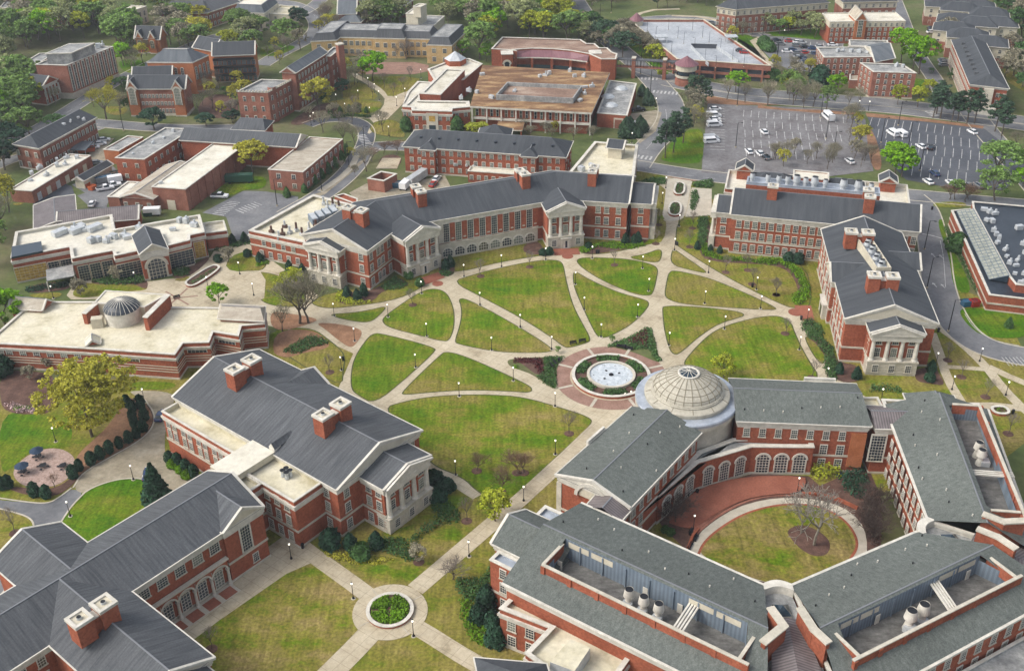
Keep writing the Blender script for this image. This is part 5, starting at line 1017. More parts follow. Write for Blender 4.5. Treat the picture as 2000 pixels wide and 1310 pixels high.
B.finish()
B=Bld('temple_fronted_hall','small brick hall with columned temple front below the tall dormitory','building',U(95,165),1); A,Bq=W('T1: 320,648',8)[0],W('T1: 437,594',8)[0]; d=(Bq-A).normalized(); n=Vector((-d.y,d.x)); B.gable(A,Bq,A+n*20,Bq+n*20,8,10.6,wm=brick,cor=1,pedm=brick)
for k in range(5): m=MB(); m.cone(onseg(A,Bq,.08+.21*k)-n*.1,.4,.33,2.6,6.8,10,white); m.build('column',B.root)
B.wins(A+n*.5,Bq+n*.5,[.6,3.4],4,w=.9,h=1.8); B.finish()
B=Bld('castellated_dormitory','long castellated brick dormitory with round turret and slate ridge left of the park','building',U(560,170),1); q=W('463,179 523,181 569,157',12); q=q+[q[0]+q[2]-q[1]]; p=B.block(q,12,wm=brick_old,rm=greyroof,par=.7); B.wall_wins(p,[1.2,4.8,8.4],2.6,w=1.0,h=1.8,nx=2,ny=2)
cr=MB()
for i in range(2):
    a,b=q[i],q[i+1]; L=(b-a).length; k=0
    while k<L: cr.box(a+(b-a).normalized()*k,.5,.5,12,12.6,stone,rotof(a,b)); k+=1.2
cr.build('battlement',B.root); c=W('T2: 115,650',13)[0]; m=MB(); m.cone(c,1.5,1.5,0,13,14,brick_old,True,greyroof); m.build('turret',B.root)
A,Bq,D_,C_=gb3(B,'T2: 176,545','T2: 300,552','T2: 545,395',15,17.2,wm=brick_old,pedm=brick_old,cor=.3,rm=slate_n); B.wins(Bq,C_,[1.5,5.2,8.8,12],10,w=1.0,h=1.8,m=1)
q=para('T2: 500,420 560,425 640,360',14); p=B.block(q,14,wm=brick_old,rm=greyroof,par=.6); B.wins(q[1],q[2],[2,6,10],3,w=1,h=1.8); m=MB(); c=W('T2: 628,335',18)[0]; m.box(c,2.4,2.4,0,18,brick_old,.6); m.box(c,2.8,2.8,18,18.4,stone,.6); m.build('tower',B.root); B.finish()
B=Bld('mansard_hall','wide tan stone hall with black mansard roofs beyond the park','building',U(760,85),1)
for s in('T2: 412,312 605,302 735,195','T2: 1280,337 1470,343 1590,228'): s=para(s,8); p=walls(B,s,8,tanbrick); frustum(B,s,8,1.8,2.8,slate,greyroof); B.wall_wins(p,[1,4.6],3.4,w=1.6,h=1.9)
a,b=W('T2: 600,280',8)[0],W('T2: 1330,296',8)[0]; s=rectAB(a,b,13); p=walls(B,s,8,tanbrick); frustum(B,s,8.02,1.8,2.6,slate,greyroof); B.wins(a,b,[1,4.6],16,w=1.6,h=1.9); a,b=W('T2: 880,297',8)[0],W('T2: 1120,302',8)[0]; s=rectAB(a,b,12); p=walls(B,s,8.6,tanbrick); frustum(B,s,8.6,1.8,3.4,slate,greyroof); B.wins(a,b,[1,4.6],4,w=1.6,h=1.9); B.finish()
B=Bld('cream_block','cream concrete block with tall square tower behind the mansard hall','building',U(820,45),1); B.block(para('T2: 1125,180 1340,190 1415,122',10),10,wm=creamwall,rm=greyroof,par=.4); B.block(para('T2: 1125,103 1215,110 1280,62',15),15,wm=creamwall,par=.3); B.block(para('T2: 1180,50 1235,55 1280,32',18.5),18.5,z0=14,wm=creamwall,par=.3); B.finish()
B=Bld('church','brick church with broad blue-grey slate roofs at the top of the photo','building',U(690,25),1); P,T,d,n=gbd(B,'T2: 608,112','T2: 756,108',22,7,12,wm=brick_old,rm=slate_n,cor=.2,pedm=brick_old); gbd(B,'T2: 735,40','T2: 880,50',14,7,10,wm=brick_old,rm=slate_n,cor=.3); a,b=W('T2: 756,80 880,90',5); B.block(rectAB(a,b,10),6,wm=brick_old,rm=greyroof); B.wins(a,b,[1,3.6],5,w=1.2,h=1.6); gbd(B,'T2: 603,168','T2: 790,172',11,4.6,7,wm=brick_old,rm=slate_n,hip=(4,4),cor=.3); B.finish()
B=Bld('classical_hall','cream classical hall with slate mansard roof at the top left','building',U(515,15),1); s=para('T1: 1755,92 1985,100 T2: 165,22',8); p=walls(B,s,8,creamwall); frustum(B,s,8,1.6,3.2,slate_n,whiteroof); B.wall_wins(p,[.8,4.4],3,w=1.3,h=2); s=para('T2: 100,105 250,112 325,48',6); p=B.block(s,6,wm=creamwall,rm=creamroof); B.wall_wins(p,[.8,3.4],3,w=1.1,h=1.5); B.finish()
B=Bld('brick_hall','dark hip-roofed hall with white trim and two wings at the top left','building',U(370,15),1); P,T,d,n=gbd(B,'T1: 1190,100','T1: 1560,100',16,7.5,11,rm=slate,hip=(4,4),wm=brick_old,cor=.5); B.wins(P,T,[1,4.2],12,w=1.2,h=1.7); P,T,d,n=gbd(B,'T1: 1560,98','T1: 1810,15',18,7.5,11,rm=slate,hip=(4,0),wm=brick_old,cor=.5); B.wins(P,T,[1,4.2],9,w=1.2,h=1.7); B.finish()
B=Bld('classical_hall','white flat-roofed classical hall half hidden in the top left woods','building',U(240,18),1); s=para('T1: 790,88 955,98 1100,48',7.5); p=B.block(s,7.5,wm=creamwall); B.wall_wins(p,[.6,3.8],2.6,w=1.2,h=2.2); B.finish()
B=Bld('flat_brick_building','brick hall with grey roof at the very top left edge','building',U(160,5),1); s=para('T1: 500,20 700,30 790,-10',8); p=B.block(s,8,wm=brick_old,rm=greyroof); B.wall_wins(p,[1,4.4],3,w=1.2,h=1.7); B.finish()
# library / union group
B=Bld('library','large flat brick library with rust-stained roof, white columns and pale front pavilion','building',U(1020,200),1)
s=ccw(W('T2: 1607,797 T3: 600,848 735,545 T2: 1700,490',8.6)); m=MB(); m.prism(s,7.9,8.6,white,True,True,mt=rustroof); m.build('roof_slab',B.root); w2=offset(s,-1.8); p=walls(B,w2,7.9,brick)
a,b=W('T2: 1607,797',8.6)[0],W('T3: 600,848',8.6)[0]; d=(b-a).normalized(); n=Vector((-d.y,d.x)); L=(b-a).length
for k in range(9): m=MB(); m.box(a+d*(.6+(L-1.2)*k/8)+n*.6,.5,.5,0,7.9,white,rotof(a,b)); m.build('column',B.root)
for k in range(8):
    for t in(.3,.7): B.wins(a+n*1.8,b+n*1.8,[4.6],1,us=[.6+(L-1.2)*(k+t)/8-1.0+1],w=.9,h=2.6,nx=1,ny=2,out=.05)
m=MB(); m.box((a+b)/2+n*1.2,L-2,1.2,3.6,4.2,white,rotof(a,b)); m.build('floor_band',B.root)
s=ccw(para('T2: 1800,712 T3: 460,740 530,642',10.6)); m=MB(); m.ring(s,offset(s,-.5),8.55,10.6,greyroof); m.build('plant_screen',B.root); m=MB(); m.face([(*x,9.2) for x in offset(s,-.45)],brownroof); m.build('inner_roof',B.root)
junk(B,8.6,'T2: 1700,565 1600,690 1660,700 1540,745 1770,740 T3: 250,570 280,560 435,540 470,580 540,580 210,580 600,655 550,660 545,710 510,760 20,700',None,1.1)
s=W('T2: 1098,800 1168,806 1172,830 1470,838 1475,815 1607,803 1600,762 1230,755 1225,700',8); p=B.block(s,8,par=.5,copew=1.2,cornice=.4); B.wins(s[2],s[3],[4.4,.8],5,w=1.2,h=1.8); B.wins(s[0],s[1],[4.4],2,w=1.1,h=1.8); B.wins(s[4],s[5],[4.4],2,w=1.2,h=1.8)
m=MB(); r=rotof(s[2],s[3]); c=(s[2]+s[3])/2; m.box(c,4.2,.7,0,7.2,stone,r); m.box(c,2.4,.9,.2,2.8,darkglass,r); m.box(c,2.2,.85,4.2,6.2,amber,r); m.build('entrance_frame',B.root); st=MB(); dn=Vector((math.sin(r),-math.cos(r)))
for k in range(5): st.box(c+dn*(.6+.6*k),14-k*.2,1.2,-.1,1.0-.2*k,stone,r)
st.build('front_steps',B.root)
B.block(para('T2: 1232,703 1386,712 1568,525',9.6),9.6,par=.4,copew=1.0); B.block(W('T2: 1100,795 1230,700 1330,620 1215,612 1140,690',6.5),6.5,par=.4,copew=.8); s=W('T2: 1290,520 1420,470 1600,440 1700,480 1560,600 1350,620',7); B.block(s,7,par=.5,copew=.8)
c=W('T2: 1497,440',8.6)[0]; m=MB(); m.cone(c,4.4,4.4,5,8.6,6,brick); m.build('lantern_wall',B.root); m=MB(); m.cone(c,4.5,0,8.6,11.6,6,steel); m.build('glass_lantern',B.root)
s=W('T3: 640,850 865,868 935,628 735,605',5.2); p=B.block(s,5.2,rm=greyroof,par=.4,copew=.5)
for x in('T3: 720,725','T3: 745,790','T3: 820,665'): m=MB(); m.cone(W(x,5)[0],2.6,1.6,4.9,5.6,16,steel); m.build('roof_dome_vent',B.root)
m=MB(); c=onseg(s[0],s[1],.72); m.box(c,3.4,.6,0,3.9,stone,rotof(s[0],s[1])); m.box(c,2.5,.8,.2,3.4,brick_old,rotof(s[0],s[1])); m.build('door_frame',B.root)
s=para('T2: 1800,970 2000,980 T3: 100,905',3.4); m=MB(); m.prism(ccw(s),3.0,3.4,white,True,True,mt=rustroof)
for x in s: m.box(x+(sum(s,Vector((0,0)))/4-x)*.1,.5,.5,0,3,brick)
m.build('entrance_canopy',B.root); B.finish()
B=Bld('arts_hall','curved brick hall with rusty flat roof, maroon sloping front and arched portals','building',U(1090,110),1)
s=W('T2: 1768,368 1850,280 T3: 515,298 560,328 620,328 655,360 715,360 750,392 790,405 780,445 670,445 580,405 440,380 300,368 150,364 10,374 T2: 1960,384 1900,376',8.6); B.block(s,8.6,rm=brownroof,par=.5,copew=.5)
up=W('T3: 5,388 150,376 300,380 440,392 578,418',8.0); lo=W('T3: 15,432 150,430 300,434 440,446 565,462',5.8); m=MB()
for k in range(4): m.face([(*lo[k],5.8),(*lo[k+1],5.8),(*up[k+1],8.0),(*up[k],8.0)],purple); m.face([(*lo[k],5.3),(*lo[k+1],5.3),(*lo[k+1],5.8),(*lo[k],5.8)],white)
m.build('maroon_front_roof',B.root)
for k in range(5): m=MB(); m.box(lo[k] if k<5 else 0,.9,.9,0,5.3,brick,.1); m.build('pier',B.root)
for k in range(4):
    c=(lo[k]+lo[k+1])/2; m=MB(); m.box(c+Vector((0,1)),(lo[k+1]-lo[k]).length,.3,0,2.4,darkglass,rotof(lo[k],lo[k+1])); m.build('ground_glazing',B.root)
for x in('T2: 1885,400','T3: 625,395'):
    c=W(x,8.2)[0]; m=MB(); m.box(c,4.6,4.6,0,8.2,brick,.05); m.box(c,5,5,8.2,8.5,white,.05); o=m.build('arched_portal',B.root); F,Pn,Si=winmesh(2.2,5.2,'arch',1,1,stone,.5)
    for me,nm in((F,'portal_arch'),(Pn,'portal_opening')): k=bpy.data.objects.new(nm,me); COL.objects.link(k); k.parent=o; k.location=(c.x-WL(o).x,c.y-2.32-WL(o).y,.2); k.rotation_euler=(0,0,math.pi)
B.finish()
B=Bld('parking_deck','large multi-level parking deck with pale roof level and maroon cone turret','building',U(1370,80),1)
s=ccw(W('T3: 905,190 1240,465 1945,515 1440,165 960,165',6)); B.mb('deck_slab').face([(*x,6) for x in s],deckmat); B.mb('deck_parapet').ring(s,offset(s,-.4),4.9,7.0,brick_old); B.mb('deck_coping').ring(offset(s,.15),offset(s,-.5),7.0,7.2,creamwall); B.mb('inner_wall').prism(offset(s,-1.2),0,4.9,asphalt_d,top=False); B.mb('level_band').ring(s,offset(s,-.4),2.0,3.0,brick_old)  # dark sheet set back all round stands in for shade inside the open levels
for i in range(5):
    a,b=s[i],s[(i+1)%5]; L=(b-a).length; k=int(L/6)
    for j in range(k): m=MB(); m.box(a+(b-a)*(j+.5)/k,.7,.7,0,5,brick_old,rotof(a,b)); m.build('pier',B.root)
for c,r,h in(('T3: 1312,480',4.2,8.2),('T3: 935,150',3.0,8.2)):
    c=W(c,h)[0]; m=MB(); m.lathe(c,[(r,0),(r,2.2),(r*.9,2.3),(r*.9,3.3)],16,brick_old); m.lathe(c,[(r,3.3),(r,4.3)],16,stone); m.lathe(c,[(r*.85,4.3),(r*.85,6)],16,darkglass); m.lathe(c,[(r,6),(r,h)],16,creamwall); m.build('turret',B.root); m=MB(); m.cone(c,r*1.15,0,h,h+3.2,12,purple); m.build('cone_roof',B.root)
q=W('T3: 1345,362 1538,368 1700,480 1475,500',6); m=MB(); m.face([(*q[0],6.05),(*q[1],6.05),(*q[1],8),(*q[0],8)],asphalt_d); m.bar((*q[1],7.3),(*q[2],7.3),.4,1.3,steel); m.bar((*q[0],7.2),(*q[3],7.2),.4,1.2,steel); m.bar((*q[0],8.2),(*q[1],8.2),.6,.3,steel); m.build('ramp_wall',B.root)
for x,y in((1120,300),(1645,300)):
    m=MB(); c=W(f'T3: {x},{y}',7)[0]; m.box(c,5,4,8.4,8.7,steel,.1)
    for k in rect(c,4.2,3.2,.1): m.box(k,.3,.3,6,8.4,steel)
    m.build('stair_shelter',B.root)
B.finish()
B=Bld('footbridge','dark covered footbridge on brick piers between parking deck and arts hall','footbridge',U(1260,125),1); a,b=W('T3: 790,475 1238,500',5.5); r=rotof(a,b); m=B.mb('deck'); m.box((a+b)/2,(b-a).length,2.4,4.2,4.6,brick_old,r); B.mb('roof').box((a+b)/2,(b-a).length,2.8,7.2,7.5,slate,r)
for k in range(19): m=MB(); m.box(onseg(a,b,k/18)+Vector((0,-1.1)),.15,.15,4.6,7.2,black); m.build('post',B.root)
for k in(.28,.8): m=MB(); m.box(onseg(a,b,k),1.4,2.6,0,8,brick_old,r); m.box(onseg(a,b,k),1.7,2.9,8,8.3,stone,r); m.build('pier',B.root)
B.finish()
B=Bld('brick_hall','long three-storey orange-red hall with hipped slate roof behind the north hall','building',U(950,310),1)
P,T,d,n=gbd(B,'T2: 1095,1102','T3: 410,1186',14.5,9.2,12.8,hip=(6,6),cor=.6,wm=brick_orange if 0 else brick); B.wins(P+n*.6+d*.6,T+n*.6-d*.6,[1,3.9,6.7],19,w=1.15,h=1.6,m=1); B.wins(T+n*.6-d*.6,T+n*14-d*.6,[1,3.9,6.7],3,w=1.1,h=1.6)
for t in(.165,.78): c=onseg(P,T,t); B.gable(c-d*2.9-n*1.6,c+d*2.9-n*1.6,c-d*2.9+n*5,c+d*2.9+n*5,9.25,11.2,hip=(2.5,0),cor=.6); B.wins(c-d*2.6-n*1.0,c+d*2.6-n*1.0,[1,3.9,6.7],2,w=1.15,h=1.6)
for k in range(8): m=MB(); c=onseg(P,T,.1+k*.115)+n*4; m.cone(c,.5,.5,10.6,11.6,8,blackroof); m.build('roof_vent',B.root)
a=onseg(P,T,.42)-n*3.6; b=onseg(P,T,.82)-n*3.6; p=B.block([a,b,b+n*4,a+n*4],3.9,par=.4); B.wins(a,b,[1],9,w=1.1,h=1.5); junk(B,3.6,'T2: 1500,1245 1580,1250 1640,1255',None,.8); gbd(B,'T2: 1650,1060','T2: 1910,1065',12,9,12.5,hip=(5,5),cor=.4); B.finish()
B,q,p=simple('flat_brick_building','brick annexe with stained cream flat roof and little gabled penthouse beside the mall','T3: 425,1300 622,1064 945,1090 915,1320',9,brick,creamroof,(),par=1.0,fin=False,cornice=.5,copew=.8); B.wins(q[3],q[2],[1,4.2,6.6],5,w=1.1,h=1.4)
gbd(B,'T3: 705,1112','T3: 835,1125',7,11.6,13.4,wm=creamwall,pedm=creamwall,z0=8,cor=.2,base=0,ped=(1,1)); junk(B,8.1,'T3: 600,1250 520,1285',None,1.2); B.finish()
B=Bld('service_enclosure','roofless brick service enclosure with white coping behind the north hall','enclosure',U(735,355),1); s=ccw(W('M2: 838,112 960,130 1055,75 1180,45 1190,75 1060,90 940,58',4)); s=ccw(W('M2: 836,112 962,132 1058,78 940,58',4)); B.mb('wall').ring(s,offset(s,-.4),0,4,brick_old); B.mb('coping').ring(offset(s,.12),offset(s,-.55),4,4.2,white); B.finish()
# right side
B=Bld('engineering_block','brick building with black roof full of vents and a long glazed skylight at right edge','building',U(1960,500),1)
s=W('M4: 1612,282 1620,335 1890,842 1940,905 2150,925 2150,330',6.5); p=B.block(s,6.5,rm=blackroof,par=.5,copew=.4); s=W('M4: 1455,350 1738,982 2150,1030 2150,922 1940,905 1890,842 1615,335',4.6); B.block(s,4.6,rm=blackroof,par=.4,belt=(2.2,),copew=.5,base=.4)
lo=W('M4: 1492,352 1738,868',4.7); hi=W('M4: 1618,338 1888,838',6.8); m=MB(); m.face([(*lo[0],4.7),(*lo[1],4.7),(*hi[1],6.8),(*hi[0],6.8)],mat('skylight_glass',[(.3,(.16,.185,.165)),(.7,(.38,.385,.32))],.8,5,.3,'pos')); m.face([(*lo[1],4.7),(*hi[1],4.7),(*hi[1],6.8)],darkglass); m.build('skylight',B.root); m=MB()
for k in range(25): m.bar((*onseg(*lo,k/24),4.8),(*onseg(*hi,k/24),6.9),.14,.1,greywall)
for k in range(5): t=k/4; m.bar((*onseg(lo[0],hi[0],t),4.7+2.1*t+.12),(*onseg(lo[1],hi[1],t),4.7+2.1*t+.12),.14,.1,greywall)
m.build('glazing_bar',B.root); junk(B,6.1,' '.join(f'M4: {1700+x},{350+y}' for x,y in((0,0),(40,20),(20,80),(80,30),(60,90),(70,160),(90,190),(110,220),(100,250),(160,300),(170,350),(190,400),(260,140),(250,380),(240,420),(290,260),(300,480),(310,330),(230,480),(280,560))),None,1.0); B.finish()
B=Bld('long_dormitory','long four-storey brick dormitory with dark hipped roof and dormers at upper right','building',U(1900,130),1)
A,Bq,D_=W('T4: 1590,636 1893,670 1450,300',10); d=(Bq-A).normalized(); B.gable(A,Bq,D_,D_+(Bq-A),10,13.4,hip=(4,4),cor=.8,belt=(3.2,)); a=(D_-A).normalized(); B.wins(D_+d*.6,A+d*.6,[1,3.6,6.2],26,w=1.0,h=1.5); B.wins(A+a*.6,Bq+a*.6,[1,3.6,6.2],6,w=1.0,h=1.5)
for k in range(8): m=MB(); c=A+d*3.2+a*(9+k*5.4); m.box(c,1.4,1.4,10.8,12.3,slate,rotof(A,D_)); m.build('dormer',B.root)
m=MB(); c=onseg(A,Bq,.5)-a*.3; m.box(c,3.4,1.6,0,9.4,stone,rotof(A,Bq)); m.box(c-a*1,7,2,0,2.6,white,rotof(A,Bq)); m.build('entrance_bay',B.root); B.finish()
B=Bld('residence_block','brick residence of three flat-roofed blocks joined by a slate roof beside the boulevard','building',U(1690,130),1)
for s,h in(('T4: 442,357 497,432 872,428',10.2),('T4: 868,540 1192,550 1085,482',10.2),('T4: 690,345 985,350 975,305',10.2)): s=para(s,h); p=B.block(s,h,wm=brick_old,rm=greyroof,par=.5,copew=.5,base=.6); B.wall_wins(p,[1.0,3.3,5.6,7.9],2.5,w=1.0,h=1.5,nx=2,ny=2)
gb3(B,'T4: 790,345','T4: 880,470','T4: 1035,440',9.4,12.2,wm=brick_old,cor=.3,rm=slate_n); B.block(para('T4: 690,600 850,606 850,545',3.4),3.4,wm=brick_old,rm=tanroof); junk(B,9.8,'T4: 600,390 640,385 700,390 760,395 820,400 1040,500 1090,505',None,1.0); B.finish()
B=Bld('brick_hall','brick hall with white top storey and pointed orange gable near top right','building',U(1690,45),1); a,b=W('T4: 545,165 1110,158',9.6); s=rectAB(a,b,14); p=B.block(s,9.6,par=.4); d=(b-a).normalized(); n=Vector((-d.y,d.x)); B.mb('white_storey').ring(offset(ccw(s),.1),offset(ccw(s),-.1),7,9.4,creamwall); B.wins(a,b,[1,3.2,5.2,7.4],14,w=1.0,h=1.4,out=.1); c=onseg(a,b,.4); B.gable(c-d*2.6-n*1.2,c+d*2.6-n*1.2,c-d*2.6+n*10,c+d*2.6+n*10,10.5,14,wm=brick_orange,rm=tanroof,pedm=brick_orange,cor=.3,inset=.2); B.wins(c-d*2-n*1,c+d*2-n*1,[3],1,w=2,h=7.5,kind='arch',nx=3,ny=6); B.finish()
for lb,a,b,dp in(('long brick dormitory with white top storey and dark roof at the top edge','T3: 1680,75','T4: 545,22',14),('dark brick dormitory wing at the top edge right of the long one','T4: 640,22','T4: 1060,12',13),('short brick dormitory end block at the top, beyond the parking deck','T3: 1530,52','T3: 1690,78',14)):
    P,T=W(a,11.5)[0],W(b,11.5)[0]; B=Bld('dormitory',lb,'building',((P+T)/2).to_3d(),1); P,T,d,n=gbd(B,a,b,dp,11.5,14.5,wm=brick_old,hip=(4,4),cor=.5,cm=creamwall); B.mb('white_storey').ring(offset(ccw(rectAB(P,T,dp)),-.5),offset(ccw(rectAB(P,T,dp)),-.9),8.6,10.9,creamwall); B.wins(P+n*.5,T+n*.5,[1,3.4,5.8,9],max(4,int((T-P).length/3)),w=1.0,h=1.5); B.finish()
ap=[(1520,55,-.35),(1640,35,-.3),(1740,95,-.35),(1500,140,-.4),(1650,165,-.35),(1800,165,-.3),(1475,205,-.4),(1580,255,-.35),(1400,25,-.3),(1720,310,-.35)]
for k,(x,y,r) in enumerate(ap):
    c=W(f'T4: {x},{y}',9)[0]; B=Bld('apartment_block',f"cream and brick apartment house with dark hipped roof, {['nearest the top edge','second','third','fourth','fifth','sixth','seventh','eighth','ninth','tenth'][sorted(range(10),key=lambda i:ap[i][1]).index(k)]+(' from the top' if sorted(range(10),key=lambda i:ap[i][1]).index(k) else '')} at upper right",'building',(c.x,c.y,0),1); B.root['group']='apartment houses at the upper right'
    q=rect(c,17,13,r); B.gable(q[3],q[0],q[2],q[1],8.6,11.4,hip=(5,5),wm=creamwall,cor=.3,base=0); q2=offset(q,-.5); B.mb('brick_base').ring(q2,offset(q2,-.3),0,4,brick_old); B.wall_wins(offset(q,-.6),[1,3.6,6.0],3,w=1.1,h=1.4,nx=2,ny=2); B.finish()

for nm,lb,st,h,wm_,rm_ in(('flat_brick_building','brick block with flat grey roof at the top edge left of the parking deck woods','T2: 1040,20 1120,45 1180,5',6,brick_old,greyroof),('flat_brick_building','grey roofed building in the top left corner behind the woods','0,14 26,18 40,2',9,creamwall,greyroof),('flat_brick_building','low brick hall behind the top left woods, right of the corner building','70,10 120,14 135,0',10,brick_old,slate)): simple(nm,lb,st,h,wm_,rm_,(1,4),3)
# ---------------------------------------------------------------- labels: every repeat is told apart by the landmark it stands beside and its order there
LM=[(1193,736,'the round fountain'),(1346,790,'the stone dome'),(762,1194,'the small round bed at bottom'),(1400,650,'the big lawn above the dome'),(1180,580,'the middle triangular lawn'),(1000,570,'the lawn left of the centre path'),(940,850,'the large lower lawn'),(800,610,'the lawn with the mulched tree'),(760,720,'the lawns left of the fountain'),(600,620,'the big bare tree at left'),
(1315,400,'the planters on the north mall'),(1090,490,'the middle portico of the north hall'),(690,560,'the left portico of the north hall'),(1460,520,'the wide upper right hall'),(1570,640,'the side door of the right portico hall'),(1750,760,'the right portico hall front'),(1900,720,'the right edge lawns'),(1830,500,'the curving road at right'),(1590,1060,'the courtyard lawn'),(1290,1000,'the courtyard arcade'),(700,1010,'the lower left temple front'),(960,1040,'the lower walk beside the grey roofs'),(930,1180,'the lowest lawn'),(440,1200,'the arcaded hall'),(250,850,'the gravel drive'),(90,910,'the pink gravel terrace'),(60,1060,'the road at lower left'),(340,930,'the yard below the terrace wall'),(420,560,'the arched student centre entrance'),(120,540,'the left end of the student centre'),(520,540,'the cream roofed service wing'),
(240,640,'the white drum'),(30,620,'the left edge'),(460,400,'the west car park'),(200,350,'the service yard'),(370,360,'the white-roofed warehouse'),(620,300,'the sloping street'),(500,300,'the plane tree beside the warehouse'),(780,360,'the brick service enclosure'),(950,320,'the orange-red hall'),(740,170,'the park'),(640,215,'the turning circle'),(560,190,'the castellated dormitory'),(310,220,'the gothic hall'),(200,260,'the far left crossroads'),(60,250,'the far left street'),(150,130,'the tall dark dormitory'),(300,75,'the small orange church'),(130,40,'the top left woods'),(420,60,'the top left halls'),(560,60,'the curving road at top'),(700,30,'the top church'),(820,60,'the cream tower block'),(900,80,'the mansard hall'),(980,60,'the woods behind the arts hall'),(1040,25,'the top middle woods'),(1100,100,'the arts hall'),(1000,230,'the library front'),(1240,240,'the library side door'),(1200,270,'the cream roofed annexe'),(1330,280,'the green corner with pines'),(1350,180,'the tall pines by the library'),(1200,80,'the road left of the parking deck'),(1270,110,'the footbridge'),(1380,80,'the parking deck'),(1420,160,'the parking deck entrance'),(1400,240,'the white vans'),(1540,270,'the worn car park'),(1660,270,'the car park divide'),(1800,290,'the dark car park'),(1900,330,'the car park corner'),(1940,370,'the trees above the black roof'),(1600,110,'the upper car park'),(1560,180,'the boulevard median'),(1700,140,'the residence block'),(1840,200,'the boulevard pines'),(1800,100,'the two big green trees'),(1880,130,'the long dormitory'),(1620,50,'the top right brick hall'),(1250,20,'the top edge above the deck'),(1500,40,'the top dormitories'),(1900,40,'the apartment houses'),(1980,150,'the right edge woods'),(1960,600,'the black roofed building')]
LMW=[(U2(x,y),t) for x,y,t in LM]; REG=[]
def reg(o,what,cat,group,pos=None):
    """what = look of the thing; its label is finished in label_all()"""
    p=pos or WL(o); px=PR((p[0],p[1],0)); REG.append((o,what,cat,group,px,min(LMW,key=lambda t:(t[0]-Vector((p[0],p[1]))).length)[1])); return o
ORD='leftmost second third fourth fifth sixth seventh eighth ninth tenth eleventh twelfth thirteenth fourteenth fifteenth sixteenth seventeenth eighteenth nineteenth twentieth'.split()+['twenty-first','twenty-second','twenty-third','twenty-fourth','twenty-fifth','twenty-sixth']
def label_all():
    G={}
    for r in REG: G.setdefault((r[1],r[5]),[]).append(r)
    for (what,lm),l in G.items():
        l.sort(key=lambda r:r[4][0])
        for k,(o,w_,cat,grp,px,_) in enumerate(l):
            n=len(l); pos='' if n==1 else ('leftmost ' if k==0 else 'rightmost ' if k==n-1 else ORD[k]+' from left, ' if 1 else '')
            tag(o,f'{pos}{what} by {lm}' if n>1 else f'{what} by {lm}',cat,grp)
def inst(proto,loc,rot=0,sc=1,mats=None):
    """copy a prototype tree of objects (root + parts + sub-parts)"""
    r=proto.copy(); COL.objects.link(r); r.location=loc; r.rotation_euler=(0,0,rot); r.scale=(sc,)*3 if not hasattr(sc,'__len__') else sc
    def rec(src,dst):
        for ch in src.children:
            c=ch.copy(); COL.objects.link(c); c.parent=dst
            if mats and ch.name.split('.')[0] in mats:
                c.material_slots[0].link='OBJECT'; c.material_slots[0].material=mats[ch.name.split('.')[0]]
            rec(ch,c)
    rec(proto,r); return r
PROTO=[]
def protoroot(name): o=empty(name,(0,0,-500)); PROTO.append(o); return o
def drop(o):
    for c in list(o.children): drop(c)
    bpy.data.objects.remove(o)
def pbuild(mb,name,root,smooth=False):
    o=bpy.data.objects.new(name,mb.mesh(name,(0,0,0),smooth)); COL.objects.link(o); o.parent=root; return o
# ---------------------------------------------------------------- lamps
globe=mat('lamp_globe',[(.5,(1,.95,.82))],emit=1.1)
def mk_lamp():
    r=protoroot('lamp_post'); m=MB(); m.lathe((0,0),[(.0,.0),(.24,.0),(.24,.25),(.14,.5),(.075,.7),(.06,3.3),(.12,3.38),(.05,3.45)],8,black); pbuild(m,'post',r); m=MB(); m.lathe((0,0),[(.45,0),(.45,.06),(0,.07)],12,pale_conc); pbuild(m,'footing',r)
    m=MB(); m.lathe((0,0),[(.07,3.42),(.16,3.55),(.17,3.75),(.11,3.95),(0,4.02)],10,globe); pbuild(m,'globe',r,True); m=MB(); m.lathe((0,0),[(.16,3.95),(.05,4.03),(0,4.2)],8,black); pbuild(m,'finial',r); return r
LP=mk_lamp()
for x,y in Q('M2: 1845,775 1563,848 1245,975 1683,1060 1985,1225 993,1150 588,1143 1283,1295 M3: 253,722 602,710 1127,300 1255,470 1220,650 980,785 1026,955 476,905 542,1097 942,1150 668,1300 62,1228 1475,820 1835,945 1447,1050 1866,1087 1595,1240 1155,183 L3: 297,163 1178,133 323,590 325,950 10,398 88,1300 L2: 742,100 1770,170 1200,298 1527,515 1500,1105 643,318 M1: 1803,830 1907,990 1565,940 1022,905 403,1010 L1: 1088,560 420,855 1003,1140 B1: 515,178 B2: 258,490 712,780 1152,1055 1558,472')+[(1561,683),(1576,629),(1614,745),(1913,706),(1827,715),(1964,772),(1720,786),(1859,761),(1354,1035),(1557,961)]+Q('T2: 770,750 845,655 893,700 763,625 926,755 1058,800 1122,735 1240,590 672,850 858,880 925,940 1000,1025 605,780 437,920 415,945 730,880 T4: 195,290 1190,300 830,835 755,830 T3: 900,1075 1080,810'):
    reg(inst(LP,U(x,y)),'black globe lamp post','lamp post','black globe lamp posts along the walks')
def mk_tall():
    r=protoroot('street_light'); m=MB(); m.tube([(0,0,0),(0,0,9)],[.14,.09],8,black); pbuild(m,'pole',r); m=MB(); m.tube([(0,0,8.9),(.6,0,9.1),(1.2,0,9.1)],.05,5,black); pbuild(m,'arm',r); m=MB(); m.box((1.35,0),.7,.35,8.98,9.14,black); pbuild(m,'lamp_head',r); m=MB(); m.cone((0,0),.3,.3,0,.5,8,concrete); pbuild(m,'footing',r); return r
TL=mk_tall()
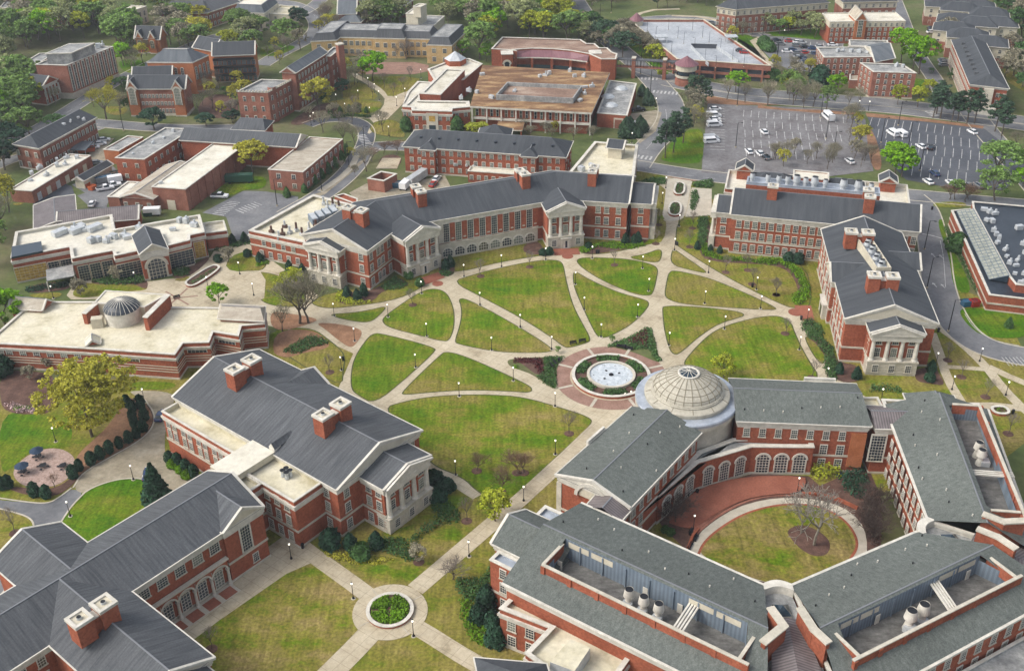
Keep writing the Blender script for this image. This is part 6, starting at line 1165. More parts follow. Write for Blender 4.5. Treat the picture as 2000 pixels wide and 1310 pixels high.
for x,y in Q('M4: 1250,645 1270,935 1430,1260 T4: 925,1075 1130,1105 1215,1285 1055,945 512,1045 470,890 565,1180 1800,1160 140,470 T3: 1690,800 1680,1110 1040,700 965,560 M2: 160,320 495,205 T2: 700,1255 820,1140 T1: 930,985 T3: 660,175 745,100 1880,300 1990,460'):
    reg(inst(TL,U(x,y),rng.uniform(-.4,.4)),'tall black street light','street light','tall street lights')
for x,y in Q('T3: 1015,240 1175,230 1355,230 1430,285 1245,290 1290,330 1480,325 1370,375 1197,400 1565,380 1655,455 1530,510 1740,505 1450,450 1080,285'):
    p=U(x,y,6); p.z=6.0; reg(inst(TL,p,rng.uniform(0,6),.55),'short light pole on the roof level','street light','light poles on the parking deck')
# ---------------------------------------------------------------- fountain, planters, benches, bins
F_=empty('fountain',(fc.x,fc.y,0),'round fountain with pale blue basin ringed by planting and a brick wall','fountain')
cir=lambda R,n=72:[fc+Vector((math.cos(k*2*math.pi/n),math.sin(k*2*math.pi/n)))*R for k in range(n)]
m=MB(); m.ring(cir(9.1),cir(8.55),0,.62,brick); m.build('outer_wall',F_); m=MB(); m.ring(cir(9.2),cir(8.45),.63,.78,white); m.build('wall_coping',F_)
m=MB(); m.cone(fc,8.5,8.5,0,.35,72,mulch); m.build('planting_bed',F_); m=MB(); m.ring(cir(5.65),cir(5.05),.0,.95,stone); m.build('basin_wall',F_); m=MB(); m.cone(fc,5.1,5.1,.3,.62,72,waterm); m.build('water',F_)
for k in range(10): m=MB(); c=fc+Vector((math.cos(k*.628),math.sin(k*.628)))*(4.1 if k%2 else 3.9); m.cone(c,.18,.12,.6,.85,8,steel); m.build('nozzle',F_)
for r_,a in((2.0,.3),(2.0,2.1),(2.3,3.9)): m=MB(); m.box(fc+Vector((math.cos(a),math.sin(a)))*r_,.5,.4,.62,.75,black,a); m.build('grate',F_)
m=MB(); m.lathe(fc,[(.55,.62),(.55,.8),(.3,.85),(.3,1.0),(0,1.0)],12,black); m.build('centre_jet',F_)
for a in(-2.15,-1.95,-1.75): m=MB(); c=fc+Vector((math.cos(a+.9),math.sin(a+.9)))*8.0; m.cone(c,.12,.18,.35,.7,8,globe); m.build('floodlight',F_)
P_=empty('round_planter',(cc.x,cc.y,0),'round walled bed of clipped bright green hedge at the crossing of the lower walks','planter')
ci2=lambda R,n=48:[cc+Vector((math.cos(k*2*math.pi/n),math.sin(k*2*math.pi/n)))*R for k in range(n)]
m=MB(); m.ring(ci2(4.1),ci2(3.7),0,.5,brick); m.build('brick_wall',P_); m=MB(); m.ring(ci2(4.2),ci2(3.55),.51,.68,white); m.build('wall_coping',P_); m=MB(); m.cone(cc,3.7,3.7,0,.4,40,mulch); m.build('soil',P_)
def planter(name,label,pts,soilh=.6):
    p=ccw(chaikin(pts,2)); c=sum(p,Vector((0,0)))/len(p); r=empty(name,(c.x,c.y,0),label,'planter'); m=MB(); m.ring(p,offset(p,-.4),0,.6,brick); m.build('brick_wall',r); m=MB(); m.ring(offset(p,.1),offset(p,-.5),.61,.75,white); m.build('wall_coping',r); m=MB(); m.face([(*q,.5) for q in offset(p,-.4)],mulch); m.build('soil',r); return r,p
PL=[planter('planter','long capsule-shaped brick planter in front of the student centre entrance',W('M1: 1390,915 1420,935 1480,925 1655,805 1650,775 1590,770 1400,890'))]
PL.append(planter('planter','upper of two white-edged planters in the middle of the north mall',W('M3: 1205,240 1225,150 1285,150 1302,180 1292,243')))
PL.append(planter('planter','lower white-edged planter in the middle of the north mall',W('M3: 1165,385 1185,295 1275,300 1272,390 1220,405')))
PL.append(planter('planter','square white-edged planter of green plants by the right edge walk',W('L4: 1730,605 1860,600 1905,665 1780,665')))
def mk_bench():
    r=protoroot('bench'); m=MB(); m.box((0,0),1.8,.45,.40,.46,black); pbuild(m,'seat',r); m=MB(); m.box((0,.24),1.8,.06,.5,.9,black); pbuild(m,'backrest',r)
    for s in(-.8,.8): m=MB(); m.box((s,0),.07,.5,0,.41,black); pbuild(m,'leg',r)
    return r
BN=mk_bench()
for x,y,a in [(P[0],P[1],a) for P,a in zip(Q('L3: 460,122 530,108 810,150 880,165 300,290 320,265 M1: 1330,1010 B3: 1310,300 1345,345 1305,405'),(.3,.3,-.3,-.4,1.9,1.9,.6,1.1,1.1,1.1))]: reg(inst(BN,U(x,y,.06),a),'black metal bench','bench','black benches')
def mk_bin():
    r=protoroot('litter_bin'); m=MB(); m.lathe((0,0),[(.28,0),(.33,.9)],10,black); pbuild(m,'body',r); m=MB(); m.lathe((0,0),[(.36,.9),(.3,1.1),(0,1.15)],10,black); pbuild(m,'lid',r); return r
BI=mk_bin()
for x,y in Q('M3: 635,672 650,672 1232,608 1240,612 1805,925 L2: 655,245 L3: 352,255 848,155 1320,1265 1390,1245 B2: 330,395 342,410 M4: 325,1170 L4: 1355,30 1915,645 620,1118 M4: 1308,345'): reg(inst(BI,U(x,y,.05)),'black litter bin','bin','black litter bins')
# umbrella tables on the pink gravel
umb=mat('blue_canvas',[(.5,(.02,.04,.075))],rough=.8)
def mk_table(u):
    r=protoroot('picnic_table'); m=MB(); m.lathe((0,0),[(.75,.7),(.75,.76),(0,.76)],12,black); pbuild(m,'table_top',r); m=MB(); m.cone((0,0),.08,.08,0,.7,6,black); pbuild(m,'leg',r)
    for k in range(4): m=MB(); a=k*math.pi/2; m.box((1.05*math.cos(a),1.05*math.sin(a)),.5,.5,.38,.45,black,a); pbuild(m,'stool',r)
    if u: m=MB(); m.cone((0,0),.03,.03,.7,2.5,6,steel); pbuild(m,'umbrella_pole',r); m=MB(); m.cone((0,0),1.5,.05,2.1,2.75,8,umb); pbuild(m,'umbrella_canopy',r)
    return r
T1_,T0_=mk_table(1),mk_table(0)
for x,y in Q('L1: 180,1095 290,980'): reg(inst(T1_,U(x,y)),'table with dark blue umbrella','table','tables on the gravel terrace')
for x,y in Q('L1: 325,1050 477,1050'): reg(inst(T0_,U(x,y)),'black round table without umbrella','table','tables on the gravel terrace')
# ---------------------------------------------------------------- vehicles
def paintm(n,c): return mat(n,[(.5,c)],rough=.25,spec=.6)
CARP=dict(white=paintm('white_car_paint',(.72,.73,.74)),black=paintm('black_car_paint',(.015,.016,.02)),grey=paintm('grey_car_paint',(.18,.19,.2)),red=paintm('red_car_paint',(.32,.025,.02)),blue=paintm('blue_car_paint',(.03,.06,.14)),silver=paintm('silver_car_paint',(.42,.44,.46)),orange=paintm('orange_bin_paint',(.45,.10,.03)),teal=paintm('blue_bin_paint',(.035,.11,.19)),green=paintm('green_bin_paint',(.02,.07,.05)))
def loft(m,secs,mm,closed=True):
    for a,b in zip(secs,secs[1:]):
        n=len(a)
        for i in range(n): j=(i+1)%n; m.face([a[i],a[j],b[j],b[i]],mm)
    m.face(secs[0][::-1],mm); m.face(secs[-1],mm)
def sec(x,w,z0,z1,b=.08,tw=None):
    tw=tw or w; h=w/2; t=tw/2; return [(x,-h,z0),(x,h,z0),(x,h,z1-b),(x,t-b,z1),(x,-t+b,z1),(x,-h,z1-b)]
def mk_car(kind):
    r=protoroot({'car':'parked_car','van':'parked_van','pickup':'pickup_truck','bus':'shuttle_bus'}[kind]); m=MB(); g=MB(); pm=CARP['white']
    L,Wd={'car':(4.5,1.8),'van':(5.6,2.05),'pickup':(5.6,1.95),'bus':(7.5,2.3)}[kind]; h=L/2
    if kind=='car':
        loft(m,[sec(-h,Wd*.9,.35,.75),sec(-h+.25,Wd,.25,.92),sec(-.2,Wd,.25,.95),sec(h-1.0,Wd,.25,.88),sec(h-.2,Wd*.92,.28,.72),sec(h,Wd*.8,.35,.6)],pm); loft(g,[sec(-h+.35,Wd*.88,.9,.95),sec(-h+1.0,Wd*.84,.9,1.40,.06,Wd*.72),sec(.35,Wd*.84,.9,1.42,.06,Wd*.72),sec(1.25,Wd*.86,.88,.93)],darkglass); rf=MB(); rf.box((-.45,0),1.6,Wd*.66,1.41,1.455,pm); pbuild(rf,'roof',r)
    elif kind=='van':
        loft(m,[sec(-h,Wd*.95,.35,2.0),sec(-h+.2,Wd,.3,2.15,.15),sec(h-1.7,Wd,.3,2.15,.15),sec(h-1.0,Wd,.3,1.25),sec(h-.15,Wd*.94,.3,1.0),sec(h,Wd*.85,.4,.8)],pm); g.face([(h-1.62,-Wd*.42,2.02),(h-1.62,Wd*.42,2.02),(h-.98,Wd*.45,1.32),(h-.98,-Wd*.45,1.32)],darkglass)
        for s in(-1,1): g.face([(-h+.5,s*(Wd/2+.01),1.25),(h-1.4,s*(Wd/2+.01),1.25),(h-1.75,s*(Wd/2+.01),1.85),(-h+.5,s*(Wd/2+.01),1.85)],darkglass)
        g.face([(-h-.01,-.7,1.2),(-h-.01,.7,1.2),(-h+.01,.7,1.8),(-h+.01,-.7,1.8)],darkglass)
    elif kind=='pickup':
        loft(m,[sec(-h,Wd,.45,1.05),sec(-.4,Wd,.4,1.08),sec(h-1.3,Wd,.4,1.1),sec(h-.1,Wd*.95,.4,.98),sec(h,Wd*.85,.5,.8)],pm); loft(g,[sec(-.5,Wd*.88,1.05,1.75,.06,Wd*.78),sec(.7,Wd*.88,1.05,1.75,.06,Wd*.78),sec(1.35,Wd*.9,1.05,1.12)],darkglass); rf=MB(); rf.box((.1,0),1.2,Wd*.72,1.74,1.79,pm); pbuild(rf,'roof',r); bd=MB(); bd.face([(-h+.1,-.8,1.095),(-.6,-.8,1.095),(-.6,.8,1.095),(-h+.1,.8,1.095)],black); pbuild(bd,'load_bed',r)
    else:
        loft(m,[sec(-h,Wd,.4,2.7,.15),sec(h-1.9,Wd,.4,2.75,.2),sec(h-1.7,Wd,.4,2.2),sec(h-1.1,Wd*.9,.4,1.3),sec(h,Wd*.85,.45,1.0)],pm)
        for s in(-1,1): g.face([(-h+.4,s*(Wd/2+.01),1.4),(h-2.0,s*(Wd/2+.01),1.4),(h-2.0,s*(Wd/2+.01),2.1),(-h+.4,s*(Wd/2+.01),2.1)],darkglass)
        g.face([(h-1.66,-.9,2.1),(h-1.66,.9,2.1),(h-1.05,.85,1.4),(h-1.05,-.85,1.4)],darkglass)
    pbuild(m,'body',r); pbuild(g,'windows',r)
    for sx in(-h+.95,h-.95):
        for s in(-1,1): wm=MB(); wm.tube([(sx,s*(Wd/2-.22),.33),(sx,s*(Wd/2+.02),.33)],.33,10,black); w_=pbuild(wm,'wheel',r); hb=MB(); hb.tube([(sx,s*(Wd/2+.02),.33),(sx,s*(Wd/2+.03),.33)],.18,8,steel); pbuild(hb,'rim',w_)
    for s in(-1,1):
        lm=MB(); lm.box((h-.08,s*Wd*.33),.12,.3,.62,.76,white); pbuild(lm,'headlight',r); lm=MB(); lm.box((-h+.0,s*Wd*.38),.08,.2,.7,.86,CARP['red']); pbuild(lm,'tail_light',r)
    return r
CK={k:mk_car(k) for k in('car','van','pickup','bus')}
def car(tagged,ang,kind='car',col='white',z=.12,cnt=[0]):
    for x,y in Q(tagged):
        p=U(x,y,z+.6); p.z=z; k=CK[kind]
        def mats_for(c): return c
        o=inst(k,p,math.radians(ang)+rng.uniform(-.03,.03),1,{'body':CARP[col],'roof':CARP[col]} if col!='white' else None)
        nm={'car':'parked car','van':'passenger van','pickup':'pickup truck','bus':'shuttle bus'}[kind]; reg(o,f'{col} {nm}',{'car':'car','van':'van','pickup':'pickup truck','bus':'bus'}[kind],'vehicles parked on the streets and car parks')
car('T3: 1515,868 1520,937 1500,1060',8,'van'); car('T3: 1528,817 1525,893 1530,912',8,'car'); car('T3: 1500,1040',8,'van','silver'); car('T3: 1780,1135 1860,1150',100,'car'); car('T3: 1910,1178',100,'car','grey'); car('T3: 1893,988',100,'car')
car('T4: 525,880',98,'bus'); car('T4: 1012,1000 1075,1006',105,'van'); car('T4: 1225,1097 1612,988 690,1207',105,'car'); car('T4: 1302,1105',60,'car','black'); car('T4: 60,1178',100,'car','black'); car('T4: 15,1148',100,'car')
car('T4: 140,302 355,352 335,432 405,428',-5,'car','black'); car('T4: 240,308 355,395',-5,'car','red'); car('T4: 300,314 565,336 220,385 400,480',-5,'car','white'); car('T4: 415,362 260,374 425,404 370,437 360,460',-5,'car','blue')
car('T4: 170,330 290,340 300,398 455,445 480,455',-5,'car','grey'); car('T4: 330,318 470,350 310,430 420,455',-5,'car','silver'); car('T4: 1392,452 1402,468 1398,486',5,'car','grey'); car('T4: 1310,212 1315,226',5,'car','black'); car('T4: 1305,240',5,'car','white')
car('M4: 1280,130 1450,140 1530,152',103,'car'); car('M4: 1328,68',103,'car','blue'); car('M4: 1580,158 1662,160',103,'car','grey')
car('M1: 1650,240',-3,'pickup'); car('M1: 790,182 845,160',25,'pickup'); car('M1: 692,298',95,'car'); car('T1: 780,1048 752,1078 700,1104',20,'car'); car('T1: 690,1052 725,1220',20,'car','grey')
car('M2: 1357,108',70,'car'); car('M2: 1332,150',70,'car','red'); car('L1: 1210,655',83,'car','blue'); car('L1: 1108,1095',100,'car','blue'); car('T3: 945,822',3,'pickup','black'); car('T3: 940,942',10,'van')
car('T3: 1505,172 1545,200 1585,214',-15,'car','grey')
for s,c in(('T3: 1720,378','black'),('T3: 1750,392','red')): car(s,-12,'car',c,z=6.02)
def skip(name,label,s,ang,L,Wd,H,col,lid=None):
    x,y=Q(s)[0]; c=U(x,y,.5); r=empty(name,(c.x,c.y,.1),label,name.replace('_',' ')); a=math.radians(ang); m=MB(); lo=rect((c.x,c.y),L*.88,Wd*.9,a); hi=rect((c.x,c.y),L,Wd,a)
    for i in range(4): j=(i+1)%4; m.face([(*lo[i],.2),(*lo[j],.2),(*hi[j],H),(*hi[i],H)],CARP[col])
    m.ring(hi,offset(hi,-.1),H-.15,H+.02,CARP[col]); m.build('body',r); k=MB(); k.face([(*q,H-.25) for q in offset(hi,-.08)],lid or mulch); k.build('load',r)
    for t in(-.3,0,.3): g_=MB(); g_.box(Vector((c.x,c.y))+Vector((math.cos(a),math.sin(a)))*L*t,.12,Wd*1.03,.3,H-.05,CARP[col],a); g_.build('rib',r)
skip('skip_container','blue open skip full of rubble inside the brick service enclosure','M2: 1035,165',-5,6,2.4,1.9,'teal',greyroof); skip('skip_container','long blue-grey container beside the white pickups in the service yard','M1: 782,128',30,5.5,2.4,2.2,'grey',CARP['teal']); skip('skip_container','dark green container at the back of the service yard','M1: 880,88',30,4,2.2,1.9,'green')
skip('skip_container','left of two orange skips in the service yard','M1: 648,165',70,2.4,1.8,1.5,'orange'); skip('skip_container','right of two orange skips in the service yard','M1: 694,185',70,2.4,1.8,1.5,'orange'); skip('skip_container','orange skip under the parking canopy by the long far left hall','T1: 650,1132',20,6,2.4,1.6,'orange')
skip('dumpster','blue dumpster beside the maroon one on the right-hand road','M4: 1560,1055',10,2.2,1.8,1.7,'teal',CARP['teal']); skip('dumpster','maroon dumpster with dark lid beside the blue one','M4: 1625,1055',10,2.4,2,1.8,'red',black); skip('dumpster','green dumpsters beside the white trailer behind the student centre','M1: 1112,382',5,3,1.6,1.4,'green',black)
def boxtruck(name,label,cat,s,ang,L,H,mm=None):
    x,y=Q(s)[0]; c=U(x,y,1); r=empty(name,(c.x,c.y,.1),label,cat); a=math.radians(ang); d=Vector((math.cos(a),math.sin(a))); c2=Vector((c.x,c.y)); m=MB(); m.box(c2,L,2.3,.7,H,mm or CARP['white'],a); m.build('box_body',r)
    for t in(-.35,.35):
        for s_ in(-1,1): w_=MB(); q=c2+d*L*t+Vector((-d.y,d.x))*s_*.95; w_.tube([(q.x-d.y*.15,q.y+d.x*.15,.5),(q.x+d.y*.15,q.y-d.x*.15,.5)],.45,8,black); w_.build('wheel',r)
boxtruck('trailer','long white box trailer parked behind the north hall','trailer','M2: 1210,118',62,9.5,3.2,steel); boxtruck('box_truck','white box truck beside the blue rubble skip','truck','M2: 1120,165',70,4.5,2.7); boxtruck('trailer','white box trailer beside the warehouse loading door','trailer','M1: 1145,365',5,5,2.6); boxtruck('box_truck','white box truck behind the blue-grey container in the service yard','truck','M1: 865,122',25,4.5,2.6); boxtruck('shelter','dark green flat-roofed shelter on grass beside the west car park','shelter','M1: 1800,120',3,9,3.0,CARP['green'])
cp=empty('carport',(*W('T1: 620,1110')[0],0),'grey flat canopy sheltering cars beside the long far left hall','carport'); q=ccw(W('T1: 525,1125 590,1060 705,1062 640,1130',3)); m=MB(); m.prism(q,2.8,3.05,slate_n,True,True); m.build('roof',cp)
for x in q: m=MB(); m.cone(x+(sum(q,Vector((0,0)))/4-x)*.1,.1,.1,0,2.8,6,steel); m.build('post',cp)
# ---------------------------------------------------------------- painted markings
def ticks(s,L,n=None,sp=2.75,wd=.26,z=.13,ang=None):
    a,b=W(s); d=(b-a).normalized(); nr=Vector((-d.y,d.x)) if ang is None else Vector((math.cos(ang),math.sin(ang))); k=0; m=MB(); T=(b-a).length
    while k<=T:
        c=a+d*k; m.face([(*(c-nr*L/2-d*wd/2),z),(*(c-nr*L/2+d*wd/2),z),(*(c+nr*L/2+d*wd/2),z),(*(c+nr*L/2-d*wd/2),z)],paint); k+=sp
    o=m.build('parking_marking'); o['kind']='structure'
for s in('T4: 850,915 1570,1000','T4: 905,1005 1700,1090','T4: 960,1090 1760,1185','T4: 1120,1190 1660,1255','M4: 1160,55 1600,110'): ticks(s,8.5,wd=.2)
for s in('T3: 1740,855 T4: 660,905','T3: 1740,930 T4: 650,975','T3: 1750,1080 T4: 500,1110','T3: 1750,1005 T4: 640,1040','T3: 1760,1150 T4: 420,1180'): ticks(s,7,wd=.22)
for s in('T3: 1545,800 1545,1140','T4: 60,310 640,345','T4: 150,385 440,400','T4: 250,455 480,470'): ticks(s,5)
for s in('M1: 1640,385 1760,290','M1: 1800,360 1940,300'): ticks(s,4,sp=1.2,wd=.3)
for s in('T3: 975,592 1110,598','T3: 1065,692 1265,708','T3: 945,1180 1045,1192','T2: 790,1020 850,1110','T2: 860,1125 940,1135','T4: 1285,840 1340,880'): ticks(s,3.2,sp=1.5,wd=.7,z=.14)
def arrow(s,ang):
    p=W(s)[0]; a=math.radians(ang); d=Vector((math.cos(a),math.sin(a))); n=Vector((-d.y,d.x)); m=MB(); z=.135
    m.face([(*(p-d*1.2-n*.12),z),(*(p-d*1.2+n*.12),z),(*(p+d*.4+n*.12),z),(*(p+d*.4-n*.12),z)],paint); m.face([(*(p+d*.4-n*.5),z),(*(p+d*.4+n*.5),z),(*(p+d*1.3),z)],paint); o=m.build('road_marking'); o['kind']='structure'
for s in('M4: 1318,690','M4: 1378,700','M4: 1328,912','M4: 1392,922'): arrow(s,97)
def rl(s,wd=.16,dash=0): strip('road_marking',s,wd,.09,paint,2,dash=dash)
rl('M4: 1370,580 1395,700 1410,930'); rl('M4: 1235,530 1300,540 1385,565',.35); rl('1884,614 1900,640 1935,665 1990,676'); rl('1260,330 1330,342 1400,351 1560,366 1700,378',.16,1); rl('1120,5 1140,32 1165,60 1190,86',.16,1); rl('1300,215 1303,235 1290,262 1262,292',.16); rl('1300,152 1400,174 1480,184 1620,194 1750,204 1850,217 1960,232',.16,1); rl('1310,165 1400,187 1480,199 1620,209 1750,219 1850,232',.16,1)
rl('T2: 330,70 430,110 470,150 480,200',.16,1); rl('120,228 175,193 225,163 285,133 350,103 420,73',.16,1)
for k in range(6): a,b=W(f'L4: {1830+k*28},225 {1890+k*28},290'); strip('road_marking',[a,b],.2,.09,paint,0,px=False)
# ---------------------------------------------------------------- vegetation
def leafm(n,c,t=.25): return mat(n,[(.3,tuple(x*.75 for x in c)),(.7,tuple(x*1.2 for x in c))],.5,3,.8,'pos',isl=.38,rnd=.12,trans=t,spec=.1)
LV=dict(spring=leafm('spring_leaves',(.20,.40,.02),.4),mid=leafm('mid_green_leaves',(.175,.28,.075),.35),olive=leafm('olive_leaves',(.43,.41,.06),.4),yellow=leafm('yellow_green_leaves',(.38,.42,.045),.4),pale=leafm('pale_green_leaves',(.29,.325,.15),.35),dark=leafm('dark_evergreen_leaves',(.026,.062,.036),.12),pine=leafm('pine_needles',(.045,.085,.048),.12),grey=leafm('grey_spring_twigs',(.27,.25,.175)),rust=leafm('russet_twigs',(.21,.14,.095)),hedge=leafm('hedge_leaves',(.065,.135,.042),.18),limeh=leafm('bright_hedge_leaves',(.12,.24,.015),.25),thicket=leafm('dark_bare_thicket',(.10,.075,.065)),maroon=leafm('maroon_leaves',(.10,.028,.03),.15),blossom=leafm('pink_blossom',(.45,.33,.32)))
bark=mat('bark',[(.3,(.07,.055,.045)),(.7,(.15,.125,.10))],2,4,.95,'obj'); palebark=mat('pale_bark',[(.3,(.15,.135,.11)),(.7,(.28,.26,.22))],1.2,4,.9,'obj'); twig=mat('twigs',[(.3,(.14,.12,.10)),(.7,(.23,.20,.17))],1,3,.95,'obj')
def grow(seed,H,spread,depth,nch,trunk=.3,up=.35,r0=.2,len0=None,shrink=.72):
    """recursive limbs -> (segments by level, tips)"""
    R=np.random.default_rng(seed); segs=[]; tips=[]
    def rec(p,d,L,r,lv):
        q=p+d*L*.5+Vector(R.normal(0,.05*L,3)); e=q+(d+Vector(R.normal(0,.14,3))).normalized()*L*.5; segs.append((lv,[p,q,e],[r,r*.85,r*.68]))
        if lv>=depth: tips.append(e); return
        n=nch if lv else nch+1
        a0=R.uniform(0,6.28)
        for k in range(n):
            a=a0+6.283*k/n+R.normal(0,.3); o=d.orthogonal().normalized(); o2=d.cross(o); s=spread*R.uniform(.7,1.25); nd=(d+(o*math.cos(a)+o2*math.sin(a))*s+Vector((0,0,up*R.uniform(.3,1)))).normalized()
            rec(e if k<n-1 or lv==0 else e,nd,L*shrink*R.uniform(.8,1.15),r*.6,lv+1)
        if lv<depth-1: rec(e,(d+Vector((R.normal(0,.15),R.normal(0,.15),.2))).normalized(),L*shrink,r*.62,lv+1)
    rec(Vector((0,0,0)),Vector((0,0,1)),len0 or H*trunk,r0,0); return segs,tips
def fit(segs,tips,H,W_):
    zs=max(t.z for t in tips); xs=np.percentile([math.hypot(t.x,t.y) for t in tips],92); kz,kx=H/zs,W_/max(xs,.01); f=lambda p:Vector((p.x*kx,p.y*kx,p.z*kz))
    return [(l,[f(p) for p in ps],rs) for l,ps,rs in segs],[f(t) for t in tips]
def quads(mb,P,N,sz,m,R,asp=1.0):
    """leaf quads at P facing N"""
    for p,n,s in zip(P,N,sz):
        n=Vector(n).normalized(); a=n.orthogonal().normalized(); b=n.cross(a); t=R.uniform(0,6.28); u=a*math.cos(t)+b*math.sin(t); v=n.cross(u)*asp; p=Vector(p)
        mb.face([p-u*s-v*s,p+u*s-v*s*.8,p+u*s*.9+v*s,p-u*s*.8+v*s],m)
def mk_bare(name,seed,H,Wd,depth=4,nch=3,bm=None,tm=None,trunk=.3,spread=.55,up=.3,r0=.12,tw=.03,root=None):
    r=root or protoroot(name); segs,tips=fit(*grow(seed,H,spread,depth,nch,trunk,up,r0),H,Wd); T=MB(); K=MB()
    for l,ps,rs in segs:
        if l<=1: T.tube(ps,rs,6 if l==0 else 4,bm or bark)
        else: K.tube(ps,[max(x,tw) for x in rs],3,tm or twig)
    pbuild(T,'trunk',r); pbuild(K,'branches' if tm is None else 'branches',r); return r
def mk_leafy(name,seed,H,Wd,n=2600,ls=.26,base=.28,depth=3,nch=3,clump=.2,dens=1,up=.3,spread=.7,bm=None,flat=1.0):
    r=protoroot(name); R=np.random.default_rng(seed); segs,tips=fit(*grow(seed,H,spread,depth,nch,base,up,.02*H),H*.93,Wd*.86); T=MB(); C=MB()
    for l,ps,rs in segs:
        if l<=2: T.tube(ps,rs,6 if l==0 else 4,bm or bark)
    pbuild(T,'trunk',r)
    zc=(base+1)/2*H; cs=[t for t in tips if t.z>base*H*.8]
    for k in range(int(len(cs)*.5)):
        u=R.normal(0,1,3); u/=np.linalg.norm(u); cs.append(Vector((u[0]*Wd*.8,u[1]*Wd*.8,zc+u[2]*(1-base)/2*H*.85)))
    per=max(6,int(n/len(cs)))
    for c in cs:
        cr=clump*Wd*R.uniform(.7,1.5); u=R.normal(0,1,(per,3)); u/=np.linalg.norm(u,axis=1)[:,None]; rad=cr*R.uniform(.45,1,per)[:,None]; P=np.array(c)[None]+u*rad*np.array([1,1,.7*flat]); N=u*.8+R.normal(0,.5,(per,3))+np.array([0,0,.5]); quads(C,P,N,ls*R.uniform(.6,1.3,per),LV['mid'],R)
    pbuild(C,'crown',r); return r
def mk_pine(name,seed,H,Wd):
    r=protoroot(name); R=np.random.default_rng(seed); T=MB(); C=MB(); T.tube([(0,0,0),(R.normal(0,.15),R.normal(0,.15),H*.5),(R.normal(0,.3),R.normal(0,.3),H*.96)],[.24,.17,.05],6,bark); z=H*.42
    while z<H:
        t=(z/H-.42)/.58; w=Wd*(1-.75*t)*R.uniform(.55,1.1); k=int(R.integers(3,6))
        for i in range(k):
            a=R.uniform(0,6.28); e=Vector((math.cos(a)*w,math.sin(a)*w,z+R.uniform(.1,.8))); T.tube([(0,0,z),e],[.06,.03],3,bark)
            for f in(.55,1.0):
                c=np.array(e)*np.array([f,f,1])*1.0; c[2]=z+(e.z-z)*f; n=26; u=R.normal(0,1,(n,3)); u/=np.linalg.norm(u,axis=1)[:,None]; P=c+u*R.uniform(.2,1,n)[:,None]*np.array([.95,.95,.5]); quads(C,P,u+np.array([0,0,.6]),R.uniform(.12,.26,n),LV['pine'],R)
        z+=R.uniform(.5,1.0)
    pbuild(T,'trunk',r); pbuild(C,'crown',r); return r
def mk_shrub(name,seed,prof,n,ls,lobes=0,ht=1.0):
    """dense shrub: leaf quads over a lathe profile [(r,z)...] with a dark solid core"""
    r=protoroot(name); R=np.random.default_rng(seed); C=MB(); K=MB(); K.lathe((0,0),[(x*.8,z*.95) for x,z in prof],10,LV['mid']); zs=np.array([z for _,z in prof]); rs=np.array([x for x,_ in prof])
    z=R.uniform(zs[0],zs[-1],n); a=R.uniform(0,6.28,n); lob=1+.10*np.sin(a*3+seed)+.08*np.sin(a*5+z*3)+.06*np.sin(z*6+a*2); rr=np.interp(z,zs,rs)*lob*R.uniform(.85,1.06,n); P=np.stack([rr*np.cos(a),rr*np.sin(a),z],1); N=np.stack([np.cos(a),np.sin(a),np.full(n,.5)],1)+R.normal(0,.45,(n,3)); quads(C,P,N,ls*R.uniform(.6,1.3,n),LV['mid'],R)
    C2=MB(); C2.v=K.v+C.v; C2.f=K.f+[tuple(i+len(K.v) for i in f) for f in C.f]; C2.mi=K.mi+C.mi; C2.m=[LV['mid']]; pbuild(C2,'foliage',r); T=MB(); T.cone((0,0),.08,.08,-.1,.5,5,bark); pbuild(T,'stem',r); return r
CONE=[mk_shrub('conical_shrub',s,[(.95,.05),(1.2,.7),(1.1,1.5),(.72,2.5),(.3,3.2),(0,3.5)],900,.13) for s in(1,2)]
BALL=[mk_shrub('round_shrub',s,[(.7,.05),(1.05,.5),(1.1,1.0),(.85,1.6),(.4,1.95),(0,2.05)],700,.12) for s in(3,4)]
EGG=[mk_shrub('evergreen_shrub',s,[(.8,.05),(1.15,.8),(1.15,1.6),(.85,2.5),(.4,3.0),(0,3.15)],800,.14) for s in(5,6)]
SPRUCE=mk_shrub('spruce',8,[(.9,.1),(1.45,.9),(1.15,2.2),(1.0,2.4),(.8,3.6),(.55,4.4),(.3,5.4),(0,6.2)],1500,.17)
YOUNG=[mk_bare('young_tree',s,5.6,1.7,4,3,trunk=.34,tw=.013,r0=.09) for s in(11,12,13)]
VASE=[mk_bare('vase_tree',s,4.4,2.6,4,4,trunk=.13,spread=.6,up=.5,r0=.11,tw=.015) for s in(21,22)]
BIG=[mk_bare('bare_tree',s,11,4.6,5,3,trunk=.24,spread=.6,r0=.24,tw=.016) for s in(31,32,33)]
SYC=mk_bare('sycamore',41,12.5,6.0,4,3,palebark,palebark,trunk=.2,spread=.8,up=.25,r0=.3,tw=.05)
LEAF=[mk_leafy('leafy_tree',s,10,4.2,4200,.19,clump=.15) for s in(51,52,53,54)]
LOOSE=[mk_leafy('loose_tree',s,10,4.2,2000,.17,clump=.15,base=.25) for s in(61,62,63)]
OAK=mk_leafy('spreading_oak',71,15.5,9.5,13500,.18,base=.2,depth=4,clump=.085,spread=.85,up=.25,flat=.75)
WISP=[mk_leafy('willowy_tree',s,6,2.6,1500,.15,base=.2,clump=.2,spread=.6,up=.5) for s in(81,82)]
PINE=[mk_pine('pine_tree',s,13,3.4) for s in(91,92,93)]
PK=dict(cone=CONE,ball=BALL,egg=EGG,spruce=[SPRUCE],young=YOUNG,vase=VASE,big=BIG,syc=[SYC],leaf=LEAF,loose=LOOSE,oak=[OAK],wisp=WISP,pine=PINE)
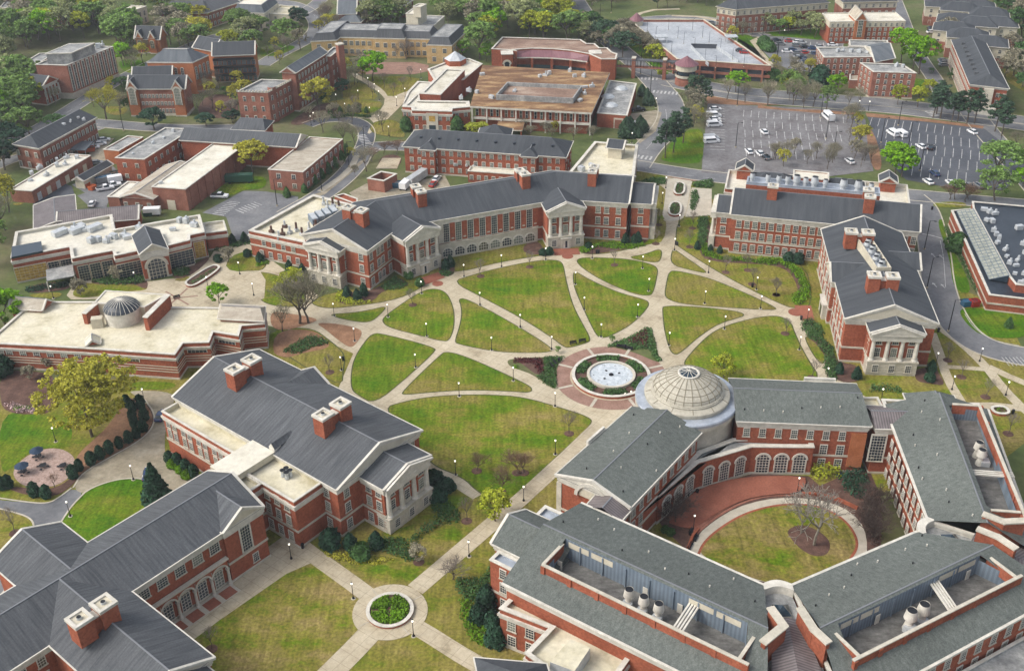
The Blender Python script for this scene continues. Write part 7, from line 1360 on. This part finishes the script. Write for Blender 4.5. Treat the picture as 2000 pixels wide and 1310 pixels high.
BASEH=dict(cone=3.5,ball=2.05,egg=3.15,spruce=6.2,young=5.6,vase=4.4,big=11,syc=12.5,leaf=10,loose=10,oak=15.5,wisp=6,pine=13)
WHAT=dict(cone=('conical clipped evergreen shrub','shrub'),ball=('round clipped shrub','shrub'),egg=('tall dark evergreen shrub','shrub'),spruce=('dark conifer','conifer'),young=('bare young tree in mulch','tree'),vase=('bare vase-shaped tree','tree'),big=('large bare tree','tree'),syc=('pale-barked bare tree','tree'),leaf=('leafy tree','tree'),loose=('thinly leaved tree','tree'),oak=('huge spreading olive tree','tree'),wisp=('small wispy tree','tree'),pine=('tall pine','tree'))
CW=dict(spring='bright green',mid='mid green',olive='olive',yellow='yellow-green',pale='pale green',dark='dark',pine='',grey='greyish',rust='russet',hedge='dark',limeh='lime green',maroon='maroon',thicket='dark brown',blossom='pink')
NT=[0]
def plant(kind,x,y,h=None,col=None,wide=1.0,ring=False,w=None):
    p=Vector((w[0],w[1],0)) if w is not None else U(x,y); L=PK[kind]; NT[0]+=1; pr=L[NT[0]%len(L)]; s=(h or BASEH[kind])/BASEH[kind]*rng.uniform(.95,1.05); col=col or {'cone':'dark','ball':'hedge','egg':'dark','spruce':'dark','pine':'pine','oak':'olive','wisp':'yellow','leaf':'mid','loose':'pale'}.get(kind)
    ms={'crown':LV[col],'foliage':LV[col]} if col else None
    if kind in('young','vase','big') and col: ms={'branches':LV[col]}
    o=inst(pr,(p.x,p.y,.02),rng.uniform(0,6.28),(s*wide,s*wide,s),ms); what,cat=WHAT[kind]
    cw=CW.get(col,'') if col else ''; 
    if cw and cw in what: cw=''
    g={'shrub':'shrubs beside the halls','conifer':'conifers','tree':'trees of the campus'}[cat]
    reg(o,(cw+' '+what).strip(),cat,g,p)
    if ring: c=MB(); c.cone((p.x,p.y),1.15,1.0,0,.13,14,mulch); k=c.build('mulch_ring'); k['kind']='structure'
    return o
def many(kind,s,h=None,col=None,wide=1.0,ring=False):
    for x,y in Q(s): plant(kind,x,y,h*rng.uniform(.9,1.1) if h else None,col,wide,ring)
many('young','M2: 1178,1060 1688,845 M3: 133,775 770,760 1105,460 1080,600 1355,485 1335,625 1605,815 1770,800 1803,905 1985,985 M4: 140,985 205,1275 L2: 555,335 L4: 405,375 1425,245 1530,370 1710,520 1880,795 L3: 430,795',5.2,None,1.1,True)
many('vase','L2: 1658,1075 1840,1230 L3: 90,1090 L2: 1960,1090',5.0,'rust',1.0,True); many('vase','B2: 1440,640',5.5,None,1.1); many('young','B2: 1540,215 B1: 110,300 1545,1150',6,None,1,True); many('wisp','B2: 1190,515',4,'grey',1,True)
many('big','M2: 330,1200 395,1195',13,'grey',1.25); many('big','M2: 200,1260',8,'grey'); plant('syc',1590,1065,13); plant('syc',1565,1042,8.5)
many('wisp','L3: 1590,375',6,'yellow',1.15); many('wisp','B2: 1750,215',7,'yellow',1.1); plant('oak',180,852,20,'olive',.95)
many('leaf','M1: 1650,1065',6.2,'spring',1.15); plant('leaf',14,648,12.5,'spring',1.2); plant('loose',-12,520,12,'mid'); many('spruce','L1: 1190,1310',9.5,'dark',1.25); plant('spruce',-5,728,7,'dark')
many('cone','M2: 685,1000 760,1020 810,985 1425,790 1460,770 250,795 350,820 30,735 M3: 850,600 915,600 945,590 L4: 610,340 740,380 1300,330 M1: 1750,600 1840,590',3.3); many('ball','M3: 575,635 230,685 280,680 L4: 1290,400 M1: 1640,735 1860,695 1955,735',2.2,'dark')
plant('egg',647,1068,4.4,None,1.2); many('cone','B2: 690,412 880,408',4.0,None,1.05); many('ball','B2: 770,475',3.2,'hedge',1.2); many('cone','B2: 1625,945 1690,845 1735,1000 1755,1110',5.0)
many('egg','L1: 955,590 1000,625 1060,600 1090,690 1000,690 1080,775 1010,740 1030,825 970,860 900,898 825,937 755,980 690,1025 600,1070 555,1125 70,1200 265,1262 355,1275 20,1210 1340,1040 1400,1078 1460,1122 1275,1012',3.2,None,.85); many('ball','L1: 1300,1048 1355,1088 1405,1128',1.9,'limeh'); many('ball','L2: 1340,1160 1425,1220 1365,1290',2.9,'dark',1.3)
many('wisp','M2: 230,930 290,900 190,960',4.2,'yellow',1.4); many('ball','M2: 1150,860 1230,915',2.6,'hedge'); many('young','L1: 410,1195',3.5,'rust',1.5); many('egg','L1: 20,350',6,'dark',1.3); many('wisp','L1: 230,390 370,310',4,'grey',1.2)
many('wisp','zz' if 0 else 'L3: 750,110 345,190',2.0,'mid'); many('ball','M4: 230,735 300,745',3,'dark'); many('cone','M3: 1390,640 1490,660 1560,670',2.6)
# middle distance
many('leaf','T2: 880,612',13.5,'spring',1.15); many('loose','T2: 800,585',9,'grey'); many('big','T2: 740,640',8,'grey'); many('leaf','T2: 475,858',12,'olive',1.15); many('leaf','T2: 650,725',8,'dark',1.0); many('ball','T2: 500,740',3,'hedge')
many('big','T2: 955,995 660,1090 745,1095 830,1290',8.5,'grey'); many('vase','T2: 960,1160 1055,1160 870,1215',5.0,'rust',1.1); many('young','T2: 1030,732 960,668 1108,678 1165,605 875,738 740,830 1120,450 1060,450',6.5,None,1.1); many('big','T2: 1130,450',9)
many('leaf','T2: 1680,450',15,'mid',1.2); many('leaf','T2: 1550,440',8,'spring'); many('leaf','T2: 1730,465',7,'spring'); many('leaf','T2: 950,205',16,'mid',1.05); many('loose','T2: 840,215',8,'grey'); many('big','T2: 550,160',10,'grey'); many('leaf','T2: 330,200',9,'dark',1.3); many('leaf','T2: 220,330',10,'mid',1.35); many('loose','T2: 335,380 300,300',10,'grey'); many('loose','T2: 480,260 590,215 540,230',7,'olive')
many('cone','T2: 560,865 633,850 703,840 770,842 830,850',2.8,'hedge'); many('egg','T2: 1130,985 1510,1000',5.5,'hedge'); many('wisp','T2: 1660,1010 1620,1000 1710,1005',4.0,'yellow',1.5); many('wisp','T3: 260,940 370,950 480,960',4.2,'yellow',1.5); many('big','T3: 130,1040 460,1060 600,1060',5.5,'grey',1.3); many('cone','T2: 680,1165 645,1215 595,1255 545,1300',4.0,'hedge'); many('cone','M2: 495,110 440,150 365,215 235,250',3.5,'hedge')
many('pine','T3: 1360,800 1450,800 1335,790 1410,770',11,None,1.0); many('pine','T3: 1150,1190 1210,1150 1285,1075',12.5,None,1.1); many('leaf','T3: 700,350',11,'pine',1.4); many('leaf','T3: 1060,480 1110,490',8,'yellow',1.0); many('leaf','T3: 1680,695',8,'spring',1.3); many('big','T3: 1615,750 1920,795 1750,770',8.5,'grey'); many('leaf','T3: 300,205',14,'yellow',1.2); many('leaf','T3: 250,270 130,260',10,'mid')
many('cone','T3: 855,1030 880,1020',7,'pine',1.1); many('cone','T3: 915,1032 950,1035 975,1000 975,720 1015,740 1040,790 1015,790 960,965 990,990',4.5,'pine',1.1); many('ball','T3: 1940,610 1970,600 1920,370 1890,340 1960,580',4,'hedge',1.2); many('big','T3: 1360,960 1440,970 1370,930',7,'grey'); many('egg','T3: 1110,560',0 or 3,'yellow'); many('ball','T3: 640,530 670,535',3,'yellow')
for t in np.linspace(0,1,13): plant('loose',1212+t*72,72+t*52,rng.uniform(8,10),'grey',.75)
many('big','T4: 265,790 345,815 415,805 75,790 700,960',9,'grey'); many('leaf','T4: 590,705',9,'spring',1.15); many('loose','T4: 515,830',11,'mid',.9); many('loose','T4: 225,710 280,760',10,'mid'); many('leaf','T4: 220,700',9,'yellow'); many('leaf','T4: 1050,790 1200,805 1275,740',7.5,'yellow',1.0); many('pine','T4: 1315,890 1370,895 1455,920 1500,915 1570,930 1625,930 1830,1025 1780,990 1340,860',12,None,1.15)
many('leaf','T4: 1210,560 1075,480 1160,530',15,'spring',1.0); many('loose','T4: 425,285 400,250',11,'pale',1.2); many('loose','T4: 245,240 60,250 280,200',9,'pale'); many('egg','T4: 460,650',8,'dark',1.3); many('loose','T4: 770,1110',8,'olive',1.1); many('leaf','T4: 1030,1310 1080,1330',10,'spring',1.3); many('leaf','T4: 1990,1320',10,'spring',1.3); many('loose','T4: 1800,1340',12,'mid',1.5); many('big','T4: 130,1200 220,1200 440,1195 560,1225 800,1210 850,1225 1930,1110',6.5,'grey',1.1); many('big','T4: 610,590',9,'grey'); many('ball','T4: 65,380 90,390 40,350 75,590 110,600',4,'hedge',1.2); many('loose','T4: 1400,330 1880,440 1850,600',11,'grey',1.1); many('wisp','T4: 1300,560 1470,570 1440,600',3,'hedge')
many('loose','M4: 1780,280',12,'mid',1.3); many('loose','M4: 1480,270',7,'mid',1); many('vase','M4: 1440,270 1560,290 1580,270',5,'rust',1.2); many('ball','M4: 1490,650',5,'hedge',1.1); many('leaf','M4: 1990,180',8,'spring',1.2); many('cone','M4: 1880,1230',3,'hedge')
many('big','T1: 800,900',12.5,'olive',1.25); many('leaf','T1: 928,500',11,'spring',1.1); many('leaf','T1: 480,960 410,960',5,'hedge',2.0); many('leaf','T1: 1160,975',7,'dark',1.75); many('leaf','T1: 1550,950',5,'dark',1.9); many('leaf','T1: 1750,925',5,'dark',1.6); many('leaf','T1: 225,1040 60,960 100,850',12,'mid',1.3); many('leaf','T1: 240,800 170,760',11,'yellow',1.2); many('big','T1: 420,790 1100,420 1600,820 1500,860 1560,720',8,'grey'); many('leaf','T1: 1900,1300',12,'olive',1.15); many('loose','T1: 1850,720 1880,870 1790,640',7,'olive',1.1); many('leaf','T1: 920,690 980,840',6,'hedge',1.2); many('leaf','T1: 60,1130 40,1280 130,1160',10,'dark',1.3); many('leaf','T1: 30,1240',9,'mid',1.4); many('wisp','T1: 1700,720 1650,600 1730,500',3.5,'hedge',1.4); many('big','M1: 40,500',13,'grey',1.0); many('loose','M1: 10,600',8,'mid')
many('wisp','M1: 610,990 880,880 1720,740',4.5,'grey',1.1); many('big','M1: 870,850',4.5,'rust',1.0)
# woods: each tree its own
def woods(poly,n,kinds,hr=(9,14)):
    P=Q(poly); W_=[U2(*q) for q in P]; xs=[q.x for q in W_]; ys=[q.y for q in W_]; c=0; tries=0; pts=[]
    def inside(p):
        k=False
        for i in range(len(W_)):
            a,b=W_[i],W_[i-1]
            if (a.y>p[1])!=(b.y>p[1]) and p[0]<(b.x-a.x)*(p[1]-a.y)/(b.y-a.y)+a.x: k=not k
        return k
    while c<n and tries<n*40:
        tries+=1; p=(rng.uniform(min(xs),max(xs)),rng.uniform(min(ys),max(ys)))
        if not inside(p) or any((p[0]-q[0])**2+(p[1]-q[1])**2<14 for q in pts): continue
        pts.append(p); k,col,wd=kinds[int(rng.integers(len(kinds)))]; plant(k,0,0,rng.uniform(*hr),col,wd*rng.uniform(.9,1.15),w=p); c+=1
MIX=[('leaf','mid',1.2),('leaf','mid',1.1),('loose','pale',1.15),('leaf','pale',1.2),('leaf','mid',1.2),('loose','grey',1.1),('leaf','mid',1.25),('leaf','spring',1.0),('loose','pale',1.1),('leaf','yellow',1.1)]
woods('-60,40 -60,-40 60,-40 140,-10 160,30 190,45 215,60 225,82 150,80 80,88 40,110 30,135 -60,160',66,MIX,(12,17)); woods('-60,170 30,165 60,178 75,205 72,232 45,262 -40,300',20,MIX,(11,15)); woods('205,30 235,62 262,66 262,100 238,98 225,80',16,MIX,(10,15)); woods('315,55 340,40 400,48 405,95 330,112 326,75',16,[('loose','grey',1.1),('leaf','mid',1.1),('loose','olive',1.2),('leaf','mid',1.2)],(9,13)); woods('420,80 480,50 520,60 520,100 470,112 440,105',8,MIX,(9,12)); woods('250,-30 330,-30 350,10 300,40 260,30',12,MIX,(9,14))
woods('870,30 900,-40 1090,-40 1108,20 1120,60 1150,90 1140,100 1000,75 940,85 915,60',62,MIX+[('leaf','yellow',1.2)],(11,16)); woods('725,60 720,5 760,0 790,20 775,75',14,MIX,(10,15)); woods('830,0 880,10 890,50 872,55',12,MIX,(9,13)); woods('1120,55 1150,70 1205,95 1225,112 1215,120 1150,98',12,[('leaf','pine',1.3),('leaf','hedge',1.1),('loose','grey',1)],(8,12)); woods('1130,-30 1400,-40 1395,10 1330,28 1240,22 1160,38',30,[('leaf','pine',1.1),('loose','grey',1),('leaf','hedge',1.1),('loose','pale',.9)],(8,12)); woods('1580,-10 1760,-30 1750,10 1640,15',8,MIX,(9,12)); woods('1490,55 1600,60 1600,75 1500,78',4,MIX,(7,9))
woods('1930,20 1960,-40 2080,-40 2080,160 1990,140 1975,100 1990,60',32,[('leaf','pine',1.2),('leaf','hedge',1.2),('loose','grey',1)],(11,15)); woods('1965,110 2040,150 2080,280 2010,230 1990,180',18,[('loose','grey',1.1),('leaf','hedge',1.1)],(9,12)); woods('1850,55 1875,60 1870,100 1850,95',3,[('loose','grey',1)],(8,10))
BARE=[('big','grey',.9),('big',None,.8),('loose','grey',.9),('loose','olive',.9),('big','grey',1.0),('young',None,1.2)]
woods('405,150 460,140 470,200 455,240 410,240 380,215 385,180',10,BARE,(6,9)); woods('430,95 560,85 590,115 540,135 520,110 440,110',7,BARE,(6,9)); woods('180,190 240,175 245,225 180,235',5,BARE,(6,9)); woods('230,110 290,100 285,140 235,150',5,BARE,(7,10)); woods('600,235 700,225 690,265 600,260',7,BARE,(5,8)); woods('680,300 740,300 700,350 665,340',5,BARE,(4,6)); woods('960,250 1080,245 1120,262 1080,275 980,268',8,BARE,(4,6)); woods('650,130 700,110 720,150 690,180 655,170',6,BARE,(6,9)); woods('1390,350 1500,350 1500,352 1390,352',0,BARE); woods('1640,230 1680,225 1690,330 1660,330 1655,260',6,BARE,(5,8)); woods('1340,205 1372,210 1372,255 1345,250',5,BARE,(6,9)); woods('1480,130 1590,140 1590,175 1480,172',8,BARE,(6,9)); woods('1540,195 1680,205 1680,212 1540,204',4,BARE,(6,8)); woods('1500,300 1640,300 1640,335 1500,335',6,BARE,(5,7)); woods('1730,250 1900,262 1900,268 1730,258',0,BARE); woods('-40,340 15,330 20,420 -40,470',7,BARE,(9,12)); woods('0,150 60,150 60,180 0,200',5,MIX,(9,12)); woods('610,30 700,60 690,75 600,60',5,BARE,(6,9)); woods('1400,70 1480,60 1490,85 1440,90',5,BARE,(6,8))
# ---------------------------------------------------------------- hedges and ground cover (uncountable foliage)
def cover(s,h,col,sp=.55,rad=.5,name='ground_cover',ls=.12,per=16,px=True,zb=0):
    P=W(s) if isinstance(s,str) else [Vector(q) for q in s]; xs=[q.x for q in P]; ys=[q.y for q in P]; C=MB()
    y=min(ys)
    while y<max(ys):
        x=min(xs)
        while x<max(xs):
            px_,py=x+rng.uniform(-.2,.2)*sp,y+rng.uniform(-.2,.2)*sp; k=False
            for i in range(len(P)):
                a,b=P[i],P[i-1]
                if (a.y>py)!=(b.y>py) and px_<(b.x-a.x)*(py-a.y)/(b.y-a.y)+a.x: k=not k
            if k:
                u=rng.normal(0,1,(per,3)); u[:,2]=np.abs(u[:,2]); u/=np.linalg.norm(u,axis=1)[:,None]; hh=h*rng.uniform(.8,1.15)
                quads(C,np.array([px_,py,zb])+u*np.array([rad,rad,hh]),u+rng.normal(0,.3,(per,3)),ls*rng.uniform(.7,1.4,per),LV[col],rng)
            x+=sp
        y+=sp
    o=C.build(name); 
    if o: o['kind']='stuff'
    return o
for s,h,c,n in(('M3: 1400,400 1480,400 1460,560 1440,640 1400,610',.9,'hedge','hedge'),('M3: 1420,630 1470,605 1490,660 1560,700 1700,710 2000,735 1990,765 1720,735 1560,725 1440,690',.8,'limeh','hedge'),('M4: 0,712 150,715 230,735 330,800 390,920 385,1000 310,1070 260,1040 265,980 320,960 310,880 230,790 150,745 0,735',.9,'limeh','hedge'),
 ('L4: 355,60 430,25 560,150 600,290 590,400 540,400 500,310 510,210 440,110',.8,'hedge','ground_cover'),('M4: 320,1190 400,1170 480,1230 500,1300 420,1300 350,1260',.8,'hedge','ground_cover'),('M2: 930,930 1040,850 1130,900 1120,930 980,955',.7,'hedge','hedge'),('M2: 600,980 650,960 720,1020 860,1040 720,1060 600,1030',.7,'yellow','ground_cover'),('M3: 510,635 600,610 740,590 850,600 980,590 1000,620 900,640 760,640 640,620 560,670 510,670',.7,'limeh','hedge'),
 ('B2: 850,410 950,340 1060,340 1110,400 1190,500 1100,500 960,450',.9,'hedge','ground_cover'),('B2: 1110,380 1190,290 1300,200 1390,190 1380,230 1260,300 1160,400',1.2,'hedge','hedge'),('B2: 1280,80 1380,60 1480,150 1500,230 1400,230 1300,150',.8,'hedge','ground_cover'),('B2: 1450,690 1480,640 1640,640 1730,540 1740,640 1690,680 1640,830 1540,800 1500,780',.9,'hedge','ground_cover'),('B2: 1490,800 1560,800 1580,900 1700,1000 1720,1120 1640,1140 1550,1040 1490,900',.8,'limeh','ground_cover'),
 ('B2: 470,440 560,420 800,470 1010,490 900,530 740,530 600,500',.35,'olive','ground_cover'),('L3: 705,140 870,80 1000,5 1040,0 1115,250 1090,262 1030,160 930,170 850,130 780,150',.55,'hedge','ground_cover'),('L3: 850,110 1010,15 1030,155 930,130',.6,'maroon','ground_cover'),('L3: 5,240 240,230 230,345 190,330 170,270 20,262',.6,'maroon','ground_cover'),('L3: 250,225 400,215 330,300 335,455 300,452 180,370 235,340',.55,'hedge','ground_cover'),('L3: 0,270 60,300 110,320 20,300',.4,'limeh','ground_cover'),
 ('M1: 690,885 850,850 1080,850 1095,890 1000,910 800,910',1.0,'hedge','ground_cover'),('M1: 1290,795 1420,785 1420,840 1310,850',1.0,'hedge','hedge'),('M1: 190,940 520,885 530,920 210,970',.9,'dark','ground_cover'),('M1: 1600,660 1720,640 1870,600 1870,570 1740,600 1610,630',.8,'hedge','hedge'),('L2: 200,180 400,60 480,80 570,120 420,150 330,200',.8,'hedge','ground_cover'),('L4: 860,440 1080,450 1080,490 850,480',1.2,'hedge','hedge'),('L4: 1750,610 1850,605 1885,655 1785,655',.7,'limeh','planter_plants'),
 ('M3: 1218,235 1232,160 1280,160 1292,185 1280,240',.8,'hedge','planter_plants'),('M3: 1180,380 1195,305 1265,308 1262,385 1220,395',.8,'hedge','planter_plants'),('M1: 1420,905 1620,785 1635,800 1470,915',.7,'hedge','planter_plants'),('M3: 945,150 1000,120 1150,110 1165,150 1010,175',.9,'hedge','ground_cover'),('M3: 1360,150 1500,120 1510,180 1370,180',.9,'hedge','ground_cover'),('M3: 1350,210 1390,200 1400,280 1365,350 1340,350',.8,'hedge','ground_cover'),
 ('M4: 1400,460 1470,600 1530,680 1680,970 1640,975 1500,690 1410,520',1.0,'hedge','hedge'),('L1: 30,580 100,570 210,600 320,600 300,640 150,640',.6,'blossom','ground_cover'),('L1: 100,590 240,600 230,625 110,620',.7,'limeh','ground_cover'),('T2: 560,880 700,865 860,875 860,890 700,880 570,895',.9,'hedge','hedge'),('M2: 330,200 560,0 640,-60 660,-50 580,30 380,220',.7,'hedge','ground_cover'),('M2: 1380,800 1490,820 1420,850 1370,830',.8,'hedge','hedge'),('M2: 0,755 90,730 100,750 10,775',.6,'limeh','hedge'),('M2: 190,820 290,810 300,840 220,850',.6,'limeh','hedge'),('T3: 210,900 530,920 530,960 210,945',1.6,'yellow','flowering_bushes')):
    cover(s,h,c,.62 if h<1.2 else .8,.5,n)
# fountain planting and the clipped round bed
for a in range(6):
    t0=.2+a*1.047; pts=[fc+Vector((math.cos(t0+k*.1),math.sin(t0+k*.1)))*8.2 for k in range(8)]+[fc+Vector((math.cos(t0+k*.1),math.sin(t0+k*.1)))*6.1 for k in range(7,-1,-1)]; cover(pts,.7,'hedge',.5,.45,'fountain_planting',.12,16,zb=.35)
for a in range(4):
    t0=.0+a*math.pi/2+1.62; pts=[cc+Vector((math.cos(t0+.1),math.sin(t0+.1)))*.5]+[cc+Vector((math.cos(t0+.09+k*.139),math.sin(t0+.09+k*.139)))*3.25 for k in range(11)]; cover(pts,.75,'limeh',.36,.4,'clipped_hedge',.11,18,zb=.35)
# courtyard thicket and shade planting
cover(Z_:=[U2(*q) for q in Z('1480,215 1660,200 1700,260 1560,300')],2.4,'yellow',.9,.9,'bushes',.15,26); cover([U2(*q) for q in Z('1680,270 1850,210 1900,300 1870,430 1780,400')],1.8,'dark',.9,.8,'bushes',.15,20)
cover([U2(*q) for q in Z('1830,560 1900,640 1920,760 1990,760 2000,420 1900,420')],1.3,'thicket',.8,.7,'bushes',.12,20)
for x,y in Z('1900,480 1930,560 1960,640 1900,700 1990,500 1950,720 560,560 520,600 470,640'): plant('vase',x,y,5,'thicket',1.0)
for x,y in Z('440,660 480,680'): plant('ball',x,y,1.5,'hedge')
# ---------------------------------------------------------------- finish
for p in PROTO: drop(p)
label_all()

# thin spring haze over the whole campus
m=MB(); m.prism([(-905,-125),(905,-125),(905,1505),(-905,1505)],-1.2,150,concrete,True,True); hz=m.build('haze'); hz['kind']='stuff'
hm=bpy.data.materials.new('haze'); hm.use_nodes=True; t=hm.node_tree; t.nodes.remove(t.nodes['Principled BSDF']); pv=t.nodes.new('ShaderNodeVolumePrincipled'); pv.inputs['Color'].default_value=(.86,.92,1,1); pv.inputs['Density'].default_value=.00014; pv.inputs['Anisotropy'].default_value=.2; t.links.new(pv.outputs[0],t.nodes['Material Output'].inputs['Volume']); hz.data.materials.clear(); hz.data.materials.append(hm)
